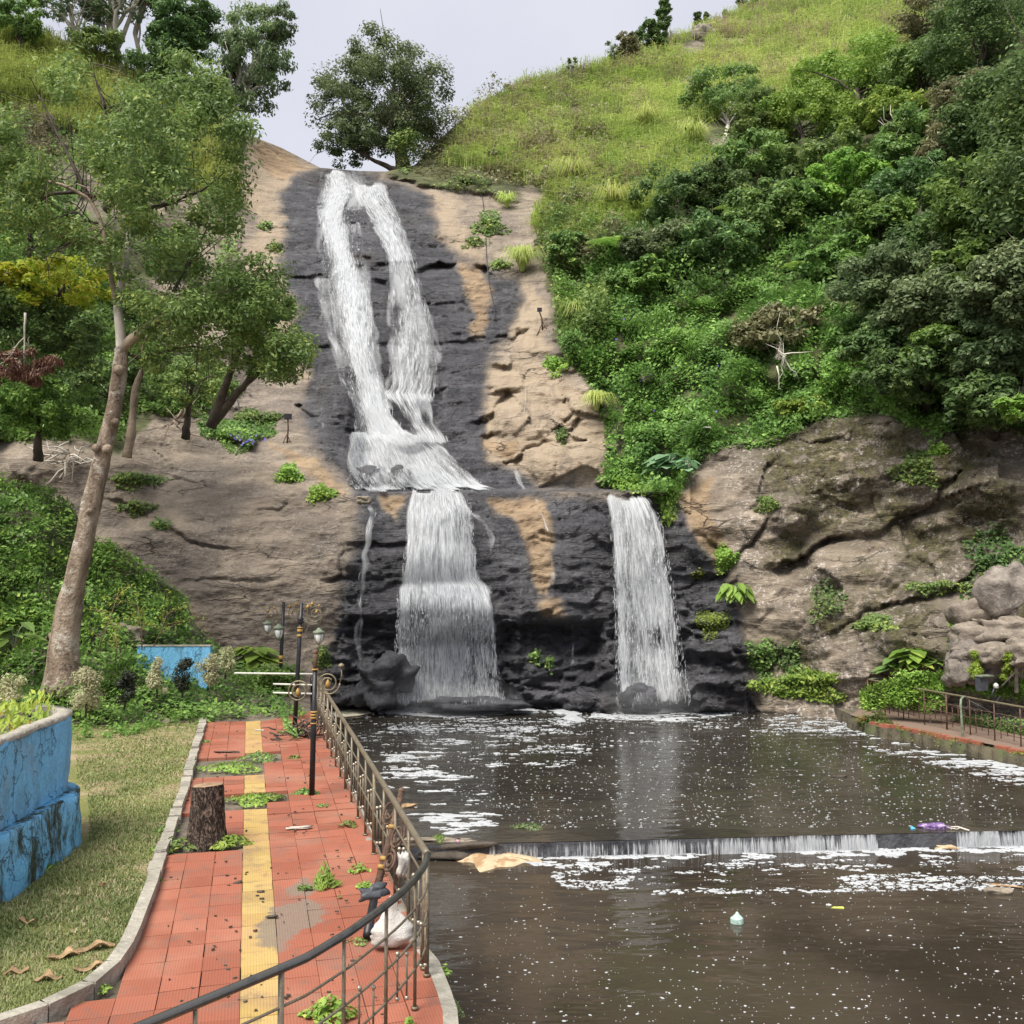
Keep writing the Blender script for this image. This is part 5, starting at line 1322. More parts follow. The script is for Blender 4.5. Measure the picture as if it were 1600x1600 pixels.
# ---- tall grass
def grass(name, polys, ntuft, blades, hgt, mat, seed, label, sf=surf, wid=.035, droop=.55, keep=None):
    g_ = np.random.default_rng(seed)
    V = []; R_ = []; Cl = []
    q = np.concatenate([scatter(p, int(ntuft * w)) for p, w in polys])
    if keep is not None: q = q[keep(q[:, 0], q[:, 1])]
    B = sf(q[:, 0], q[:, 1], .02)
    n = len(q); m = n * blades
    Bb = np.repeat(B, blades, 0) + g_.normal(0, .10, (m, 3)) * hgt
    cl = np.repeat(np.clip(.5 + .6 * noise3(B * .35, seed) + g_.normal(0, .12, n), 0, 1), blades)
    H = hgt * g_.uniform(.5, 1.25, m) * np.repeat(g_.uniform(.6, 1.3, n), blades)
    a = g_.uniform(0, 2 * math.pi, m); out = np.stack([np.cos(a), np.sin(a) * .8 - .35, 0 * a], -1)
    dr = droop * g_.uniform(.2, 1.4, m)[:, None]
    W = wid * g_.uniform(.6, 1.4, m)[:, None]
    side = np.cross(out, UPV); side /= np.linalg.norm(side, axis=1, keepdims=True)
    p1 = Bb + H[:, None] * (UPV * .62 + out * dr * .35)
    p2 = Bb + H[:, None] * (UPV * .78 + out * dr * 1.05 - UPV * dr * .45)
    Va = np.stack([Bb - side * W / 2, Bb + side * W / 2, p1 + side * W * .42, p1 - side * W * .42], 1)
    Vb = np.stack([p1 - side * W * .42, p1 + side * W * .42, p2 + side * W * .06, p2 - side * W * .06], 1)
    V = np.concatenate([Va, Vb]).reshape(-1, 3)
    o = leafmesh(name, V, mat, None, None, seed, np.concatenate([cl, cl]))
    return tag(o, label, 'grass', None, 'stuff')
GR1 = [(740,178),(830,130),(960,96),(1100,44),(1230,-12),(1400,-90),(1440,0),(1440,70),(1330,130),(1210,170),(1080,200),(1000,290),(900,330),(850,300),(760,270),(690,262)]
keep_g = lambda u, v: np.array([min(((u_ - a) / (c_ * .8)) ** 2 + ((v_ - b) / (d_ * .8)) ** 2 for a, b, c_, d_ in ROCKPATCH) > 1 for u_, v_ in zip(u, v)])
grass('grass', [(GR1, 1.0)], 7500, 12, 1.02, M['grass'], 211, 'long yellow green grass on the upper right slope', keep=keep_g)
grass('grass', [(GR1, 1.0)], 4800, 12, .85, M['grass_dry'], 212, 'dry straw coloured grass hanging among the green on the upper slope', droop=.9, keep=lambda u, v: (noise3(np.stack([u / 40, v / 18, 0 * u], -1), 6) > .02) & keep_g(u, v))
grass('grass', [([(860,300),(1000,290),(1080,200),(1130,260),(1080,330),(1000,360),(930,400),(860,400),(830,350)], 1.0)], 1600, 12, .8, M['grass'], 213, 'mixed green grass tufts on the mid slope above the scrub', keep=keep_g)
grass('grass', [([(-60,20),(30,40),(110,75),(200,110),(330,170),(370,215),(372,330),(300,300),(220,260),(100,200),(-60,180)], 1.0)], 2600, 12, .8, M['grass'], 214, 'pale green grass on the hillside behind the left trees')
cover('scrub', GR1, 15000, M['leaf_mid'], .17, 1.0, 206, label='shrubby clumps scattered through the upper grass slope', cat='scrub', up=.9, keep=lambda u, v: (noise3(np.stack([u / 26, v / 15, 0 * u], -1), 15) > .28) & keep_g(u, v))
cover('scrub', GR1, 9000, M['leaf_olive'], .17, .8, 207, label='brownish dry scrub in the hollows of the grass slope', cat='scrub', up=.9, keep=lambda u, v: (noise3(np.stack([u / 34, v / 12, 0 * u + 4], -1), 16) > .30) & keep_g(u, v))
def tuft(label, u, v, h, n, seed, mat='grass', wid=.03, name='grass_clump', sf=surf):
    g_ = np.random.default_rng(seed); b = sf(u, v, .1)
    a = g_.uniform(0, 2 * math.pi, n); out = np.stack([np.cos(a), np.sin(a) - .5, 0 * a], -1)
    H = h * g_.uniform(.6, 1.2, n)[:, None]; dr = g_.uniform(.15, 1.0, n)[:, None]; side = np.cross(out, UPV); side /= np.linalg.norm(side, axis=1, keepdims=True)
    pts = [out * .06 * h, out * dr * .3 * H + UPV * .6 * H, out * dr * .75 * H + UPV * (.85 - .25 * dr) * H, out * dr * 1.05 * H + UPV * (.75 - .75 * dr) * H]
    ws_ = [wid, wid, wid * .7, wid * .1]; V = []
    for i in range(3): V.append(np.stack([pts[i] - side * ws_[i] / 2, pts[i] + side * ws_[i] / 2, pts[i + 1] + side * ws_[i + 1] / 2, pts[i + 1] - side * ws_[i + 1] / 2], 1))
    V = np.concatenate(V).reshape(-1, 3)
    o = leafmesh(name, V, M[mat], None, None, seed, np.tile(np.full(n, g_.uniform(.4, .9)), 3)); o.location = [float(x) for x in b]
    return tag(o, label, 'grass clump')
tuft('big shaggy grass clump on the tan rock beside the upper fall', 816, 425, 1.25, 420, 1)
tuft('bright grass clump with dry skirt above the tan rock', 893, 292, 1.5, 420, 2)
tuft('small spiky grass clump on the ledge above the box lamp cable', 792, 325, .8, 240, 3)
tuft('light green grass fountain in the creepers right of the mid rocks', 932, 642, .85, 260, 4)
tuft('wide tan and green grass clump near the spur edge', 1010, 205, 1.6, 320, 5)
tuft('green grass clump at the scrub edge left of the dark trees', 905, 505, 1.0, 300, 6)
tuft('pale grass clump leaning over the scree in the middle of the slope', 1085, 232, 1.5, 300, 7)
tuft('yellow green grass clump at the foot of the fern on the spur', 958, 330, 1.4, 300, 8)

# ---- trees of the right slope
RT = 'trees crowding the right-hand slope'
RIGHT = [ # u, v, nearer, rx px, rz px, mat, leaf size, label
 (1130,165,1.6,62,58,'leaf_mid','light crowned tree with an open trunk, highest left tree of the right slope','tree'),
 (1190,200,1.4,42,48,'leaf_mid','pale green tree touching the right side of the light crowned one','tree'),
 (1345,135,2.2,105,55,'leaf_bright','broad sunlit tree with rounded leaf heads near the top of the slope','tree'),
 (1250,190,2.4,70,52,'leaf_bright','bright leafy tree below left of the broad sunlit one','tree'),
 (1440,115,2.0,70,48,'leaf_mid','mid green tree right of the broad sunlit one under the grass','tree'),
 (1290,265,2.4,62,40,'leaf_mid','shaded tree under the bright leafy one, over a dark hollow','tree'),
 (1430,235,2.2,70,55,'leaf_mid','soft green tree with bare pale twigs in its middle','tree'),
 (1500,215,2.2,48,80,'leaf_olive','feathery olive bamboo-like tree left of the dark ivy column','tree'),
 (1060,320,2.0,62,48,'leaf_dark','dark tree on the left corner of the wood, above the rock overhang','tree'),
 (1120,300,1.8,55,40,'leaf_dark','nearly black tree behind the drooping one','tree'),
 (1040,385,1.8,58,34,'leaf_grey','grey green low tree shading the rock overhang','tree'),
 (1200,340,2.6,58,50,'leaf_mid','drooping mid green tree in the centre of the wood','tree'),
 (1120,385,1.6,66,40,'leaf_dark','dark bush between the overhang and the drooping tree','bush'),
 (1325,300,2.6,55,45,'leaf_bright','fresh green tree with layered leaves right of the drooping one','tree'),
 (1375,345,2.4,60,40,'leaf_vine','vine covered tree arching over a black gap','tree'),
 (1440,300,1.6,70,48,'leaf_dark','dark tree in the hollow below the pale twigs','tree'),
 (1465,385,2.4,75,50,'leaf_dark','dark green tree right of the arched vine tree','tree'),
 (1400,440,2.6,80,45,'leaf_grey','grey green tree with small tight leaves over the creeper slope','tree'),
 (1470,480,3.0,75,55,'leaf_grey','big grey green tree bulging towards the pool','tree'),
 (1380,540,2.2,60,40,'leaf_dark','dark bush at the lower left of the grey green trees','bush'),
 (1450,590,2.6,80,45,'leaf_dark','lowest dark tree hanging over the right-hand cliff','tree'),
 (1215,520,1.0,60,40,'leaf_olive','brownish half bare shrub with white bark among the creepers','shrub'),
 (1540,60,3.0,80,85,'leaf_dark','tall ivy hung tree at the top right corner','tree'),
 (1570,190,3.6,75,85,'leaf_dark','upper middle of the ivy columns on the right edge, glossy leaves','tree'),
 (1560,330,3.8,80,85,'leaf_vine','ivy draped tree halfway down the right edge','tree'),
 (1590,460,4.2,70,80,'leaf_grey','dusty green tree on the right edge, above the dark recess','tree'),
 (1540,540,3.2,70,55,'leaf_grey','dusty green drooping tree left of the dark recess','tree'),
 (1600,640,3.8,34,20,'leaf_bright','small bright leafed branch tree over the dark recess at the right edge','tree'),
 (1470,40,2.0,60,45,'leaf_olive','loose olive tree where the grass slope meets the ivy columns','tree'),
 (1680,300,4,90,200,'leaf_dark','dark tree just cut by the right frame edge','tree'),
 (890,400,1.2,34,34,'leaf_mid','rounded shrub with pale flower heads at the tan rock edge','shrub'),
 (1175,255,2.0,60,42,'leaf_mid','leafy tree in the gap above the black tree and the drooping one','tree'),
 (1385,190,2.3,60,45,'leaf_bright','sunlit tree between the broad sunlit one and the soft green one','tree'),
 (1250,330,2.2,50,44,'leaf_vine','small vine hung tree between the drooping and the layered tree','tree'),
 (1480,560,2.6,60,45,'leaf_vine','creeper hung bush above the lowest dark tree','bush'),
 (1550,630,2.4,70,40,'leaf_dark','deep green bush in the dark recess at the right','bush'),
 (1010,440,1.2,50,24,'leaf_vine','creeper heap at the foot of the rock overhang','bush'),
 (1320,410,1.8,60,34,'leaf_vine','creeper mound under the arched vine tree','bush'),
 (1520,440,3.0,60,50,'leaf_vine','leafy tree between the grey green one and the dusty one','tree'),
 (1245,640,.8,34,18,'leaf_bright','bright low shrub on the rim of the right-hand cliff','shrub'),
]
for i, (u, v, near, rx, rz, mt, lab, cat) in enumerate(RIGHT):
    c = surf(u, v, near); d = c[1]; b = surf(u + random.uniform(-8, 8), v + rz * .9, .1)
    R_ = np.array([rx * d / 1477, (rx + rz) * .5 * d / 1477, rz * d / 1477]) * 1.14
    nc = int(18 + (rx * rz) / 85)
    name = 'pale_twig_tree' if False else cat
    bk = 'bark_pale' if ('pale twigs' in lab or 'white bark' in lab or 'open trunk' in lab) else 'bark_dark'
    lsz = .18 if mt in ('leaf_dark', 'leaf_grey') else .21
    tree(cat, lab, cat, b, c, R_, mt, bk, int(nc * 1.35), 170 if 'half bare' not in lab else 90, lsz, 300 + i, r0=.10 + rx * .0012, clr=.27, group=RT, shell=.5, bottom=-.55, nl=14, flat=.62)
# pale bare twigs and fallen limbs
def twigs(label, c, n, L, seed, mat='bark_pale', name='bare_branch', cat='branch', spread=(1, .4, .8)):
    g_ = np.random.default_rng(seed); G_ = Geo()
    for i in range(n):
        a = g_.normal(0, .12 * L, 3); d = g_.normal(0, 1, 3) * np.array(spread); d /= np.linalg.norm(d); l = L * g_.uniform(.4, 1)
        P = [a, a + d * l * .35 + g_.normal(0, .06 * L, 3), a + d * l * .7 + g_.normal(0, .07 * L, 3), a + d * l + g_.normal(0, .08 * L, 3)]
        G_.tube(P, [.03 * L, .022 * L, .014 * L, .005 * L], 5)
    o = G_.build(name, M[mat], None, True); o.location = [float(x) for x in c]
    return tag(o, label, cat)
twigs('pale bare twigs sticking out of the soft green tree', surf(1405, 212, 4.6), 16, 1.7, 5)
twigs('thin white dead stems under the brownish shrub', surf(1222, 560, 1.6), 12, 1.1, 6, spread=(.35, .3, 1.2))
twigs('grey leafless fallen branch on the grassy spur', surf(970, 150, .6), 7, 1.8, 7, 'bark_dark', spread=(1, .3, .35))
twigs('dead grey twig heap on the rock left of the leaning trunk', surf(110, 715, .5), 26, 1.3, 8, 'bark_pale', spread=(1.1, .3, .5))
twigs('brown bare twigs below the dusty green shrub', surf(280, 655, 1.2), 14, 1.2, 9, 'bark', spread=(1, .3, .6))

# ferns
def fern(label, c, n, L, seed, mat='leaf_bright', rise=.5):
    g_ = np.random.default_rng(seed); V = []
    for i in range(n):
        a = 2 * math.pi * i / n + g_.uniform(-.2, .2); out = np.array([math.cos(a), math.sin(a) * .8 - .25, 0]); l = L * g_.uniform(.75, 1.15)
        t = np.linspace(.1, 1, 22)[:, None]
        P = out * l * t + UPV * l * (rise * t * 1.6 - (rise * 1.6 + .15) * t ** 2 * .8)
        T = np.gradient(P, axis=0); T /= np.linalg.norm(T, axis=1, keepdims=True); S = np.cross(T, UPV); S /= np.linalg.norm(S, axis=1, keepdims=True)
        w = (.26 * l * np.sin(np.clip(t, 0, .98) * math.pi) ** .7) + .02
        for sg in (-1, 1):
            tip = P + S * w * sg + T * w * .35 - UPV * w * .25
            dv = T * .035 * l
            V.append(np.stack([P - dv * .5, P + dv * .5, tip + dv * .15, tip - dv * .15], 1).reshape(-1, 3))
    V = np.concatenate(V)
    o = leafmesh('fern', V, M[mat], None, None, seed, np.full(len(V) // 4, .8)); o.location = [float(x) for x in c]
    return tag(o, label, 'fern')
fern('large bright tree fern on the left edge of the wood', surf(972, 390, 1.4), 11, 1.6, 1)
fern('small bright fern between the dark trees', surf(1148, 330, 3.0), 8, 1.0, 2)
fern('tiny fern at the top of the creeper slope', surf(1240, 418, 1.4), 7, .7, 3)

# broad-leaved plants
def broadleaf(name, label, c, n, L, seed, mat='leaf_taro', cat='plant', hang=.35, stem=.5, group=None):
    g_ = np.random.default_rng(seed); V = []; G_ = Geo(); t_ = thing(name, label, cat, c, 0, group)
    for i in range(n):
        a = g_.uniform(0, 2 * math.pi); r = L * stem * g_.uniform(.2, 1.5); h = L * g_.uniform(.3, 1.1)
        p = np.array([math.cos(a) * r, math.sin(a) * r * .6, h]); d = np.array([math.cos(a), math.sin(a) * .7 - .4, -hang + g_.normal(0, .2)]); d /= np.linalg.norm(d)
        G_.tube([(0, 0, 0), p * [.5, .5, .8], p], .01 * L / .3, 4)
        s = np.cross(d, UPV); s /= np.linalg.norm(s); l = L * g_.uniform(.6, 1.1); w = l * .36; up_ = np.cross(s, d)
        pts = [p - d * l * .2, p - d * l * .12 + s * w * .8 + up_ * .05 * l, p + d * l * .3 + s * w + up_ * .05 * l, p + d * l, p + d * l * .3 - s * w + up_ * .05 * l, p - d * l * .12 - s * w * .8 + up_ * .05 * l, p + d * l * .3]
        V.append(np.array([pts[0], pts[1], pts[2], pts[6]])); V.append(np.array([pts[6], pts[2], pts[3], pts[3] + d * .002]))
        V.append(np.array([pts[0], pts[6], pts[4], pts[5]])); V.append(np.array([pts[6], pts[3] + d * .002, pts[3], pts[4]]))
    V = np.concatenate(V)
    leafmesh('leaves', V, M[mat], t_, None, seed, np.repeat(g_.uniform(0, 1, n), 4)); G_.build('stems', M['leaf_mid'] if False else M['green_metal'], t_)
    return t_
broadleaf('taro_plant', 'pale blue green taro leaves on the ledge above the right fall', surf(1042, 745, .9), 26, .75, 1)
broadleaf('taro_plant', 'few large pale leaves on the ledge right of the main taro patch', surf(1075, 742, .8), 8, .55, 2)
broadleaf('broadleaf_plant', 'glossy drooping broad leaves on the dark rock right of the fall', surf(1148, 935, .5), 60, .42, 3, 'leaf_bright', hang=1.3, stem=.75)
broadleaf('broadleaf_plant', 'wide pale green leaves behind the near end of the right railing', at(1432, 1052, 26.6), 26, .60, 4, 'leaf_bright')
broadleaf('broadleaf_plant', 'dark heart shaped leaves at the foot of the right cliff', at(1400, 1056, 27.2), 14, .5, 5, 'leaf_mid')
broadleaf('broadleaf_plant', 'broad leaved plant left of the garden boulders', at(1465, 1050, 26.4), 12, .5, 6, 'leaf_mid')
broadleaf('broadleaf_plant', 'big pale leaves behind the white pipe rail at the path end', at(398, 1048, 26.4), 34, .62, 7, 'leaf_bright')
broadleaf('broadleaf_plant', 'large dark leaves at the left end of the green bank', at(22, 1012, 21.6), 14, .5, 8, 'leaf_mid')

# pockets of greenery on the bare rock
PK = [ # u, v, ru, rv, n, mat, label
 (452,742,17,14,700,'leaf_bright','round leafy tuft on the brown slab near the cascade'),(502,772,20,12,650,'leaf_bright','leafy tuft at the lip of the brown slab beside the ledge'),
 (215,752,40,10,700,'leaf_mid','strip of weeds in the crack right of the leaning trunk'),(215,795,30,8,350,'leaf_mid','thin weed strip in the lower crack of the slab'),
 (255,822,16,6,150,'leaf_mid','faint weeds at the end of the lower crack'),(1252,1072,62,22,2800,'leaf_bright','long hedge of bright weeds along the foot of the right cliff'),
 (1366,975,26,12,900,'leaf_mid','bright green bush clinging to the middle of the right cliff'),(1198,790,16,11,450,'leaf_mid','small bush on the upper left of the right cliff'),
 (1132,875,16,20,700,'leaf_bright','leafy tuft on the rock edge above the drooping plant'),(1112,975,26,18,1300,'leaf_moss','mossy yellow green cushion beside the right fall'),
 (1190,1030,22,30,700,'leaf_mid','weeds on the lower right rock above the waterline'),(1090,900,9,6,200,'leaf_moss','tiny yellow green tuft on the dark rock'),
 (1430,735,32,28,1100,'leaf_mid','creeper patch on the dark upper part of the right cliff'),(1465,705,14,8,350,'leaf_bright','bright sprig above the creeper patch'),
 (1560,880,60,50,1600,'leaf_dark','dark creepers down the right end of the cliff'),(1470,920,60,8,450,'leaf_mid','line of weeds in the diagonal crack'),
 (1230,1030,20,26,350,'leaf_dark','dark moss tuft on the lower right cliff'),(836,1028,8,9,130,'leaf_mid','tiny sprig in the black rock between the falls, left one'),(858,1038,6,9,120,'leaf_mid','tiny sprig in the black rock between the falls, right one'),
 (1550,945,26,45,1900,'leaf_bright','bright creeper spilling over the garden boulders'),(1505,985,22,24,900,'leaf_bright','bright creeper left of the garden boulders'),
 (400,655,34,12,1200,'leaf_mid','low bush in the hollow below the floodlight'),(372,676,60,22,2600,'leaf_vine','creeper mat with blue flowers on top of the brown slab'),
 (415,355,12,6,160,'leaf_mid','little weed on the smooth brown dome, upper one'),(430,388,12,7,180,'leaf_mid','little weed on the smooth brown dome, lower one'),
 (765,352,24,20,900,'leaf_mid','round bush hanging over the tan recess'),(742,380,18,8,250,'leaf_mid','small bush at the foot of the tan recess'),(782,415,16,6,260,'leaf_mid','thin green strip on the ledge beside the shaggy grass clump'),
 (870,572,20,14,700,'leaf_bright','bright tuft in the notch of the mid rocks'),(878,682,9,11,300,'leaf_dark','dark sprig hanging in the crevice of the mid rocks'),
 (730,292,40,8,500,'leaf_mid','narrow green strip across the top of the tan recess'),(505,1030,12,16,350,'leaf_mid','weeds on the dark rock behind the lamp posts'),
 (1045,800,9,22,500,'leaf_mid','hanging weeds by the lip of the right fall'),(1240,1050,12,10,200,'leaf_mid','small tuft over the long hedge of weeds'),
 (640,235,34,26,2200,'leaf_mid','bushy shrub right at the top of the fall'),(700,195,22,22,700,'leaf_moss','loose yellowish sapling beside the big summit tree'),
 (432,1075,40,26,2600,'leaf_vine','mound of leaves at the far end of the path'),
 (275,622,62,34,5200,'leaf_mid','leafy thicket along the top of the brown slab behind the trunk'),
 (335,600,34,30,2600,'leaf_vine','thicket under the rounded tree beside the fall'),
 (1290,940,26,30,420,'leaf_dark','dark mossy weeds in the middle of the right cliff'),
]
for i, (u, v, ru, rv, n, mt, lab) in enumerate(PK):
    g_ = np.random.default_rng(700 + i)
    a = g_.uniform(0, 2 * math.pi, n); r = np.sqrt(g_.uniform(0, 1, n)) * (1 + .3 * np.sin(a * 3 + i) + .2 * np.sin(a * 5 + 2 * i))
    uu = u + ru * r * np.cos(a); vv = v + rv * r * np.sin(a)
    P0 = surf(uu, vv, 0)
    if i == 36: P0 = at(uu, vv, 25.4)
    th_ = .30 * np.clip(1 - r, 0, 1) + .05
    if v < 300 or i == 36: th_ = th_ * 3
    P = P0 + (th_ * g_.uniform(0, 1.4, n))[:, None] * np.array([0, -.85, .5]) + g_.normal(0, .04, (n, 3))
    sz = .13 if mt != 'leaf_moss' else .08
    if v < 450: sz = .17
    L = sz * g_.uniform(.6, 1.3, n); N_ = np.stack([0 * a, -.6 + 0 * a, .8 + 0 * a], -1) + g_.normal(0, .45, (n, 3))
    c = P.mean(0)
    o = leafmesh('rock_plant' if n < 1500 else 'bush', leafquads(P - c, N_, L, L * .6, 5 + i, .15), M[mt], None, None, i, np.clip(.5 + .5 * noise3(P * 2, i), 0, 1)); o.location = [float(x) for x in c]
    tag(o, lab, 'plant' if n < 1500 else 'bush')
# blue flowers
g_ = np.random.default_rng(5); q = np.concatenate([np.stack([g_.normal(388, 16, 22), g_.normal(688, 6, 22)], -1), np.stack([g_.uniform(960, 1130, 14), g_.uniform(470, 740, 14)], -1)])
P = surf(q[:, 0], q[:, 1], .5); o = leafmesh('flowers', leafquads(P, np.tile([0, -1, .4], (36, 1)) + g_.normal(0, .3, (36, 3)), .10, .09, 9), M['flower_blue'], None, None, 5); tag(o, 'blue morning glory flowers scattered in the creepers', 'flowers', None, 'stuff')

# ---- summit trees
def htree(label, cu, cv, Y, rx, rz, bu_, bv_, mt, nc, per, sz, seed, r0, bark='bark_dark', droop=0, clr=.2, bottom=-.8, shell=.35, name='tree', nl=16, flat=.7, aspect=.45):
    return tree(name, label, 'tree', at(bu_, bv_, Y), at(cu, cv, Y), (rx * Y / 1477, rx * .8 * Y / 1477, rz * Y / 1477), mt, bark, int(nc * 1.3), int(per * 1.35), sz * .85, seed, r0, clr * 1.25, 'trees on the skyline', shell, bottom, nl=nl, droop=droop, flat=flat, aspect=aspect)
htree('large round crowned tree standing alone at the head of the fall', 598, 152, 54, 108, 92, 632, 258, 'leaf_grey', 150, 125, .23, 801, .38, clr=.17)
htree('lower left limb mass of the summit tree, hanging to the rock lip', 545, 225, 53.5, 62, 32, 628, 262, 'leaf_grey', 34, 90, .24, 802, .16, clr=.2, nl=8)
htree('tall gum tree with long drooping sprays, right of the left group', 395, 95, 52, 58, 105, 340, 215, 'leaf_grey', 95, 85, .26, 803, .35, 'bark_pale', droop=1.0, clr=.17, nl=18)
htree('gum tree crown further right with a detached top spray', 432, 40, 52, 26, 48, 350, 150, 'leaf_grey', 22, 70, .25, 804, .12, 'bark_pale', droop=1.0, clr=.25)
htree('dark dense tree between the pale trunks on the left skyline', 285, 40, 49, 60, 66, 290, 160, 'leaf_dark', 70, 130, .26, 805, .2, clr=.2)
htree('pale thick trunked gum tree rising out of frame at left', 185, -15, 49, 85, 52, 195, 150, 'leaf_grey', 40, 90, .26, 806, .38, 'bark_pale', clr=.2)
htree('thin leaning white trunked gum at far left', 105, -5, 48, 60, 50, 128, 120, 'leaf_grey', 26, 80, .26, 807, .16, 'bark_pale', clr=.22)
htree('slim gum between the thick pale trunk and the dark dense tree', 240, -30, 50, 40, 50, 235, 150, 'leaf_grey', 26, 80, .26, 808, .16, 'bark_pale', clr=.22)
htree('dark shrub tree on the skyline between the two pale trunks', 150, 70, 48, 46, 26, 150, 110, 'leaf_mid', 26, 90, .24, 820, .1, clr=.28, nl=4)
htree('bushy tree on the skyline under the dark dense tree', 240, 100, 48, 50, 30, 240, 150, 'leaf_dark', 28, 90, .24, 821, .1, clr=.28, nl=4)
htree('feathery bush tree in the top left corner of the hill', 30, 30, 46, 40, 34, 30, 90, 'leaf_mid', 26, 90, .24, 809, .12, clr=.25)
htree('dark slim cypress on the right skyline, tallest of three', 1038, 24, 70, 10, 30, 1038, 60, 'leaf_dark', 36, 90, .22, 810, .12, clr=.28, nl=3)
htree('short dark cypress on the right skyline, left of its small twin', 1090, 30, 74, 6, 16, 1090, 50, 'leaf_dark', 18, 70, .2, 811, .1, clr=.35, nl=2)
htree('smallest grey cypress on the right skyline', 1105, 28, 75, 5, 12, 1105, 44, 'leaf_grey', 14, 60, .2, 812, .08, clr=.35, nl=2)
htree('round dark bush tree leaning on the tallest cypress', 1018, 52, 69, 24, 24, 1018, 80, 'leaf_dark', 30, 110, .26, 813, .1, clr=.28, nl=4)
htree('olive bush tree at the left end of the cypress row', 985, 75, 67, 20, 24, 988, 100, 'leaf_olive', 26, 100, .26, 814, .1, clr=.28, nl=4)
htree('thin see-through sapling on the skyline left of the cypress row', 958, 75, 66, 12, 18, 966, 108, 'leaf_grey', 8, 16, .24, 815, .05, clr=.3, nl=8)
htree('tiny lone sapling on the skyline above the spur', 893, 100, 64, 9, 12, 895, 128, 'leaf_grey', 5, 18, .24, 816, .04, clr=.35, nl=5)
htree('distant bush on the skyline near the top of the grass slope', 1180, 8, 80, 26, 12, 1180, 20, 'leaf_dark', 22, 80, .3, 817, .1, clr=.35, nl=3)
htree('small bush just left of the distant skyline bush', 1140, 24, 79, 12, 8, 1140, 34, 'leaf_dark', 10, 60, .3, 818, .06, clr=.4, nl=2)

# ---- left hillside behind the leaning tree
cover('undergrowth', [(-80,350),(60,330),(160,420),(240,500),(300,560),(330,640),(260,655),(210,640),(190,700),(100,690),(0,690),(-80,700)], 30000, M['leaf_vine'], .17, .8, 221, label='leafy undergrowth on the slope behind the leaning trunk', cat='undergrowth')
cover('undergrowth', [(-80,150),(80,180),(220,250),(372,300),(378,430),(420,480),(380,560),(300,560),(200,440),(60,340),(-80,360)], 16000, M['leaf_mid'], .2, .8, 222, label='loose green scrub on the upper left hillside', cat='scrub', keep=lambda u, v: noise3(np.stack([u / 30, v / 30, 0 * u], -1), 8) > -.1)
LT = 'trees on the left slope'
for i, (u, v, Y, rx, rz, mt, lab, per) in enumerate([
    (60, 520, 25.5, 110, 75, 'leaf_dark', 'dark leafy tree low at the left edge behind the leaning trunk', 150),
    (100, 445, 24.5, 85, 40, 'leaf_yellow', 'yellow tipped tree glowing left of the leaning trunk', 120),
    (12, 425, 24, 42, 22, 'leaf_yellow', 'yellow leaved sprays at the left frame edge', 110),
    (50, 350, 28, 80, 60, 'leaf_mid', 'mid green tree above the yellow tipped one', 120),
    (40, 215, 33, 70, 50, 'leaf_olive', 'olive half bare shrub tree on the upper left slope', 60),
    (70, 640, 26, 90, 45, 'leaf_vine', 'creeper smothered bush on the rock shelf at left', 140),
    (300, 600, 30, 70, 50, 'leaf_mid', 'light bush growing on top of the brown slab', 90),
    (400, 490, 24, 58, 50, 'leaf_mid', 'rounded tree right of the leaning trunk, overlapping the fall', 170),
    (425, 560, 24, 48, 28, 'leaf_dark', 'low hanging right tip of the rounded tree by the fall', 150),
    (170, 600, 29, 70, 50, 'leaf_dark', 'dark bush directly behind the fork of the leaning trunk', 120)]):
    c = at(u, v, Y); b = at(u - 10, v + rz * 1.4, Y + .8)
    if 'rounded tree right' in lab: b = at(330, 650, 25.0)
    if 'low hanging' in lab: b = at(335, 640, 25.0)
    tree('tree' if 'bush' not in lab and 'shrub' not in lab else 'bush', lab, 'tree' if 'bush' not in lab else 'bush', b, c, (rx * Y / 1477, rx * .8 * Y / 1477, rz * Y / 1477), mt, 'bark_dark', int(22 + rx * rz / 110), per, .13 if mt != 'leaf_olive' else .14, 400 + i, .12, .24, LT, .4, -.8, nl=10)
tree('dead_frond', 'brown withered foliage hanging at the left frame edge', 'dead branch', at(40, 470, 22.5), at(38, 570, 22.5), (.95, .4, .5), 'leaf_dead', 'bark_pale', 40, 110, .13, 431, .025, .25, None, .3, -1.0, nl=8, droop=1.2, aspect=.25)

# ---- the leaning tree
TY = 21.6
lt = thing('leaning_tree', 'tall leaning tree with flaking pale trunk and airy crown on the left bank', 'tree', at(98, 1022, TY + .3))
o0 = np.asarray(lt.location)
TR = np.array([at(u, v, TY + dy) for u, v, dy in [(96,1085,.1),(97,1050,.1),(98,1012,.1),(108,940,.1),(125,870,0),(143,790,0),(160,715,0),(176,650,0),(186,590,0),(190,545,0)]])
wpx = np.array([54, 48, 39, 33, 30, 28, 26, 24, 23, 21]) / 2 * TY / 1477
G_ = Geo()
Ts = resample(TR, .12); Rs = np.interp(np.linspace(0, 1, len(Ts)), np.linspace(0, 1, len(TR)), wpx)
Rs = Rs * (1 + .10 * noise3(Ts * 1.5, 3) + .06 * noise3(Ts * 5, 4)) 
Rs[:6] *= np.linspace(1.25, 1, 6)
a = np.linspace(0, 2 * math.pi, 20, endpoint=False); V = []
for P, r in zip(Ts, Rs):
    d = np.stack([np.cos(a), np.sin(a), 0 * a], -1); k = 1 + .13 * noise3(np.c_[d * 1.6 + 3, ][:, :3] + [0, 0, P[2] * .35], 9) + .07 * noise3(d * 4 + [0, 0, P[2] * 1.2], 10)
    V.append(P + d * r * k[:, None])
V = np.concatenate(V) - o0; n = 20; m = len(Ts)
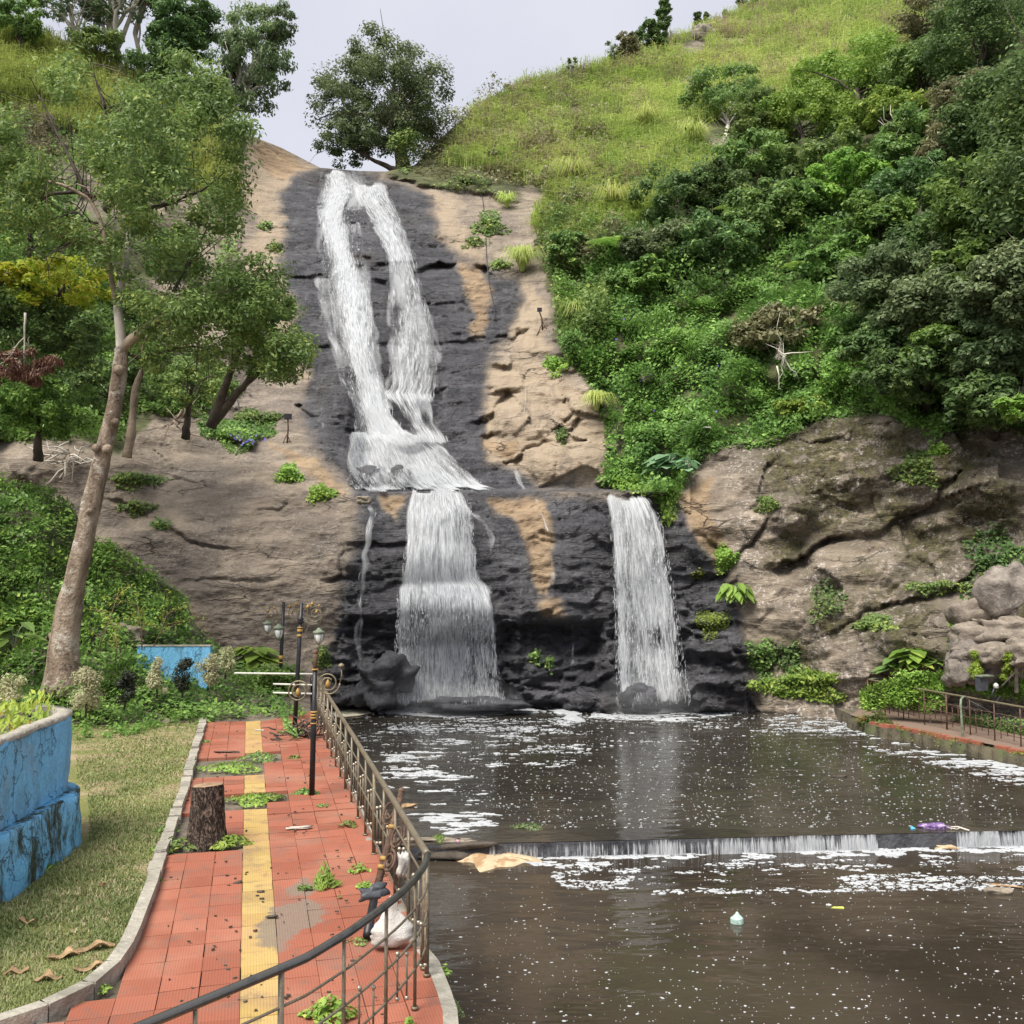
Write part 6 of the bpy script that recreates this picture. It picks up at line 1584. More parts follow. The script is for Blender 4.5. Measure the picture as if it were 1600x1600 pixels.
G_.add(V, [(i * n + j, i * n + (j + 1) % n, (i + 1) * n + (j + 1) % n, (i + 1) * n + j) for i in range(m - 1) for j in range(n)])
for (u, v, s_) in [(168,702,.12),(150,700,.10),(180,660,.1),(140,800,.08),(186,578,.12)]:
    G_.ball(at(u, v, TY - .2) - o0, s_, 10, 7)
for pts, r in [([(100,1030,.2),(78,990,.1),(72,1000,.2)], .07), ([(105,1020,.1),(118,1030,0),(122,1045,.2)], .08)]:
    G_.tube([at(u, v, TY + d) - o0 for u, v, d in pts], [r * 1.4, r, r * .6], 8)
def mat_bark():
    m, t, out = newmat('flaking_bark'); N = NT(t); p = N.pos(scale=(1, 1, .35)); q = N.pos()
    a = N.noise(p, 3.2, 7, .65, .5); b = N.noise(q, 2.2, 6, .7); c_ = N.noise(q, 14, 4)
    col = N.mix(N.ramp(a, (.3, .7)), (.13, .095, .07, 1), (.36, .285, .22, 1))
    col = N.mix(N.ramp(b, (.52, .62, 0, .75)), col, (.48, .44, .38, 1))
    col = N.mix(N.ramp(b, (.34, .42, .85, 0)), col, (.07, .05, .04, 1))
    N.link(N.bsdf(col, .9, N.bump(N.math('ADD', a, N.math('MULTIPLY', c_, .4)), 1.0, .12), .2), out.inputs[0]); return m
M['flaking_bark'] = mat_bark()
G_.build('trunk', M['flaking_bark'], lt)
fork = at(190, 548, TY)
LB = [ # main limbs in pixels with depth offsets, radius
 ([(190,548,0),(188,520,0),(183,480,0),(195,420,.2),(200,370,.3),(205,330,.5),(215,290,.5)], .13),
 ([(190,548,0),(205,530,-.1),(225,515,-.2),(250,500,-.2),(300,470,-.3),(360,450,-.4),(410,440,-.5)], .12),
 ([(183,480,0),(175,440,-.2),(165,380,-.4),(155,340,-.5),(140,310,-.5),(100,290,-.6),(50,275,-.6),(10,290,-.6)], .07),
 ([(165,330,-.4),(180,310,-.5),(200,290,-.5),(215,265,-.5),(245,258,-.6)], .09),
 ([(150,310,-.4),(120,300,-.4),(80,305,-.4),(40,330,-.4)], .06),
 ([(205,330,.4),(230,270,.4),(260,230,.4),(300,200,.4),(340,190,.4)], .06),
 ([(215,290,.5),(200,230,.5),(170,200,.5),(165,170,.5),(200,158,.5),(235,150,.5)], .05),
 ([(205,330,.4),(260,320,.2),(310,300,.1),(350,270,.1)], .05),
 ([(165,380,-.4),(130,370,-.5),(100,390,-.6),(70,400,-.6)], .04),
 ([(225,515,-.2),(260,480,-.3),(300,400,-.3),(330,350,-.3)], .05),
 ([(190,548,0),(215,560,.2),(250,550,.3),(300,540,.3),(350,550,.3)], .05),
 ([(140,310,-.5),(110,250,-.6),(80,190,-.6),(60,150,-.6)], .05),
 ([(165,170,.5),(150,130,.5),(140,100,.5)], .035),
 ([(235,150,.5),(280,130,.5),(330,110,.4)], .03),
 ([(160,350,-.3),(135,345,-.4),(120,330,-.4),(60,350,-.4)], .035),
]
def limb_obj(parent, pts, r, mat, seed):
    o_ = np.asarray(parent.location)
    P = np.array([at(u, v, TY + d) for u, v, d in pts]); P = resample(P, .12)
    P = P + .05 * np.stack([noise3(P * 1.4, seed), noise3(P * 1.4, seed + 1), noise3(P * 1.4, seed + 2)], -1) * np.linspace(0, 1.3, len(P))[:, None]
    G2 = Geo(); R2 = np.linspace(r, r * .3, len(P)); G2.tube(P - o_, R2, 8)
    g_ = np.random.default_rng(seed); ends = [P[-1]]
    for k in range(int(5 + len(P) * .35)):
        i = g_.integers(len(P) // 5, len(P)); d = g_.normal(0, 1, 3) * [1, .7, .8]; d /= np.linalg.norm(d); L = g_.uniform(.35, 1.25)
        e = P[i] + d * L; mid = (P[i] + e) / 2 + g_.normal(0, .10, 3)
        G2.tube(np.array([P[i], mid, e]) - o_, [max(.012, R2[i] * .35), .012, .006], 5); ends.append(e)
    G2.build('limb', M[mat], parent)
    return ends
ends = []
for k, (pts, r) in enumerate(LB): ends += limb_obj(lt, pts, r, 'bark_pale' if k == 0 else ('bark' if k < 3 else 'bark_dark'), 40 + k)
# crown: leaf sprays in clumps, silhouette from the photograph, two metres or so deep
CRN = [(0,180),(60,130),(130,70),(200,60),(300,95),(370,130),(385,200),(370,300),(385,380),(440,440),(470,520),(478,580),(440,600),(400,560),(340,600),(290,640),(240,600),(225,520),(200,470),(150,400),(60,350),(0,360),(-60,330),(-60,200)]
q = scatter(CRN, 620)
dens_ = noise3(np.stack([q[:, 0] / 55, q[:, 1] / 55, 0 * q[:, 0]], -1), 12)
q = q[dens_ > -.12]
# the crown is a rounded mass: depth offset limited by distance to its outline
dd = np.clip(segdist(q[:, 0], q[:, 1], CRN, True) / 150, 0.1, 1)
Yc = TY + rng.uniform(-1, 1, len(q)) * 2.6 * np.sqrt(dd) - .2
cl = at(q[:, 0], q[:, 1], Yc)
V, Cc2 = crown_leaves(cl - o0, rng.uniform(.28, .62, len(cl)), 150, .118, 88, .75, aspect=.46, droop=.2)
leafmesh('crown', V, M['leaf_mid'], lt, None, 88, Cc2)
q = scatter([(330,430),(400,420),(440,450),(470,520),(478,585),(440,600),(400,560),(340,590),(300,540),(290,470)], 60)
cl = at(q[:, 0], q[:, 1], TY + rng.uniform(-1.2, 1.2, len(q)))
V, Cc2 = crown_leaves(cl - o0, rng.uniform(.3, .55, len(cl)), 170, .11, 89, .75, aspect=.45)
leafmesh('crown', V, M['leaf_mid'], lt, None, 89, Cc2)
# the second, thin trunk beside it
G_ = Geo(); P = np.array([at(u, v, TY + 3.2) for u, v in [(198,715),(205,680),(208,640),(212,600),(232,560)]]); G_.tube(resample(P, .2) - P[0], np.linspace(.13, .06, len(resample(P, .2))) * (1 + .25 * noise3(resample(P, .2) * 3, 2)), 9)
o = G_.build('broken_trunk', M['bark']); o.location = [float(x) for x in P[0]]; tag(o, 'short pale trunk with hanging roots just right of the leaning tree', 'trunk')

# ---- green bank and garden
def bankp(u, v, off=0.0):
    return at(u, v, dbank(np.asarray(u, float), np.asarray(v, float)) - off)
BANKP = [(-200,664),(0,746),(60,770),(110,788),(140,838),(200,866),(240,898),(288,933),(305,973),(330,1002),(360,1028),(430,1044),(482,1056),(440,1098),(484,1122),(400,1119),(330,1127),(250,1126),(120,1128),(-200,1128)]
cover('creeper', BANKP, 62000, M['leaf_vine'], .115, .40, 231, bankp, label='thick green creeper covering the bank around the leaning trunk', cat='creeper', clumpf=1.1, up=1.0)
cover('creeper', [(-200,690),(0,752),(60,776),(110,795),(150,850),(205,876),(300,975),(120,1000),(-200,1000)], 9000, M['leaf_bright'], .12, .5, 233, bankp, label='paler creeper shoots standing out of the bank', cat='creeper', clumpf=1.1, up=1.0, keep=lambda u, v: noise3(np.stack([u / 40, v / 30, 0 * u], -1), 8) > .05)
def flatp(z):
    return lambda u, v, off=0.0: gp(u, v, z)
cover('creeper', [(118,1112),(250,1098),(330,1090),(330,1118),(300,1124),(240,1138),(200,1150),(115,1158)], 6500, M['leaf_vine'], .085, .22, 234, flatp(0.03), label='low weeds creeping onto the far end of the lawn', cat='weeds', clumpf=2.2, toward=.2, up=1, keep=lambda u, v: noise3(np.stack([u / 14, v / 7, 0 * u], -1), 8) > -.25 - (1130 - v) / 50)
cover('creeper', [(1345,1080),(1400,1060),(1500,1050),(1600,1070),(1600,1098),(1520,1080),(1470,1078),(1470,1112),(1420,1108),(1350,1112)], 9000, M['leaf_bright'], .09, .35, 235, lambda u, v, off=0: at(u, v, 26.3 - (u - 1345) * .008), label='bright weeds filling the garden behind the right railing', cat='weeds', clumpf=1.8, up=1)
cover('creeper', [(1500,1118),(1600,1132),(1620,1156),(1560,1146),(1480,1126)], 1500, M['leaf_mid'], .08, .2, 236, lambda u, v, off=0: at(u, v, 25.6 - (u - 1500) * .019), label='weeds along the foot of the rubble wall', cat='weeds', clumpf=2, up=1)
cover('creeper', [(1335,1122),(1375,1112),(1400,1140),(1420,1152),(1350,1135)], 900, M['leaf_mid'], .08, .22, 237, lambda u, v, off=0: at(u, v, 26.2 - (u - 1335) * .015), label='weeds hanging over the far corner of the quay', cat='weeds', clumpf=2, up=1)

cover('creeper', [(1332,1122),(1420,1140),(1500,1158),(1600,1176),(1620,1196),(1500,1174),(1400,1152),(1332,1136)], 1500, M['leaf_moss'], .055, .06, 238, lambda u, v, off=0: at(u, v, np.interp(u, [1330, 1360, 1410, 1500, 1600, 1760], [float(q[1]) for q in Q]) - .03), label='moss and small weeds on the quay wall face', cat='moss', clumpf=2, up=.4, keep=lambda u, v: noise3(np.stack([u / 12, v / 8, 0 * u], -1), 8) > .0)
# lawn blades
g_ = np.random.default_rng(77)
lp = [(118,1150),(318,1122),(300,1190),(277,1270),(248,1350),(222,1430),(190,1505),(115,1570),(0,1608),(-60,1610),(-60,1420),(20,1410),(140,1310),(138,1240),(120,1215)]
q = scatter(lp, 60000); P = gp(q[:, 0], q[:, 1], .0); n = len(P)
nz = fbm(P * np.array([.6, 1, 1]) * 1.5, 3, 3); k = g_.uniform(-1, 1, n) < nz * 1.1 + .75; P = P[k]; n = len(P)
a = g_.uniform(0, 2 * math.pi, n); H = g_.uniform(.015, .045, n); o_ = np.stack([np.cos(a), np.sin(a), 0 * a], -1)
W = .0035 + P[:, 1] * .0004; s_ = np.stack([-np.sin(a), np.cos(a), 0 * a], -1) * W[:, None]
tip = P + UPV * H[:, None] + o_ * (H * g_.uniform(.2, 1.4, n))[:, None]
V = np.stack([P - s_, P + s_, tip + s_ * .2, tip - s_ * .2], 1).reshape(-1, 3)
o = leafmesh('lawn_grass', V, M['lawn_blade'], None, None, 3, np.clip(.5 + nz[k], 0, 1)); tag(o, 'short patchy lawn grass, partly dried out', 'grass', None, 'stuff')

def weed(label, c, r, h, n, size, seed, mat='leaf_bright', name='weed', aspect=.6, group=None, cat='weed', up=1.0, spiky=False):
    g_ = np.random.default_rng(seed); a = g_.uniform(0, 2 * math.pi, n); rr = np.sqrt(g_.uniform(0, 1, n)) * (1 + .3 * np.sin(a * 3 + seed))
    P = np.stack([r * rr * np.cos(a), r * rr * np.sin(a) * .8, h * (1 - rr * .75).clip(.05) * g_.uniform(.15, 1, n)], -1)
    N_ = np.stack([np.cos(a) * .5, np.sin(a) * .5, 0 * a + up], -1) + g_.normal(0, .35, (n, 3)); L = size * g_.uniform(.5, 1.3, n)
    T = None
    if spiky: T = np.stack([np.cos(a), np.sin(a), .9 + 0 * a], -1) + g_.normal(0, .3, (n, 3)); N_ = N_ * [1, 1, .3] + [0, -.6, 0]
    o = leafmesh(name, leafquads(P, N_, L, L * aspect, seed, .15, T), M[mat], None, None, seed, np.clip(.3 + .7 * g_.uniform(0, 1, n), 0, 1)); o.location = [float(x) for x in c]
    return tag(o, label, cat, group)
WG = 'weeds growing through the paving'
for i, (u, v, r, h, n, sz, mt, lab) in enumerate([
  (360,1200,.55,.10,420,.075,'leaf_bright','weed bed across the path, the farther of two strips'),(405,1186,.35,.16,260,.07,'leaf_mid','taller weeds at the right end of the farther strip'),
  (395,1250,.40,.10,340,.075,'leaf_bright','weed bed across the path beside the stump top'),(425,1247,.22,.09,160,.07,'leaf_mid','weeds at the right end of the nearer strip'),
  (360,1318,.24,.14,230,.08,'leaf_bright','leafy weeds at the right foot of the stump'),(275,1322,.28,.14,240,.07,'leaf_mid','weeds at the left foot of the stump'),
  (478,1240,.20,.10,170,.075,'leaf_mid','weeds around the foot of the nearest lamp post'),(460,1185,.14,.08,80,.06,'leaf_mid','small weeds in a joint between the two nearer lamp posts'),
  (462,1145,.3,.12,200,.08,'leaf_mid','weeds and creeper at the foot of the middle lamp post'),(440,1110,.18,.1,140,.08,'leaf_bright','weeds at the foot of the farthest lamp post'),
  (475,1389,.085,.07,90,.05,'leaf_mid','small rosette weed in the sandy patch'),(560,1360,.11,.12,100,.05,'leaf_bright','leafy weed beside the railing posts'),
  (570,1385,.09,.08,70,.05,'leaf_bright','weed just below the one beside the railing posts'),(545,1290,.12,.1,70,.06,'leaf_mid','thin weeds by the railing foot'),
  (560,1470,.12,.035,90,.035,'leaf_mid','flat mossy weeds at the end of the fallen post'),(515,1590,.20,.20,260,.07,'leaf_bright','bright broad leaved weed at the bottom of the railing'),
  (340,1230,.1,.1,0,.06,'leaf_mid',''),
  (250,1330,.13,.1,120,.06,'leaf_bright','weed clump on the kerb beside the stump'),(240,1375,.10,.1,100,.055,'leaf_bright','weed clump on the inside of the kerb bend'),
  (262,1298,.15,.1,110,.06,'leaf_mid','weeds spilling over the kerb behind the stump'),(232,1415,.05,.06,40,.04,'leaf_mid','tiny weed against the kerb below the bend'),
  (160,1547,.08,.06,70,.045,'leaf_bright','small weed on the inside of the kerb near the frame bottom'),(115,1565,.07,.05,60,.045,'leaf_bright','small weed on the kerb at the lower left'),
  (310,1130,.10,.08,90,.07,'leaf_mid','weed on the far end of the kerb'),(322,1160,.1,.06,60,.06,'leaf_mid','weeds along the far kerb'),
  (70,1360,.11,.1,110,.06,'leaf_bright','weed at the foot of the blue planter wall'),(85,1352,.08,.06,50,.05,'leaf_mid','tiny weed right of the planter foot weed'),
  (505,1260,.1,.06,50,.05,'leaf_mid','small weeds in the joint right of the nearest lamp post'),(530,1402,.03,.03,26,.03,'leaf_mid','speck of weed in the long joint'),
  (640,1600,.03,.08,40,.05,'leaf_bright','spiky sprout at the outer corner of the paving')]):
    if not lab: continue
    weed(lab, gp(u, v, .0), r, h, n, sz, 500 + i, mt, group=WG)
weed('tall feathery weed standing in the red tiles', gp(507, 1385, 0), .13, .30, 260, .09, 560, 'leaf_bright', aspect=.28, group=WG, spiky=True)
g_ = np.random.default_rng(9)
# creeper running along the joint between the lamp posts
t_ = g_.uniform(0, 1, 420); uu = np.interp(t_, [0, .5, 1], [438, 446, 462]) + g_.normal(0, 3.5, 420); vv = np.interp(t_, [0, .5, 1], [1100, 1130, 1152]) + g_.normal(0, 1.5, 420)
P = gp(uu, vv, .03) + np.stack([0 * uu, 0 * uu, g_.uniform(0, .08, 420)], -1); c = P.mean(0)
o = leafmesh('creeper', leafquads(P - c, np.tile([0, -.2, 1.], (420, 1)) + g_.normal(0, .3, (420, 3)), .08, .06, 3, .1), M['leaf_vine'], None, None, 4); o.location = [float(x) for x in c]; tag(o, 'creeper running along a joint at the far end of the path', 'creeper')

# shrubs in the bed
def shrub(label, u, v, Y, w, h, n, mat, seed, size=.065, shape='round'):
    g_ = np.random.default_rng(seed); c = at(u, v, Y); W = w * Y / 1477; H = h * Y / 1477
    nl_ = 13; lc = []
    while len(lc) < nl_:
        z = g_.uniform(.1, .92); a = g_.uniform(0, 2 * math.pi); m_ = (1 - z) ** .8 if shape == 'cone' else math.sin((z * .8 + .14) * math.pi) ** .7
        lc.append([math.cos(a) * m_ * W * .42 * g_.uniform(.2, 1), math.sin(a) * m_ * W * .42 * g_.uniform(.2, 1), z * H])
    lc = np.array(lc); lr = W * g_.uniform(.17, .28, nl_) * (1 if shape != 'cone' else .8)
    k = g_.integers(0, nl_, n); d = g_.normal(size=(n, 3)); d /= np.linalg.norm(d, axis=1, keepdims=True)
    P = lc[k] + d * (lr[k] * g_.uniform(.1, 1.15, n) ** .5)[:, None]; P[:, 2] = np.abs(P[:, 2])
    N_ = d + [0, 0, .6] + g_.normal(0, .45, (n, 3)); L = size * g_.uniform(.6, 1.3, n)
    t_ = thing('shrub', label, 'shrub', c, 0, 'shrubs in the bed behind the lawn' if u < 600 else 'young conifers in the right garden')
    leafmesh('foliage', leafquads(P, N_, L, L * .5, seed, .1), M[mat], t_, None, seed, np.clip(.5 + .5 * noise3(P * 5, seed), 0, 1))
    G_ = Geo(); G_.tube([(0, 0, -.15), (0.01, 0, H * .3), (0, 0, H * .7)], [.025, .02, .008], 6); G_.build('stem', M['bark_dark'], t_)
shrub('cream variegated shrub nearest the blue planter', 134, 1110, 20.6, 60, 64, 2400, 'leaf_cream', 601)
shrub('small black leaved shrub right of the nearest cream one', 195, 1098, 21.2, 36, 48, 1700, 'leaf_black', 602)
shrub('cream variegated shrub between the two black shrubs', 245, 1084, 22.0, 42, 56, 1900, 'leaf_cream', 603, shape='cone')
shrub('black leaved shrub below the low blue wall', 285, 1080, 22.2, 42, 48, 1900, 'leaf_black', 604)
shrub('wide cream variegated shrub right of the low blue wall', 325, 1070, 22.5, 42, 46, 1700, 'leaf_cream', 605)
shrub('farthest cream variegated shrub beside the big leaves', 352, 1052, 23.6, 36, 38, 1300, 'leaf_cream', 606)
shrub('pale pinkish shrub behind the planter top', 18, 1092, 20.2, 50, 34, 1300, 'leaf_cream', 607)
shrub('golden green young conifer, left of the pair', 1524, 1064, 24.0, 32, 46, 1900, 'leaf_conifer', 608, .06, 'cone')
shrub('golden green young conifer, right of the pair', 1577, 1064, 23.8, 34, 46, 1900, 'leaf_conifer', 609, .06, 'cone')
# thin yellow bamboo canes
for i, (u0, v0, u1, v1, lab) in enumerate([(150,1024,185,925,'leaning yellow bamboo cane left of the tan slab rock'),(222,1015,215,945,'upright yellow bamboo cane behind the blue wall'),(180,1030,182,990,'short thin cane by the tan slab rock'),(240,1010,262,955,'slanting thin cane over the blue wall')]):
    G_ = Geo(); a_ = at(u0, v0, 23.2); b_ = at(u1, v1, 23.0); g_ = np.random.default_rng(i)
    G_.tube([a_ - a_, (b_ - a_) * .5 + [.03, 0, 0], b_ - a_], [.016, .012, .005], 5); Vl = []
    for k in range(9):
        f = .35 + .65 * k / 8; p = (b_ - a_) * f; e = p + g_.normal(0, .28, 3) * [1, .4, .4] + [0, 0, .25]; G_.tube([p, (p + e) / 2, e], [.006, .005, .002], 4); Vl.append(e); Vl.append((p + e) / 2)
    t_ = thing('bamboo', lab, 'bamboo', a_, 0, 'bamboo canes on the bank'); G_.build('cane', M['leaf_yellow'] if False else M['dry_husk'], t_)
    Vl = np.repeat(np.array(Vl), 5, 0) + g_.normal(0, .05, (len(Vl) * 5, 3)); leafmesh('leaves', leafquads(Vl, g_.normal(0, 1, Vl.shape) + [0, -1, .5], .10, .02, i), M['leaf_yellow'], t_)
# ------------------------------------------------------------------ blue planter
def planter():
    p = thing('planter', 'tall curved blue planter wall with peeling cracked plaster, left edge', 'planter', gp(60, 1340, 0))
    o_ = np.asarray(p.location)
    # plan outline (world x, y): face towards the lawn, rounded far end
    def outline(grow):
        pts = []
        fx = -5.66 + grow
        pts += [(fx + 0.35, 6.0), (fx + 0.22, 8.0), (fx + .14, 10.0), (fx + .04, 11.4), (fx, 12.0)]
        c = (fx - .75 - grow * .0, 12.05); r = .75
        for a in np.linspace(0, 150, 12): pts.append((c[0] + r * math.cos(math.radians(a)), c[1] + (r + .1) * math.sin(math.radians(a))))
        pts += [(-9.5, 11.2), (-13, 10.5), (-13, 6.0)]
        return np.array(pts)
    def wall(G_, P, z0, z1, th, topw=0, amp=.025, rnd=.5, zn=9):
        P = resample(np.c_[P, np.zeros(len(P))], .14)[:, :2]
        zs = np.linspace(z0, z1, zn); n = len(P)
        d = np.gradient(P, axis=0); d /= np.linalg.norm(d, axis=1, keepdims=True); nrm = np.stack([d[:, 1], -d[:, 0]], -1)
        rows = []
        for z in zs:
            q = np.c_[P, np.full(n, z)]; k = amp * fbm(q * 1.4, 4, 3) - .012 * np.abs(noise3(q * 5, 4)); rows.append(np.c_[P + nrm * k[:, None], np.full(n, z + (.01 * noise3(q * 2, 8) if z == z1 else 0))])
        top_out = rows[-1]; top_in = np.c_[P - nrm * th, top_out[:, 2]]; down = np.c_[P - nrm * th, np.full(n, z1 - .25)]
        V = np.concatenate(rows + [top_in, down]) - o_
        m = zn + 2
        G_.add(V, [(i * n + j, i * n + j + 1, (i + 1) * n + j + 1, (i + 1) * n + j) for i in range(m - 1) for j in range(n - 1)], rnd)
    G1 = Geo(); wall(G1, outline(0), .6, 1.66, .14, rnd=.25, amp=.03, zn=14); G1.build('upper_wall', M['blue'], p)
    G2 = Geo(); wall(G2, outline(.16), -.1, .70, .20, rnd=1.0, amp=.055, zn=10); G2.build('lower_wall', M['blue'], p)
    # pale mortar rim
    G3 = Geo(); P = resample(np.c_[outline(.012), np.zeros(len(outline(0)))], .14)[:, :2]; n = len(P)
    d = np.gradient(P, axis=0); d /= np.linalg.norm(d, axis=1, keepdims=True); nr = np.stack([d[:, 1], -d[:, 0]], -1)
    z = 1.665 + .012 * noise3(np.c_[P * 2.2, 0 * P[:, 0]], 5)
    w = .02 * noise3(np.c_[P * 4, 0 * P[:, 0]], 6)[:, None]
    rows = [np.c_[P + nr * (.012 + w), z - .03], np.c_[P + nr * (.012 + w), z + .02], np.c_[P - nr * (.16 - w), z + .025], np.c_[P - nr * .16, z - .1]]
    V = np.concatenate(rows) - o_; G3.add(V, [(i * n + j, i * n + j + 1, (i + 1) * n + j + 1, (i + 1) * n + j) for i in range(3) for j in range(n - 1)]); G3.build('rim', M['concrete'], p)
    G4 = Geo(); G4.prism(outline(-.1) - o_[:2], 1.0, 1.55); G4.build('soil_fill', M['soil'], p, False)
    # raised inner basin
    c = np.array([-7.25, 10.9]); a = np.linspace(0, 2 * math.pi, 26, endpoint=False)
    ring = np.stack([c[0] + .95 * np.cos(a) - .4, c[1] + .9 * np.sin(a)], -1)
    G5 = Geo(); G5.prism(ring - o_[:2], 1.4, 1.92); G5.build('inner_basin', M['blue'], p, False)
    G6 = Geo()
    r1 = np.c_[ring, np.full(26, 1.92)]; r2 = np.c_[c[0] - .4 + (ring[:, 0] - c[0] + .4) * .88, c[1] + (ring[:, 1] - c[1]) * .88, np.full(26, 1.93)]
    G6.add(np.concatenate([r1 + [0, 0, -.03], r1 + [0, 0, .022], r2 + [0, 0, .022]]) - o_, [(i * 26 + j, i * 26 + (j + 1) % 26, (i + 1) * 26 + (j + 1) % 26, (i + 1) * 26 + j) for i in range(2) for j in range(26)]); G6.build('inner_rim', M['concrete'], p)
    return outline(0), ring
OUT, RING = planter()
def planter_plants(name, label, n, size, mat, zh, seed, poly, aspect=.5, spiky=False, thr=-1):
    g_ = np.random.default_rng(seed); P = []
    x0, y0 = np.min(poly, 0); x1, y1 = np.max(poly, 0)
    q = np.stack([g_.uniform(x0, x1, n * 4), g_.uniform(y0, y1, n * 4)], -1)
    m = inpoly(q[:, 0], q[:, 1], [tuple(p_) for p_ in poly]) & ~inpoly(q[:, 0], q[:, 1], [tuple(p_) for p_ in RING]); q = q[m]
    nz = noise3(np.c_[q * 2.4, 0 * q[:, 0]], seed); q = q[nz > thr][:n]; nz = nz[nz > thr][:n]
    z = 1.58 + zh * (.5 + .5 * noise3(np.c_[q * 3.2, 0 * q[:, 0]], seed + 1)) * g_.uniform(.2, 1, len(q)) ** .6
    P = np.c_[q, z]; c = P.mean(0); L = size * g_.uniform(.6, 1.3, len(q))
    N_ = g_.normal(0, .45, (len(q), 3)) + [0, -.3, 1.0]; T = None
    if spiky: T = g_.normal(0, .5, (len(q), 3)) + [0, 0, .9]; N_ = N_ + [0, -.8, -.6]
    o = leafmesh(name, leafquads(P - c, N_, L, L * aspect, seed, .15, T), M[mat], None, None, seed, np.clip(.5 + .5 * noise3(P * 2.5, seed + 2), 0, 1)); o.location = [float(x) for x in c]
    return tag(o, label, 'plants', None, 'stuff')
INN = np.array([(p_[0] - .12, p_[1] - .05) for p_ in OUT])
planter_plants('bedding_plants', 'low bright green leaves filling the front of the blue planter', 11000, .055, 'leaf_bright', .16, 71, INN)
planter_plants('bedding_plants', 'yellow and red croton leaves at the back of the blue planter', 4200, .11, 'leaf_croton', .36, 72, INN[INN[:, 1] > 9] if False else np.array([p_ for p_ in INN if True]), .42, True, .05)

# low blue wall behind the bed
bwp = [at(214, 1026, 23.6), at(328, 1024, 23.6)]
bw = thing('low_wall', 'low blue painted wall half hidden behind the shrubs', 'wall', [bwp[0][0], 23.6, 0])
G_ = Geo(); x0, x1 = 0, bwp[1][0] - bwp[0][0]
zt = at(270, 1010, 23.6)[2]
G_.box(((x0 + x1) / 2, .1, zt / 2), (x1 / 2, .1, zt / 2)); G_.v = [v for v in G_.v]; G_.build('wall_face', M['blue'], bw, False)
G_ = Geo(); G_.box(((x0 + x1) / 2, .1, zt + .012), (x1 / 2 + .012, .115, .012)); G_.build('coping', M['concrete'], bw, False)

# ------------------------------------------------------------------ stump
sc_ = gp(323, 1316, 0); st = thing('tree_stump', 'sawn tree stump with rough dark bark standing in the red tiles', 'stump', sc_)
Hs = .73; a = np.linspace(0, 2 * math.pi, 64, endpoint=False); V = []; zs = np.linspace(-.06, Hs, 36)
for z in zs:
    r = .215 * (1.06 - .16 * z / Hs + .12 * math.exp(-max(z, 0) * 9)); d = np.stack([np.cos(a), np.sin(a), 0 * a], -1)
    k = 1 + .06 * noise3(d * 1.5 + 5, 3) + .05 * np.abs(noise3(d * [8, 8, 1] + [0, 0, z * 3.5], 4)) + .045 * np.abs(noise3(d * [16, 16, 1] + [0, 0, z * 9], 6)) - (.03 if z > Hs - .03 else 0)
    V.append(d * r * k[:, None] + [0, 0, z + (.02 * math.cos(0) * 0)])
V = np.concatenate(V); V[-64:, 2] += .02 * np.cos(a + 1); n = 64
G_ = Geo(); G_.add(V, [(i * n + j, i * n + (j + 1) % n, (i + 1) * n + (j + 1) % n, (i + 1) * n + j) for i in range(len(zs) - 1) for j in range(n)])
def mat_stumpbark():
    m, t, out = newmat('stump_bark'); N = NT(t); p = N.pos(scale=(1, 1, .4)); q = N.pos()
    a_ = N.noise(q, 30, 5); e = N.ramp(N.noise(p, 22, 6, .7, 1.5), (.40, .56))
    col = N.mix(e, (.022, .016, .013, 1), N.mix(N.ramp(a_, (.3, .7)), (.085, .06, .047, 1), (.22, .165, .13, 1)))
    N.link(N.bsdf(col, .9, N.bump(N.math('ADD', e, N.math('MULTIPLY', a_, .4)), 1.0, .02), .2), out.inputs[0]); return m
def mat_cut():
    m, t, out = newmat('cut_wood'); N = NT(t); q = N.pos()
    w = N.n('ShaderNodeTexWave', wave_type='RINGS', rings_direction='Z'); w.inputs['Scale'].default_value = 14; w.inputs['Distortion'].default_value = 2.5; N.link(q, w.inputs['Vector'])
    col = N.mix(w.outputs[0], (.30, .19, .11, 1), (.46, .33, .21, 1)); col = N.mix(N.ramp(N.noise(q, 8, 5), (.45, .65, 0, .6)), col, (.16, .11, .075, 1))
    N.link(N.bsdf(col, .85, N.bump(w.outputs[0], .4, .01), .2), out.inputs[0]); return m
G_.build('bark', mat_stumpbark(), st)
top = V[-64:]; G2 = Geo(); c = top.mean(0); ring2 = c + (top - c) * .93 + [0, 0, .006]; G2.add(np.concatenate([top - [0, 0, .01], ring2, [c + [0, 0, -.012]]]), [(j, (j + 1) % 64, 64 + (j + 1) % 64, 64 + j) for j in range(64)] + [(64 + j, 64 + (j + 1) % 64, 128) for j in range(64)])
G2.build('cut_face', mat_cut(), st)

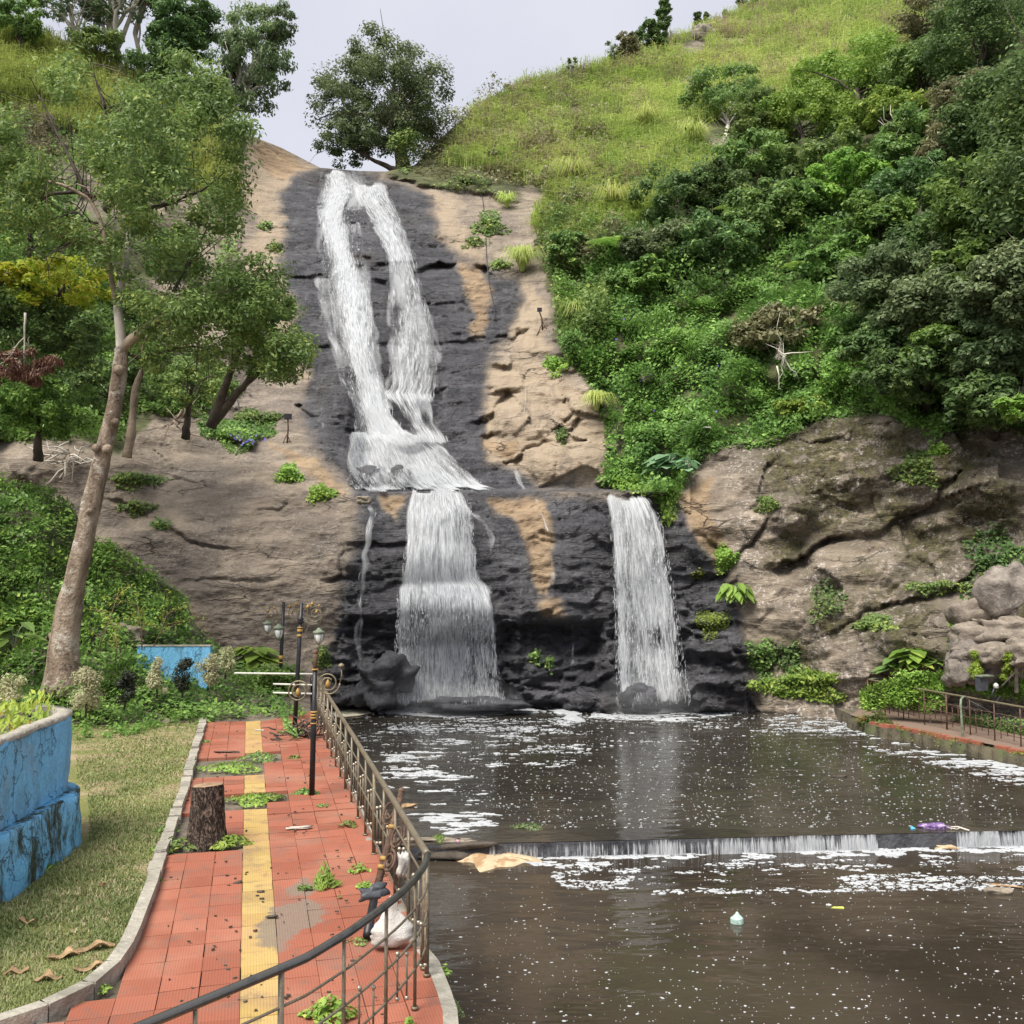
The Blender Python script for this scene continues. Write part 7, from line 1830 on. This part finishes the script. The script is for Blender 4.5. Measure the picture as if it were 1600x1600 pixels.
# ------------------------------------------------------------------ railings
RH = 1.03
def railing(label, line, post_every, rails, H, mats, group=None, rtop=.032, rr=.011, rp=.017, short=2, posts_at=None, ball='steel_ball', zb=0.0, shorts=(.22, .62), bow=0.0):
    line = np.asarray(line, float); c = line[0].copy(); c[2] = zb
    t = thing('railing', label, 'railing', c, 0, group)
    L = resample(line, .12); L[:, 2] = zb
    G_ = Geo(); G_.tube(L + [0, 0, H] - c, rtop, 12); G_.build('top_rail', M[mats[0]], t)
    for z in rails:
        G_ = Geo(); G_.tube(L + [0, 0, z] - c, rr, 7); G_.build('rail', M[mats[1]], t)
    d = np.r_[0, np.cumsum(np.linalg.norm(np.diff(L, axis=0), axis=1))]
    P_at = lambda s: np.array([np.interp(s, d, L[:, k]) for k in range(3)])
    k = 0; s = 0.02
    while s < d[-1]:
        p = P_at(s) - c
        G_ = Geo(); big = (k % 4 == 0)
        G_.tube([p + [0, 0, 0], p + [0, 0, H - .005]], rp * (1.45 if big else 1), 8); G_.tube([p + [0, 0, -.01], p + [0, 0, .012]], rp * 2.2, 8); G_.build('post', M[mats[1]], t)
        for q in range(short):
            s2 = s + post_every * (q + 1) / (short + 1)
            if s2 > d[-1]: break
            p = P_at(s2) - c; off = .08 * (q % 2)
            G_ = Geo(); G_.tube([p + [0, 0, shorts[0] + off], p + [0, 0, shorts[1] + off]], rp * .62, 6)
            b = G_.build('baluster', M[mats[1]], t)
            [(lambda g2: (g2.ball(p + [0, 0, zz_], rp * 1.35, 8, 6), g2.build('ball_cap', M[ball], b)))(Geo()) for zz_ in (shorts[1] + off + .01, shorts[0] + off - .01)]
        s += post_every; k += 1
    return t
# points where the rail stands
def rp_(u, v, h=RH):                       # pixel of the top rail -> foot on the ground
    g = gp(u, v, h); g[2] = 0; return g
A_ = [rp_(494,1090), rp_(510,1113), rp_(530,1140), rp_(556,1174), rp_(590,1222), rp_(625,1271), rp_(652,1310), rp_(668,1335)]
A_ = [np.array([*(A_[-1][:2] + (np.array([-4.52, 21.9]) - A_[-1][:2]) * f), 0]) for f in np.linspace(1, 0, 8)]
railing('long steel railing between the red path and the pool', A_, .86, (.78, .50, .16), RH, ('steel', 'steel'))
B_ = [rp_(668,1335), rp_(664,1352), rp_(650,1372), rp_(625,1397), rp_(590,1425), rp_(545,1457), rp_(480,1496), rp_(400,1530), rp_(310,1567), rp_(230,1600), rp_(140,1636)]
railing('dark handrail curving across the foreground at the lower left', B_, .62, (.79, .55, .31), RH, ('steel_dark', 'steel'), rtop=.030, rr=.010, rp=.014, shorts=(.18, .50))
# white pipe rail at the far end of the path
e = A_[0]; G_ = Geo(); t_ = thing('pipe_rail', 'short white three bar pipe rail across the far end of the path', 'railing', [e[0], e[1], 0])
for z, L_ in ((1.05, 1.9), (.8, 1.0), (.6, 1.0)):
    G_ = Geo(); G_.tube([(0, 0.02, z), (-L_, 2.2 - 2.2 + .15, z + .01)], .022, 8); G_.build('rail', M['white_paint'], t_)
G_ = Geo(); G_.tube([(0, .02, 0), (0, .02, 1.07)], .03, 8); G_.build('post', M['steel'], t_)
# right-hand railing
R_ = np.array([gp(1357, 1112, QZ), gp(1405, 1124, QZ), gp(1500, 1145, QZ), gp(1600, 1168, QZ), gp(1700, 1190, QZ)]); R_[:, 1] += .05
railing('rusty brown railing along the right-hand quay', R_, .78, (.66, .44, .2), .92, ('old_brass', 'rust'), rtop=.026, rr=.009, rp=.016, short=3, ball='rust', zb=QZ, shorts=(.12, .56))
G_ = Geo(); t_ = thing('pipe_rail', 'single green pipe rail running right from the quay railing corner', 'railing', R_[0])
G_.tube([(0, .02, .925), (2.4, .5, .97), (2.75, .7, .97)], .022, 8); G_.build('rail', M['green_metal'], t_)
G_ = Geo(); G_.tube([(1.5, .33, 0), (1.5, .33, .95)], .018, 7); G_.build('post', M['rust'], t_)
b_ = gp(1500, 1150, QZ)
G_ = Geo(); G_.tube([(.06, -.12, -.55), (0.0, -.12, .2), (-.02, -.12, .78), (.02, -.06, .9), (.1, 0, .96), (.2, .05, .95)], .03, 8); o = G_.build('bent_pipe', M['green_metal']); o.location = [float(x) for x in b_]; tag(o, 'grey bent pipe standing at the quay edge in front of the right railing', 'pipe')
G_ = Geo(); G_.tube([(0, 0, .88), (1.0, .1, .35), (2.3, .1, -.1)], .012, 6); o = G_.build('loose_bar', M['grey_dark']); o.location = [float(x) for x in gp(1518, 1152, QZ)]; tag(o, 'dark loose bar leaning diagonally through the right railing', 'bar')

# ------------------------------------------------------------------ lamp posts
def spiral(c, r0, r1, turns, a0, n=46, sgn=1, plane=(1, 0, 0)):
    t = np.linspace(0, 1, n); a = a0 + sgn * turns * 2 * math.pi * t; r = r0 + (r1 - r0) * t
    return np.stack([c[0] + r * np.cos(a), c[1] + 0 * a, c[2] + r * np.sin(a)], -1)
def lantern(parent, c, s=1.0):
    """hanging lantern: cap, glass, cage"""
    G_ = Geo(); G_.lathe(c, [(.012 * s, .10 * s), (.03 * s, .09 * s), (.05 * s, .06 * s), (.11 * s, .03 * s), (.115 * s, 0.0), (.10 * s, -.012 * s)], 12); cap = G_.build('lantern_cap', M['green_metal'], parent)
    G_ = Geo(); G_.lathe(c, [(.085 * s, -.013 * s), (.088 * s, -.06 * s), (.07 * s, -.14 * s), (.04 * s, -.19 * s)], 12); G_.build('lamp_glass', M['glass_white'], parent)
    G_ = Geo()
    for k in range(5):
        a = k * 2 * math.pi / 5 + .3; d = np.array([math.cos(a), math.sin(a), 0])
        G_.tube([c + d * .094 * s + [0, 0, -.01 * s], c + d * .097 * s + [0, 0, -.07 * s], c + d * .075 * s + [0, 0, -.15 * s], c + d * .03 * s + [0, 0, -.205 * s]], .006 * s, 5)
    G_.ball(c + [0, 0, -.215 * s], .022 * s, 8, 5); G_.build('lantern_cage', M['green_metal'], parent)
def post(label, foot, H, lean, r, bands, group='ornate black lamp posts beside the path'):
    t = thing('lamp_post', label, 'lamp post', foot, 0, group)
    top_ = np.array([lean, 0, H])
    G_ = Geo(); G_.tube([(0, 0, -.05), top_ * .5, top_], [r * 1.08, r, r * .85], 12); G_.build('pole', M['black_paint'], t)
    for z, h, w in bands:
        G_ = Geo(); P0 = top_ * (z / H); G_.lathe(P0, [(r * 1.12, 0), (r * 1.3, .006), (r * 1.3, h - .006), (r * 1.12, h)], 14); G_.build('gold_band', M['gold_paint'], t)
    return t
# nearest: broken off, rusty stub on top, scroll rings left over
foot = gp(487, 1243, 0); d = foot[1]
t1 = post('nearest black lamp post, broken off at a rusty stub with bare scroll rings', foot, 1.95, .03, .042, [(1.18, .03, 1), (1.225, .03, 1), (1.27, .03, 1), (1.10, .02, 1), (1.93, .025, 1)])
G_ = Geo(); G_.tube([(.03, 0, 1.94), (.035, 0, 2.2)], [.034, .034], 10); G_.ball((.035, 0, 2.21), .045, 8, 5); G_.tube([(-.01, 0, 2.2), (.09, 0, 2.23)], .02, 6); G_.build('rusty_stub', M['rust'], t1)
for (cx, cz, r0, tr, s_, a0) in [(.235, 1.73, .185, 1.9, 1, math.radians(0)), (-.23, 1.60, .175, 1.9, -1, math.radians(0))]:
    G_ = Geo()
    G_.tube(spiral((cx, 0, cz), r0, .07, tr, a0, sgn=-s_ if s_ > 0 else 1), .013, 7)
    G_.tube(spiral((cx, 0, cz), .095, .02, .9, a0 + 2, sgn=1), .009, 6)
    if s_ > 0:
        G_.tube([(cx + r0, 0, cz), (cx + r0 + .03, 0, cz + .12), (cx + r0 + .02, 0, cz + .24)], .012, 6); G_.lathe((cx + r0 + .02, 0, cz + .24), [(.015, 0), (.05, .01), (.048, .045), (.015, .07)], 10)
    G_.build('scroll', M['old_brass'], t1)
    G_ = Geo(); G_.lathe((cx, -.01, cz - .03), [(.01, -.04), (.045, 0), (.03, .05), (.005, .09)], 7); G_.build('leaf_ornament', M['gold_paint'], t1)
def ornate_top(t, cx, z, side, arm, drop, S=1.0):
    """S scroll arm with a gilt leaf and a lantern"""
    G_ = Geo()
    G_.tube(spiral((cx + side * .30 * S, 0, z - .16 * S), .17 * S, .03 * S, 1.7, math.pi / 2, sgn=side), .011, 6)
    G_.tube([(cx, 0, z + .0), (cx + side * .15 * S, 0, z + .06 * S), (cx + side * .35 * S, 0, z + .05 * S), (cx + side * arm * .85, 0, z - .02), (cx + side * arm, 0, z - .18 * S), (cx + side * arm, 0, z - drop)], .012, 7)
    G_.tube(spiral((cx + side * .16 * S, 0, z - .32 * S), .09 * S, .02 * S, 1.3, 0, sgn=-side), .009, 6)
    G_.build('scroll', M['old_brass'], t)
    for (a, b, r) in [(.22, -.04, .04), (.36, -.10, .045), (.45, -.02, .03), (.28, -.22, .03)]:
        G_ = Geo(); G_.lathe((cx + side * a * S, -.015, z + b * S), [(.005, -r), (r, 0), (r * .6, r * .7), (.004, r * 1.2)], 6); G_.build('leaf_ornament', M['gold_paint'], t)
    lantern(t, np.array([cx + side * arm, 0, z - drop - .08]), S)
foot = gp(460, 1143, 0)
t2 = post('middle black lamp post leaning slightly, lantern only on its right', foot, 2.75, .12, .047, [(2.02, .05, 1), (2.12, .06, 1), (2.2, .03, 1)])
G_ = Geo(); G_.lathe((.10, 0, 2.3), [(.05, 0), (.085, .03), (.05, .07), (.08, .10), (.045, .14)], 12); G_.build('collar', M['black_paint'], t2)
G_ = Geo(); G_.tube(spiral((.42, 0, 2.50), .20, .04, 1.7, math.pi / 2, sgn=1), .012, 6); G_.tube([(.12, 0, 2.6), (.3, 0, 2.72), (.5, 0, 2.68), (.56, 0, 2.45), (.50, 0, 2.18)], .012, 6); G_.tube([(.13, 0, 2.2), (.22, 0, 2.35), (.3, 0, 2.3), (.2, 0, 2.1), (.3, 0, 2.0)], .008, 6); G_.build('scroll', M['old_brass'], t2)
[(lambda g2: (g2.lathe((x_, -.015, z_), [(.005, -r_), (r_, 0), (r_ * .6, r_ * .7), (.004, r_ * 1.2)], 6), g2.build('leaf_ornament', M['gold_paint'], t2)))(Geo()) for x_, z_, r_ in [(.26, 2.66, .045), (.35, 2.72, .04), (.45, 2.55, .04), (.5, 2.68, .03)]]
lantern(t2, np.array([.50, 0, 2.10]), 1.15)
foot = gp(436, 1095, 0)
t3 = post('farthest black lamp post with two white lanterns and gilt scrolls', foot, 2.58, .09, .048, [(1.08, .10, 1), (.98, .03, 1)])
ornate_top(t3, .09, 2.46, -1, .42, .38, 1.15)
G_ = Geo(); G_.tube(spiral((.42, 0, 2.28), .22, .03, 2.0, math.pi / 2, sgn=1), .012, 6); G_.tube([(.09, 0, 2.5), (.3, 0, 2.54), (.52, 0, 2.5), (.66, 0, 2.3)], .011, 6); G_.build('scroll', M['old_brass'], t3)
[(lambda g2: (g2.lathe((x_, -.015, z_), [(.005, -r_), (r_, 0), (r_ * .6, r_ * .7), (.004, r_ * 1.2)], 6), g2.build('leaf_ornament', M['gold_paint'], t3)))(Geo()) for x_, z_, r_ in [(.25, 2.46, .05), (.42, 2.52, .05), (.5, 2.36, .045), (.3, 2.3, .035)]]
G_ = Geo(); G_.tube([(.05, -.25, 2.4), (.03, -.27, 2.2), (.03, -.28, 1.98)], .012, 6); G_.tube([(.09, 0, 2.42), (.06, -.15, 2.48), (.05, -.25, 2.4)], .012, 6); G_.build('lantern_arm', M['old_brass'], t3)
lantern(t3, np.array([.03, -.28, 1.90]), 1.35)

# fallen lamp head leaning on the railing
c0 = gp(574, 1462, 0.05)
fp = thing('fallen_lamp_post', 'broken lamp post leaning on the railing with rusty scroll work', 'lamp post', c0)
a0 = np.array([0, 0, .0]); b0 = gp(570, 1365, .25) - c0; b0 = np.array([-.03, .72, .16]); e0 = np.array([.16, 1.35, 1.02])
G_ = Geo(); G_.tube([a0, b0], [.045, .042], 12); G_.build('pole', M['black_paint'], fp)
G_ = Geo(); G_.tube([b0 + [0, .02, -.02], e0], [.04, .032], 12); G_.ball(e0 + (e0 - b0) * .02, .042, 10, 6); G_.build('upper_pole', M['rust'], fp)
for k in (.22, .3, .62): 
    G_ = Geo(); p = b0 + (e0 - b0) * k; q = b0 + (e0 - b0) * (k + .035); G_.tube([p, q], .048, 12); G_.build('gold_band', M['gold_paint'], fp)
dirv = (e0 - b0) / np.linalg.norm(e0 - b0); sidev = np.array([.55, -.7, .2]); sidev /= np.linalg.norm(sidev)
for (k, r, sg) in [(.80, .17, -1), (.55, .15, 1), (.30, .12, 1)]:
    cc = b0 + (e0 - b0) * k + sidev * sg * r * (.9 if sg < 0 else 1.0); t = np.linspace(0, 1, 40); a = t * 2 * math.pi * 1.8; rr = r * (1 - .65 * t)
    G_ = Geo(); G_.tube(cc + dirv * (rr * np.cos(a))[:, None] + sidev * (rr * np.sin(a))[:, None], .014, 7); G_.build('scroll', M['rust'], fp)

# ------------------------------------------------------------------ sacks, bags, litter
def sack(name, label, cat, c, prof, mat, seed, rz=0.0, flat=.45, wr=.10):
    """lumpy bag: prof = (z, half width)"""
    n = 28; a = np.linspace(0, 2 * math.pi, n, endpoint=False); prof = np.array(prof); zs = np.linspace(prof[0, 0], prof[-1, 0], 26); V = []
    for z in zs:
        w = np.interp(z, prof[:, 0], prof[:, 1]); x = np.cos(a) * w; y = np.sin(a) * w * flat
        P = np.stack([x, y, 0 * a + z], -1); k = 1 + wr * fbm(P * 9 + seed, 4, seed) + wr * .8 * np.abs(noise3(np.stack([np.cos(a) * 3, np.sin(a) * 3, 0 * a + z * 3], -1), seed + 5))
        V.append(P * np.c_[k, k, 0 * k + 1])
    V = np.concatenate(V); R = np.array([[math.cos(rz), -math.sin(rz), 0], [math.sin(rz), math.cos(rz), 0], [0, 0, 1]]); V = V @ R.T; m = len(zs)
    G_ = Geo(); G_.add(V, [(i * n + j, i * n + (j + 1) % n, (i + 1) * n + (j + 1) % n, (i + 1) * n + j) for i in range(m - 1) for j in range(n)] + [tuple(range(n - 1, -1, -1)), tuple(range((m - 1) * n, m * n))])
    o = G_.build(name, mat); o.location = [float(x) for x in c]; return tag(o, label, cat)
sack('white_sack', 'crumpled white sack hanging low on the inside of the foreground railing', 'sack', gp(612, 1478, 0.02) , [(0, .08), (.03, .17), (.09, .20), (.17, .175), (.25, .10), (.33, .06), (.40, .045), (.46, .015)], M['white_plastic'], 3, .2, .42, .26)
WHITEBAG = 1
LAMPHEAD = 1
sack('plastic_bag', 'pale green tied plastic bag floating on the lower pool', 'bag', gp(1152, 1446, WZ2 - .03), [(0, .03), (.03, .085), (.10, .085), (.15, .03), (.18, .012)], M['pale_green'], 6, 0, .8)
sack('plastic_bag', 'black plastic bag lying at the edge of the bed behind the lawn', 'bag', gp(236, 1112, 0), [(0, .15), (.06, .2), (.12, .14), (.18, .04)], M['grey_dark'], 7, 0, .8)
def lump(name, label, cat, c, dims, mat, seed, rz=0.0, rough=.25):
    o = rock(name, label, c, 1.0, seed, mat, dims, None, rz, 22, rough, cat); return o
lump('plastic_bag', 'small white plastic bag caught on the railing beyond the corner', 'bag', at(630, 1352, 8.9), (.045, .035, .10), M['white_plastic'], 5, .3, .55)
lump('plastic_bag', 'dark lamp head caught between fallen post and railing', 'bag', at(584, 1394, 8.3), (.10, .05, .045), M['grey_dark'], 6, .5, .6)  # dark lump stands in for the lamp head, not a bag
lump('floating_sack', 'waterlogged burlap sack with leaf floating at the right of the lower pool', 'sack', gp(1561, 1394, WZ2 + .0), (.17, .10, .06), M['burlap'], 71, -.2)
lump('dead_leaf', 'brown curled leaf floating against the burlap sack', 'leaf', gp(1572, 1384, WZ2 + .01), (.24, .03, .012), M['dry_husk'], 72, -.35, .4)
lump('wrapper', 'lime yellow wrapper floating in the lower pool', 'litter', gp(1309, 1418, WZ2 + .004), (.085, .028, .012), M['lime'], 73, -.2, .4)
lump('wrapper', 'white crumpled litter touching the lime wrapper', 'litter', gp(1295, 1414, WZ2 + .006), (.03, .022, .018), M['white_plastic'], 74, 0, .4)
lump('wrapper', 'tiny yellow green leaf scrap below the weir at right', 'litter', gp(1457, 1375, WZ2 + .003), (.05, .012, .006), M['lime'], 75, 0, .4)
lump('foam_lump', 'tan froth lump under the broken crest of the weir', 'foam', gp(1478, 1324, WZ2 + .01), (.16, .10, .03), M['foam_tan'], 76, 0)
lump('floating_cloth', 'purple and white cloth stranded on the weir', 'cloth', gp(1462, 1292, WZ + .02), (.22, .07, .045), M['purple'], 77, -.15, .5)
G_ = Geo(); G_.tube([(0, 0, .02), (.14, -.1, .05), (.26, -.26, .03)], .014, 6); G_.tube([(-.05, -.03, .03), (.1, -.14, .02), (.2, -.12, .05)], .008, 5); G_.tube([(.02, -.1, .01), (.16, -.05, .03), (.24, -.12, .01)], .007, 5)
o = G_.build('stick', M['bark_pale']); o.location = [float(x) for x in gp(1480, 1294, WZ)]; tag(o, 'pale broken stick lying across the weir beside the purple cloth', 'stick')
lump('bottle_cap', 'blue round scrap on the weir left of the purple cloth', 'litter', gp(1426, 1294, WZ + .01), (.035, .035, .02), mat_simple('blue_scrap', (.1, .4, .65), .4), 78)
lump('driftwood', 'rotting driftwood and leaves lodged at the left end of the weir', 'driftwood', gp(678, 1312, WZ + .01), (.60, .10, .03), M['burlap'], 79, 0.05, .5)
lump('driftwood', 'dark soaked log at the left end of the weir', 'driftwood', gp(690, 1327, WZ - .10), (.75, .12, .11), M['bark_dark'], 80, 0.0, .5)
lump('wrapper', 'pink scrap on the driftwood at the weir', 'litter', gp(715, 1314, WZ + .06), (.035, .02, .02), mat_simple('pink', (.62, .36, .42), .5), 81)
lump('floating_bundle', 'tan leaf bundle floating in the foam near the railing', 'litter', gp(636, 1259, WZ + .01), (.16, .10, .04), M['dry_husk'], 82, .3, .5)
lump('driftwood', 'small dark driftwood in the foam of the upper pool', 'driftwood', gp(660, 1182, WZ), (.22, .06, .03), M['bark_dark'], 83, 0, .5)
lump('driftwood', 'dark floating stick far out in the upper pool', 'driftwood', gp(1312, 1214, WZ), (.16, .03, .03), M['bark_dark'], 84, 0, .4)
weed('floating green water plant in front of the weir', gp(825, 1292, WZ), .26, .07, 420, .06, 570, 'leaf_grey', 'water_plant', .5, None, 'water plant')
weed('dark weed growing out of the driftwood at the weir', gp(686, 1313, WZ), .12, .13, 200, .07, 571, 'leaf_mid', 'weed', .4, None, 'weed', spiky=True)
weed('green sprig on the pale wall under the railing corner', gp(695, 1522, -.3), .06, .10, 50, .05, 572, 'leaf_bright', 'weed', .5)
weed('dark algae tuft low on the wall under the railing corner', gp(712, 1590, -.9), .07, .22, 120, .04, 573, 'leaf_mid', 'weed', .3, spiky=True)
# palm husks and leaves on the lawn
for i, (u, v, w, l, rz, lab) in enumerate([(100,1495,.05,.13,.5,'curled brown palm husk on the lawn, left one of the pair'),(150,1482,.05,.17,.6,'long curled brown palm husk on the lawn, right one of the pair'),(75,1530,.045,.11,.2,'flat dried husk piece lying nearest on the lawn'),(25,1520,.03,.10,.3,'small dried husk at the left of the lawn'),(40,1441,.02,.09,-.1,'dark twig on the near lawn'),(160,1383,.025,.04,0,'brown fallen leaf in the middle of the lawn'),(142,1514,.035,.14,.5,'mossy husk strip beside the kerb')]):
    P = []; n1, n2 = 12, 7
    for a in np.linspace(-1, 1, n1):
        for b in np.linspace(-1, 1, n2):
            ww = w * (1 - .55 * a * a) * (1 + .25 * math.sin(a * 7 + i)); P.append((a * l, b * ww, .012 + .55 * ww * b * b + .02 * math.sin(a * 4 + i) + .012 * float(noise3(np.array([a * 3, b * 3, i]), 3))))
    P = np.array(P); R = np.array([[math.cos(rz), -math.sin(rz), 0], [math.sin(rz), math.cos(rz), 0], [0, 0, 1]]); P = P @ R.T
    P2 = P - [0, 0, .01]; N1 = n1 * n2
    Fs = [(x * n2 + y, (x + 1) * n2 + y, (x + 1) * n2 + y + 1, x * n2 + y + 1) for x in range(n1 - 1) for y in range(n2 - 1)]
    G_ = Geo(); G_.add(np.concatenate([P, P2]), Fs + [tuple(q + N1 for q in f[::-1]) for f in Fs] + [(x * n2, N1 + x * n2, N1 + (x + 1) * n2, (x + 1) * n2) for x in range(n1 - 1)] + [((x + 1) * n2 + n2 - 1, N1 + (x + 1) * n2 + n2 - 1, N1 + x * n2 + n2 - 1, x * n2 + n2 - 1) for x in range(n1 - 1)])
    o = G_.build('palm_husk' if 'husk' in lab else 'dead_leaf', M['dry_husk']); o.location = [float(x) for x in gp(u, v, .03)]; tag(o, lab, 'husk' if 'husk' in lab else 'leaf')
# fallen stone chips and twigs on the paving
g_ = np.random.default_rng(21); G_ = Geo()
for k in range(170):
    u, v = g_.uniform(260, 620), g_.uniform(1130, 1590)
    c = gp(u, v, 0)
    if not inpoly(c[0], c[1], PAVE): continue
    s = g_.uniform(.006, .018); a = g_.uniform(0, 6, 5) ; a.sort(); ring = np.stack([np.cos(a) * s * 1.5, np.sin(a) * s], -1) + c[:2]
    G_.prism(ring, .004, .012 + s * .4)
tag(G_.build('debris', M['bark_dark'], None, False), 'scattered bark crumbs and dry bits on the red tiles', 'debris', None, 'stuff')
for i, (u, v, L_, rz, lab, mt) in enumerate([(463,1381,.0,0,'',None),(408,1393,.04,0,'dark bark chunk on the yellow strip','bark_dark'),(372,1379,.04,.3,'dark bark chunk left of the yellow strip','bark_dark'),(425,1432,.05,.2,'two dark flakes in the sandy patch','bark_dark'),(466,1293,.15,.3,'thin grey stick on the red tiles beyond the sandy patch','bark_pale'),(405,1141,.09,0,'white scrap on the yellow strip near its far end','white_plastic'),(356,1175,.22,0,'dark leaf litter pile on the far red tiles','bark_dark')]):
    if not lab: continue
    lump('stick' if 'stick' in lab else 'bark_chunk', lab, 'debris', gp(u, v, .012), (L_, max(.02, L_ * .22), .014), M[mt], 90 + i, rz, .4)
twigs('tangle of dark dead branches against the railing at the middle lamp post', gp(478, 1142, .15), 34, .75, 31, 'bark_dark', 'dead_branches', spread=(1, .7, .35))
twigs('thin dark fallen twigs lying across the far tiles', gp(425, 1152, .04), 10, .7, 32, 'bark_dark', 'twigs', spread=(1, .5, .05))

# ------------------------------------------------------------------ fittings on the cliff
def floodlight(label, u, v, ub, vb, w, mat='grey_dark', nr=.5):
    b = surf(ub, vb, .05); h = at(u, v, b[1] - .15); t = thing('floodlight', label, 'floodlight', b)
    G_ = Geo(); G_.tube([(0, 0, -.3), (h - b) * .5 + [.03, 0, 0], h - b - [0, 0, .1]], .03, 7); G_.tube([(0, 0, .25), (-.25, -.05, -.35)], .02, 6); G_.tube([(0, 0, .25), (.3, -.05, -.3)], .02, 6); G_.build('stand', M['rust'], t)
    G_ = Geo(); c = h - b; G_.box(c, (w, .07, w * .75), 0); G_.box(c + [0, .09, 0], (w * .7, .03, w * .5)); G_.build('lamp_body', M[mat], t, False)
    G_ = Geo(); G_.box(c + [0, -.078, 0], (w * .86, .006, w * .62)); G_.build('lamp_face', M['black_paint'], t, False)
floodlight('square black floodlight on a rusty stand above the brown slab', 450, 651, 448, 690, .13)
floodlight('small floodlight on a thin pole on the tan rock beside the upper fall', 843, 484, 848, 512, .10)
sb = surf(1099, 706, .1); sl = thing('street_lamp', 'small street lamp standing in the creepers above the right cliff', 'street lamp', sb)
G_ = Geo(); G_.tube([(0, 0, -.3), (0, 0, .85)], .035, 8); G_.tube([(0, 0, .8), (.06, -.02, .86)], .015, 6); G_.build('pole', M['green_metal'], sl)
G_ = Geo(); G_.box((.12, -.02, .86), (.14, .06, .02), .2); G_.build('lamp_head', M['white_plastic'], sl, False)
bx = surf(745, 272, .15); G_ = Geo(); G_.box((0, 0, 0), (.19, .12, .10), .1); G_.tube([(0, 0, -.1), (0, .1, -.35)], .03, 6); o = G_.build('lamp_box', M['grey_dark'], None, False); o.location = [float(x) for x in bx]; tag(o, 'small black lamp box on the grey rock near the top', 'lamp')
fl = at(1534, 1068, 23.3); t_ = thing('garden_floodlight', 'grey garden floodlight lying in the weeds beside the left conifer', 'floodlight', fl)
G_ = Geo(); G_.box((0, 0, 0), (.14, .06, .17), .35); G_.build('lamp_body', M['grey_dark'], t_, False)
G_ = Geo(); G_.box((.05, -.02, .19), (.2, .11, .015), .35); G_.build('visor', M['green_metal'], t_, False)
G_ = Geo(); G_.lathe((.32, -.05, -.12), [(.01, 0), (.06, .02), (.06, .10), (.02, .14)], 10); G_.build('lamp_head', M['white_plastic'], t_)
G_ = Geo(); G_.tube([(.28, -.05, -.1), (.2, -.05, -.3), (.3, -.05, -.45), (.42, -.05, -.3)], .03, 7); G_.build('cable', M['black_paint'], t_)
pb = at(1588, 1078, 23.6); G_ = Geo(); G_.box((0, 0, .35), (.035, .035, .42)); G_.tube([(0, 0, .45), (-.35, 0, .1)], .02, 6); o = G_.build('garden_post', M['bark_dark'], None, False); o.location = [float(x) for x in pb]; tag(o, 'dark wooden post with a brace beside the right conifer', 'post')
for lab, pts, r, mt in [('thin cable hanging down the tan and grey rock right of the upper fall', [(746,276),(754,310),(758,345),(760,400),(764,440),(772,480),(774,495)], .018, 'wire'),
                        ('thin dark wire dropping from the leaning tree crown to the rock hollow', [(364,575),(368,600),(372,630),(375,655)], .015, 'wire'),
                        ('fine cable down the lower mid rocks', [(822,606),(820,640),(817,672)], .012, 'wire_pale'),
                        ('cable crossing the right cliff diagonally', [(1210,700),(1232,745),(1262,800),(1290,850)], .010, 'wire')]:
    P = np.array([surf(u, v, .12) for u, v in pts]); P = resample(P, .3); G_ = Geo(); G_.tube(P - P[0], r, 5); o = G_.build('cable', M[mt]); o.location = [float(x) for x in P[0]]; tag(o, lab, 'cable')
print('verts', sum(len(m.vertices) for m in bpy.data.meshes), 'objects', len(bpy.data.objects))
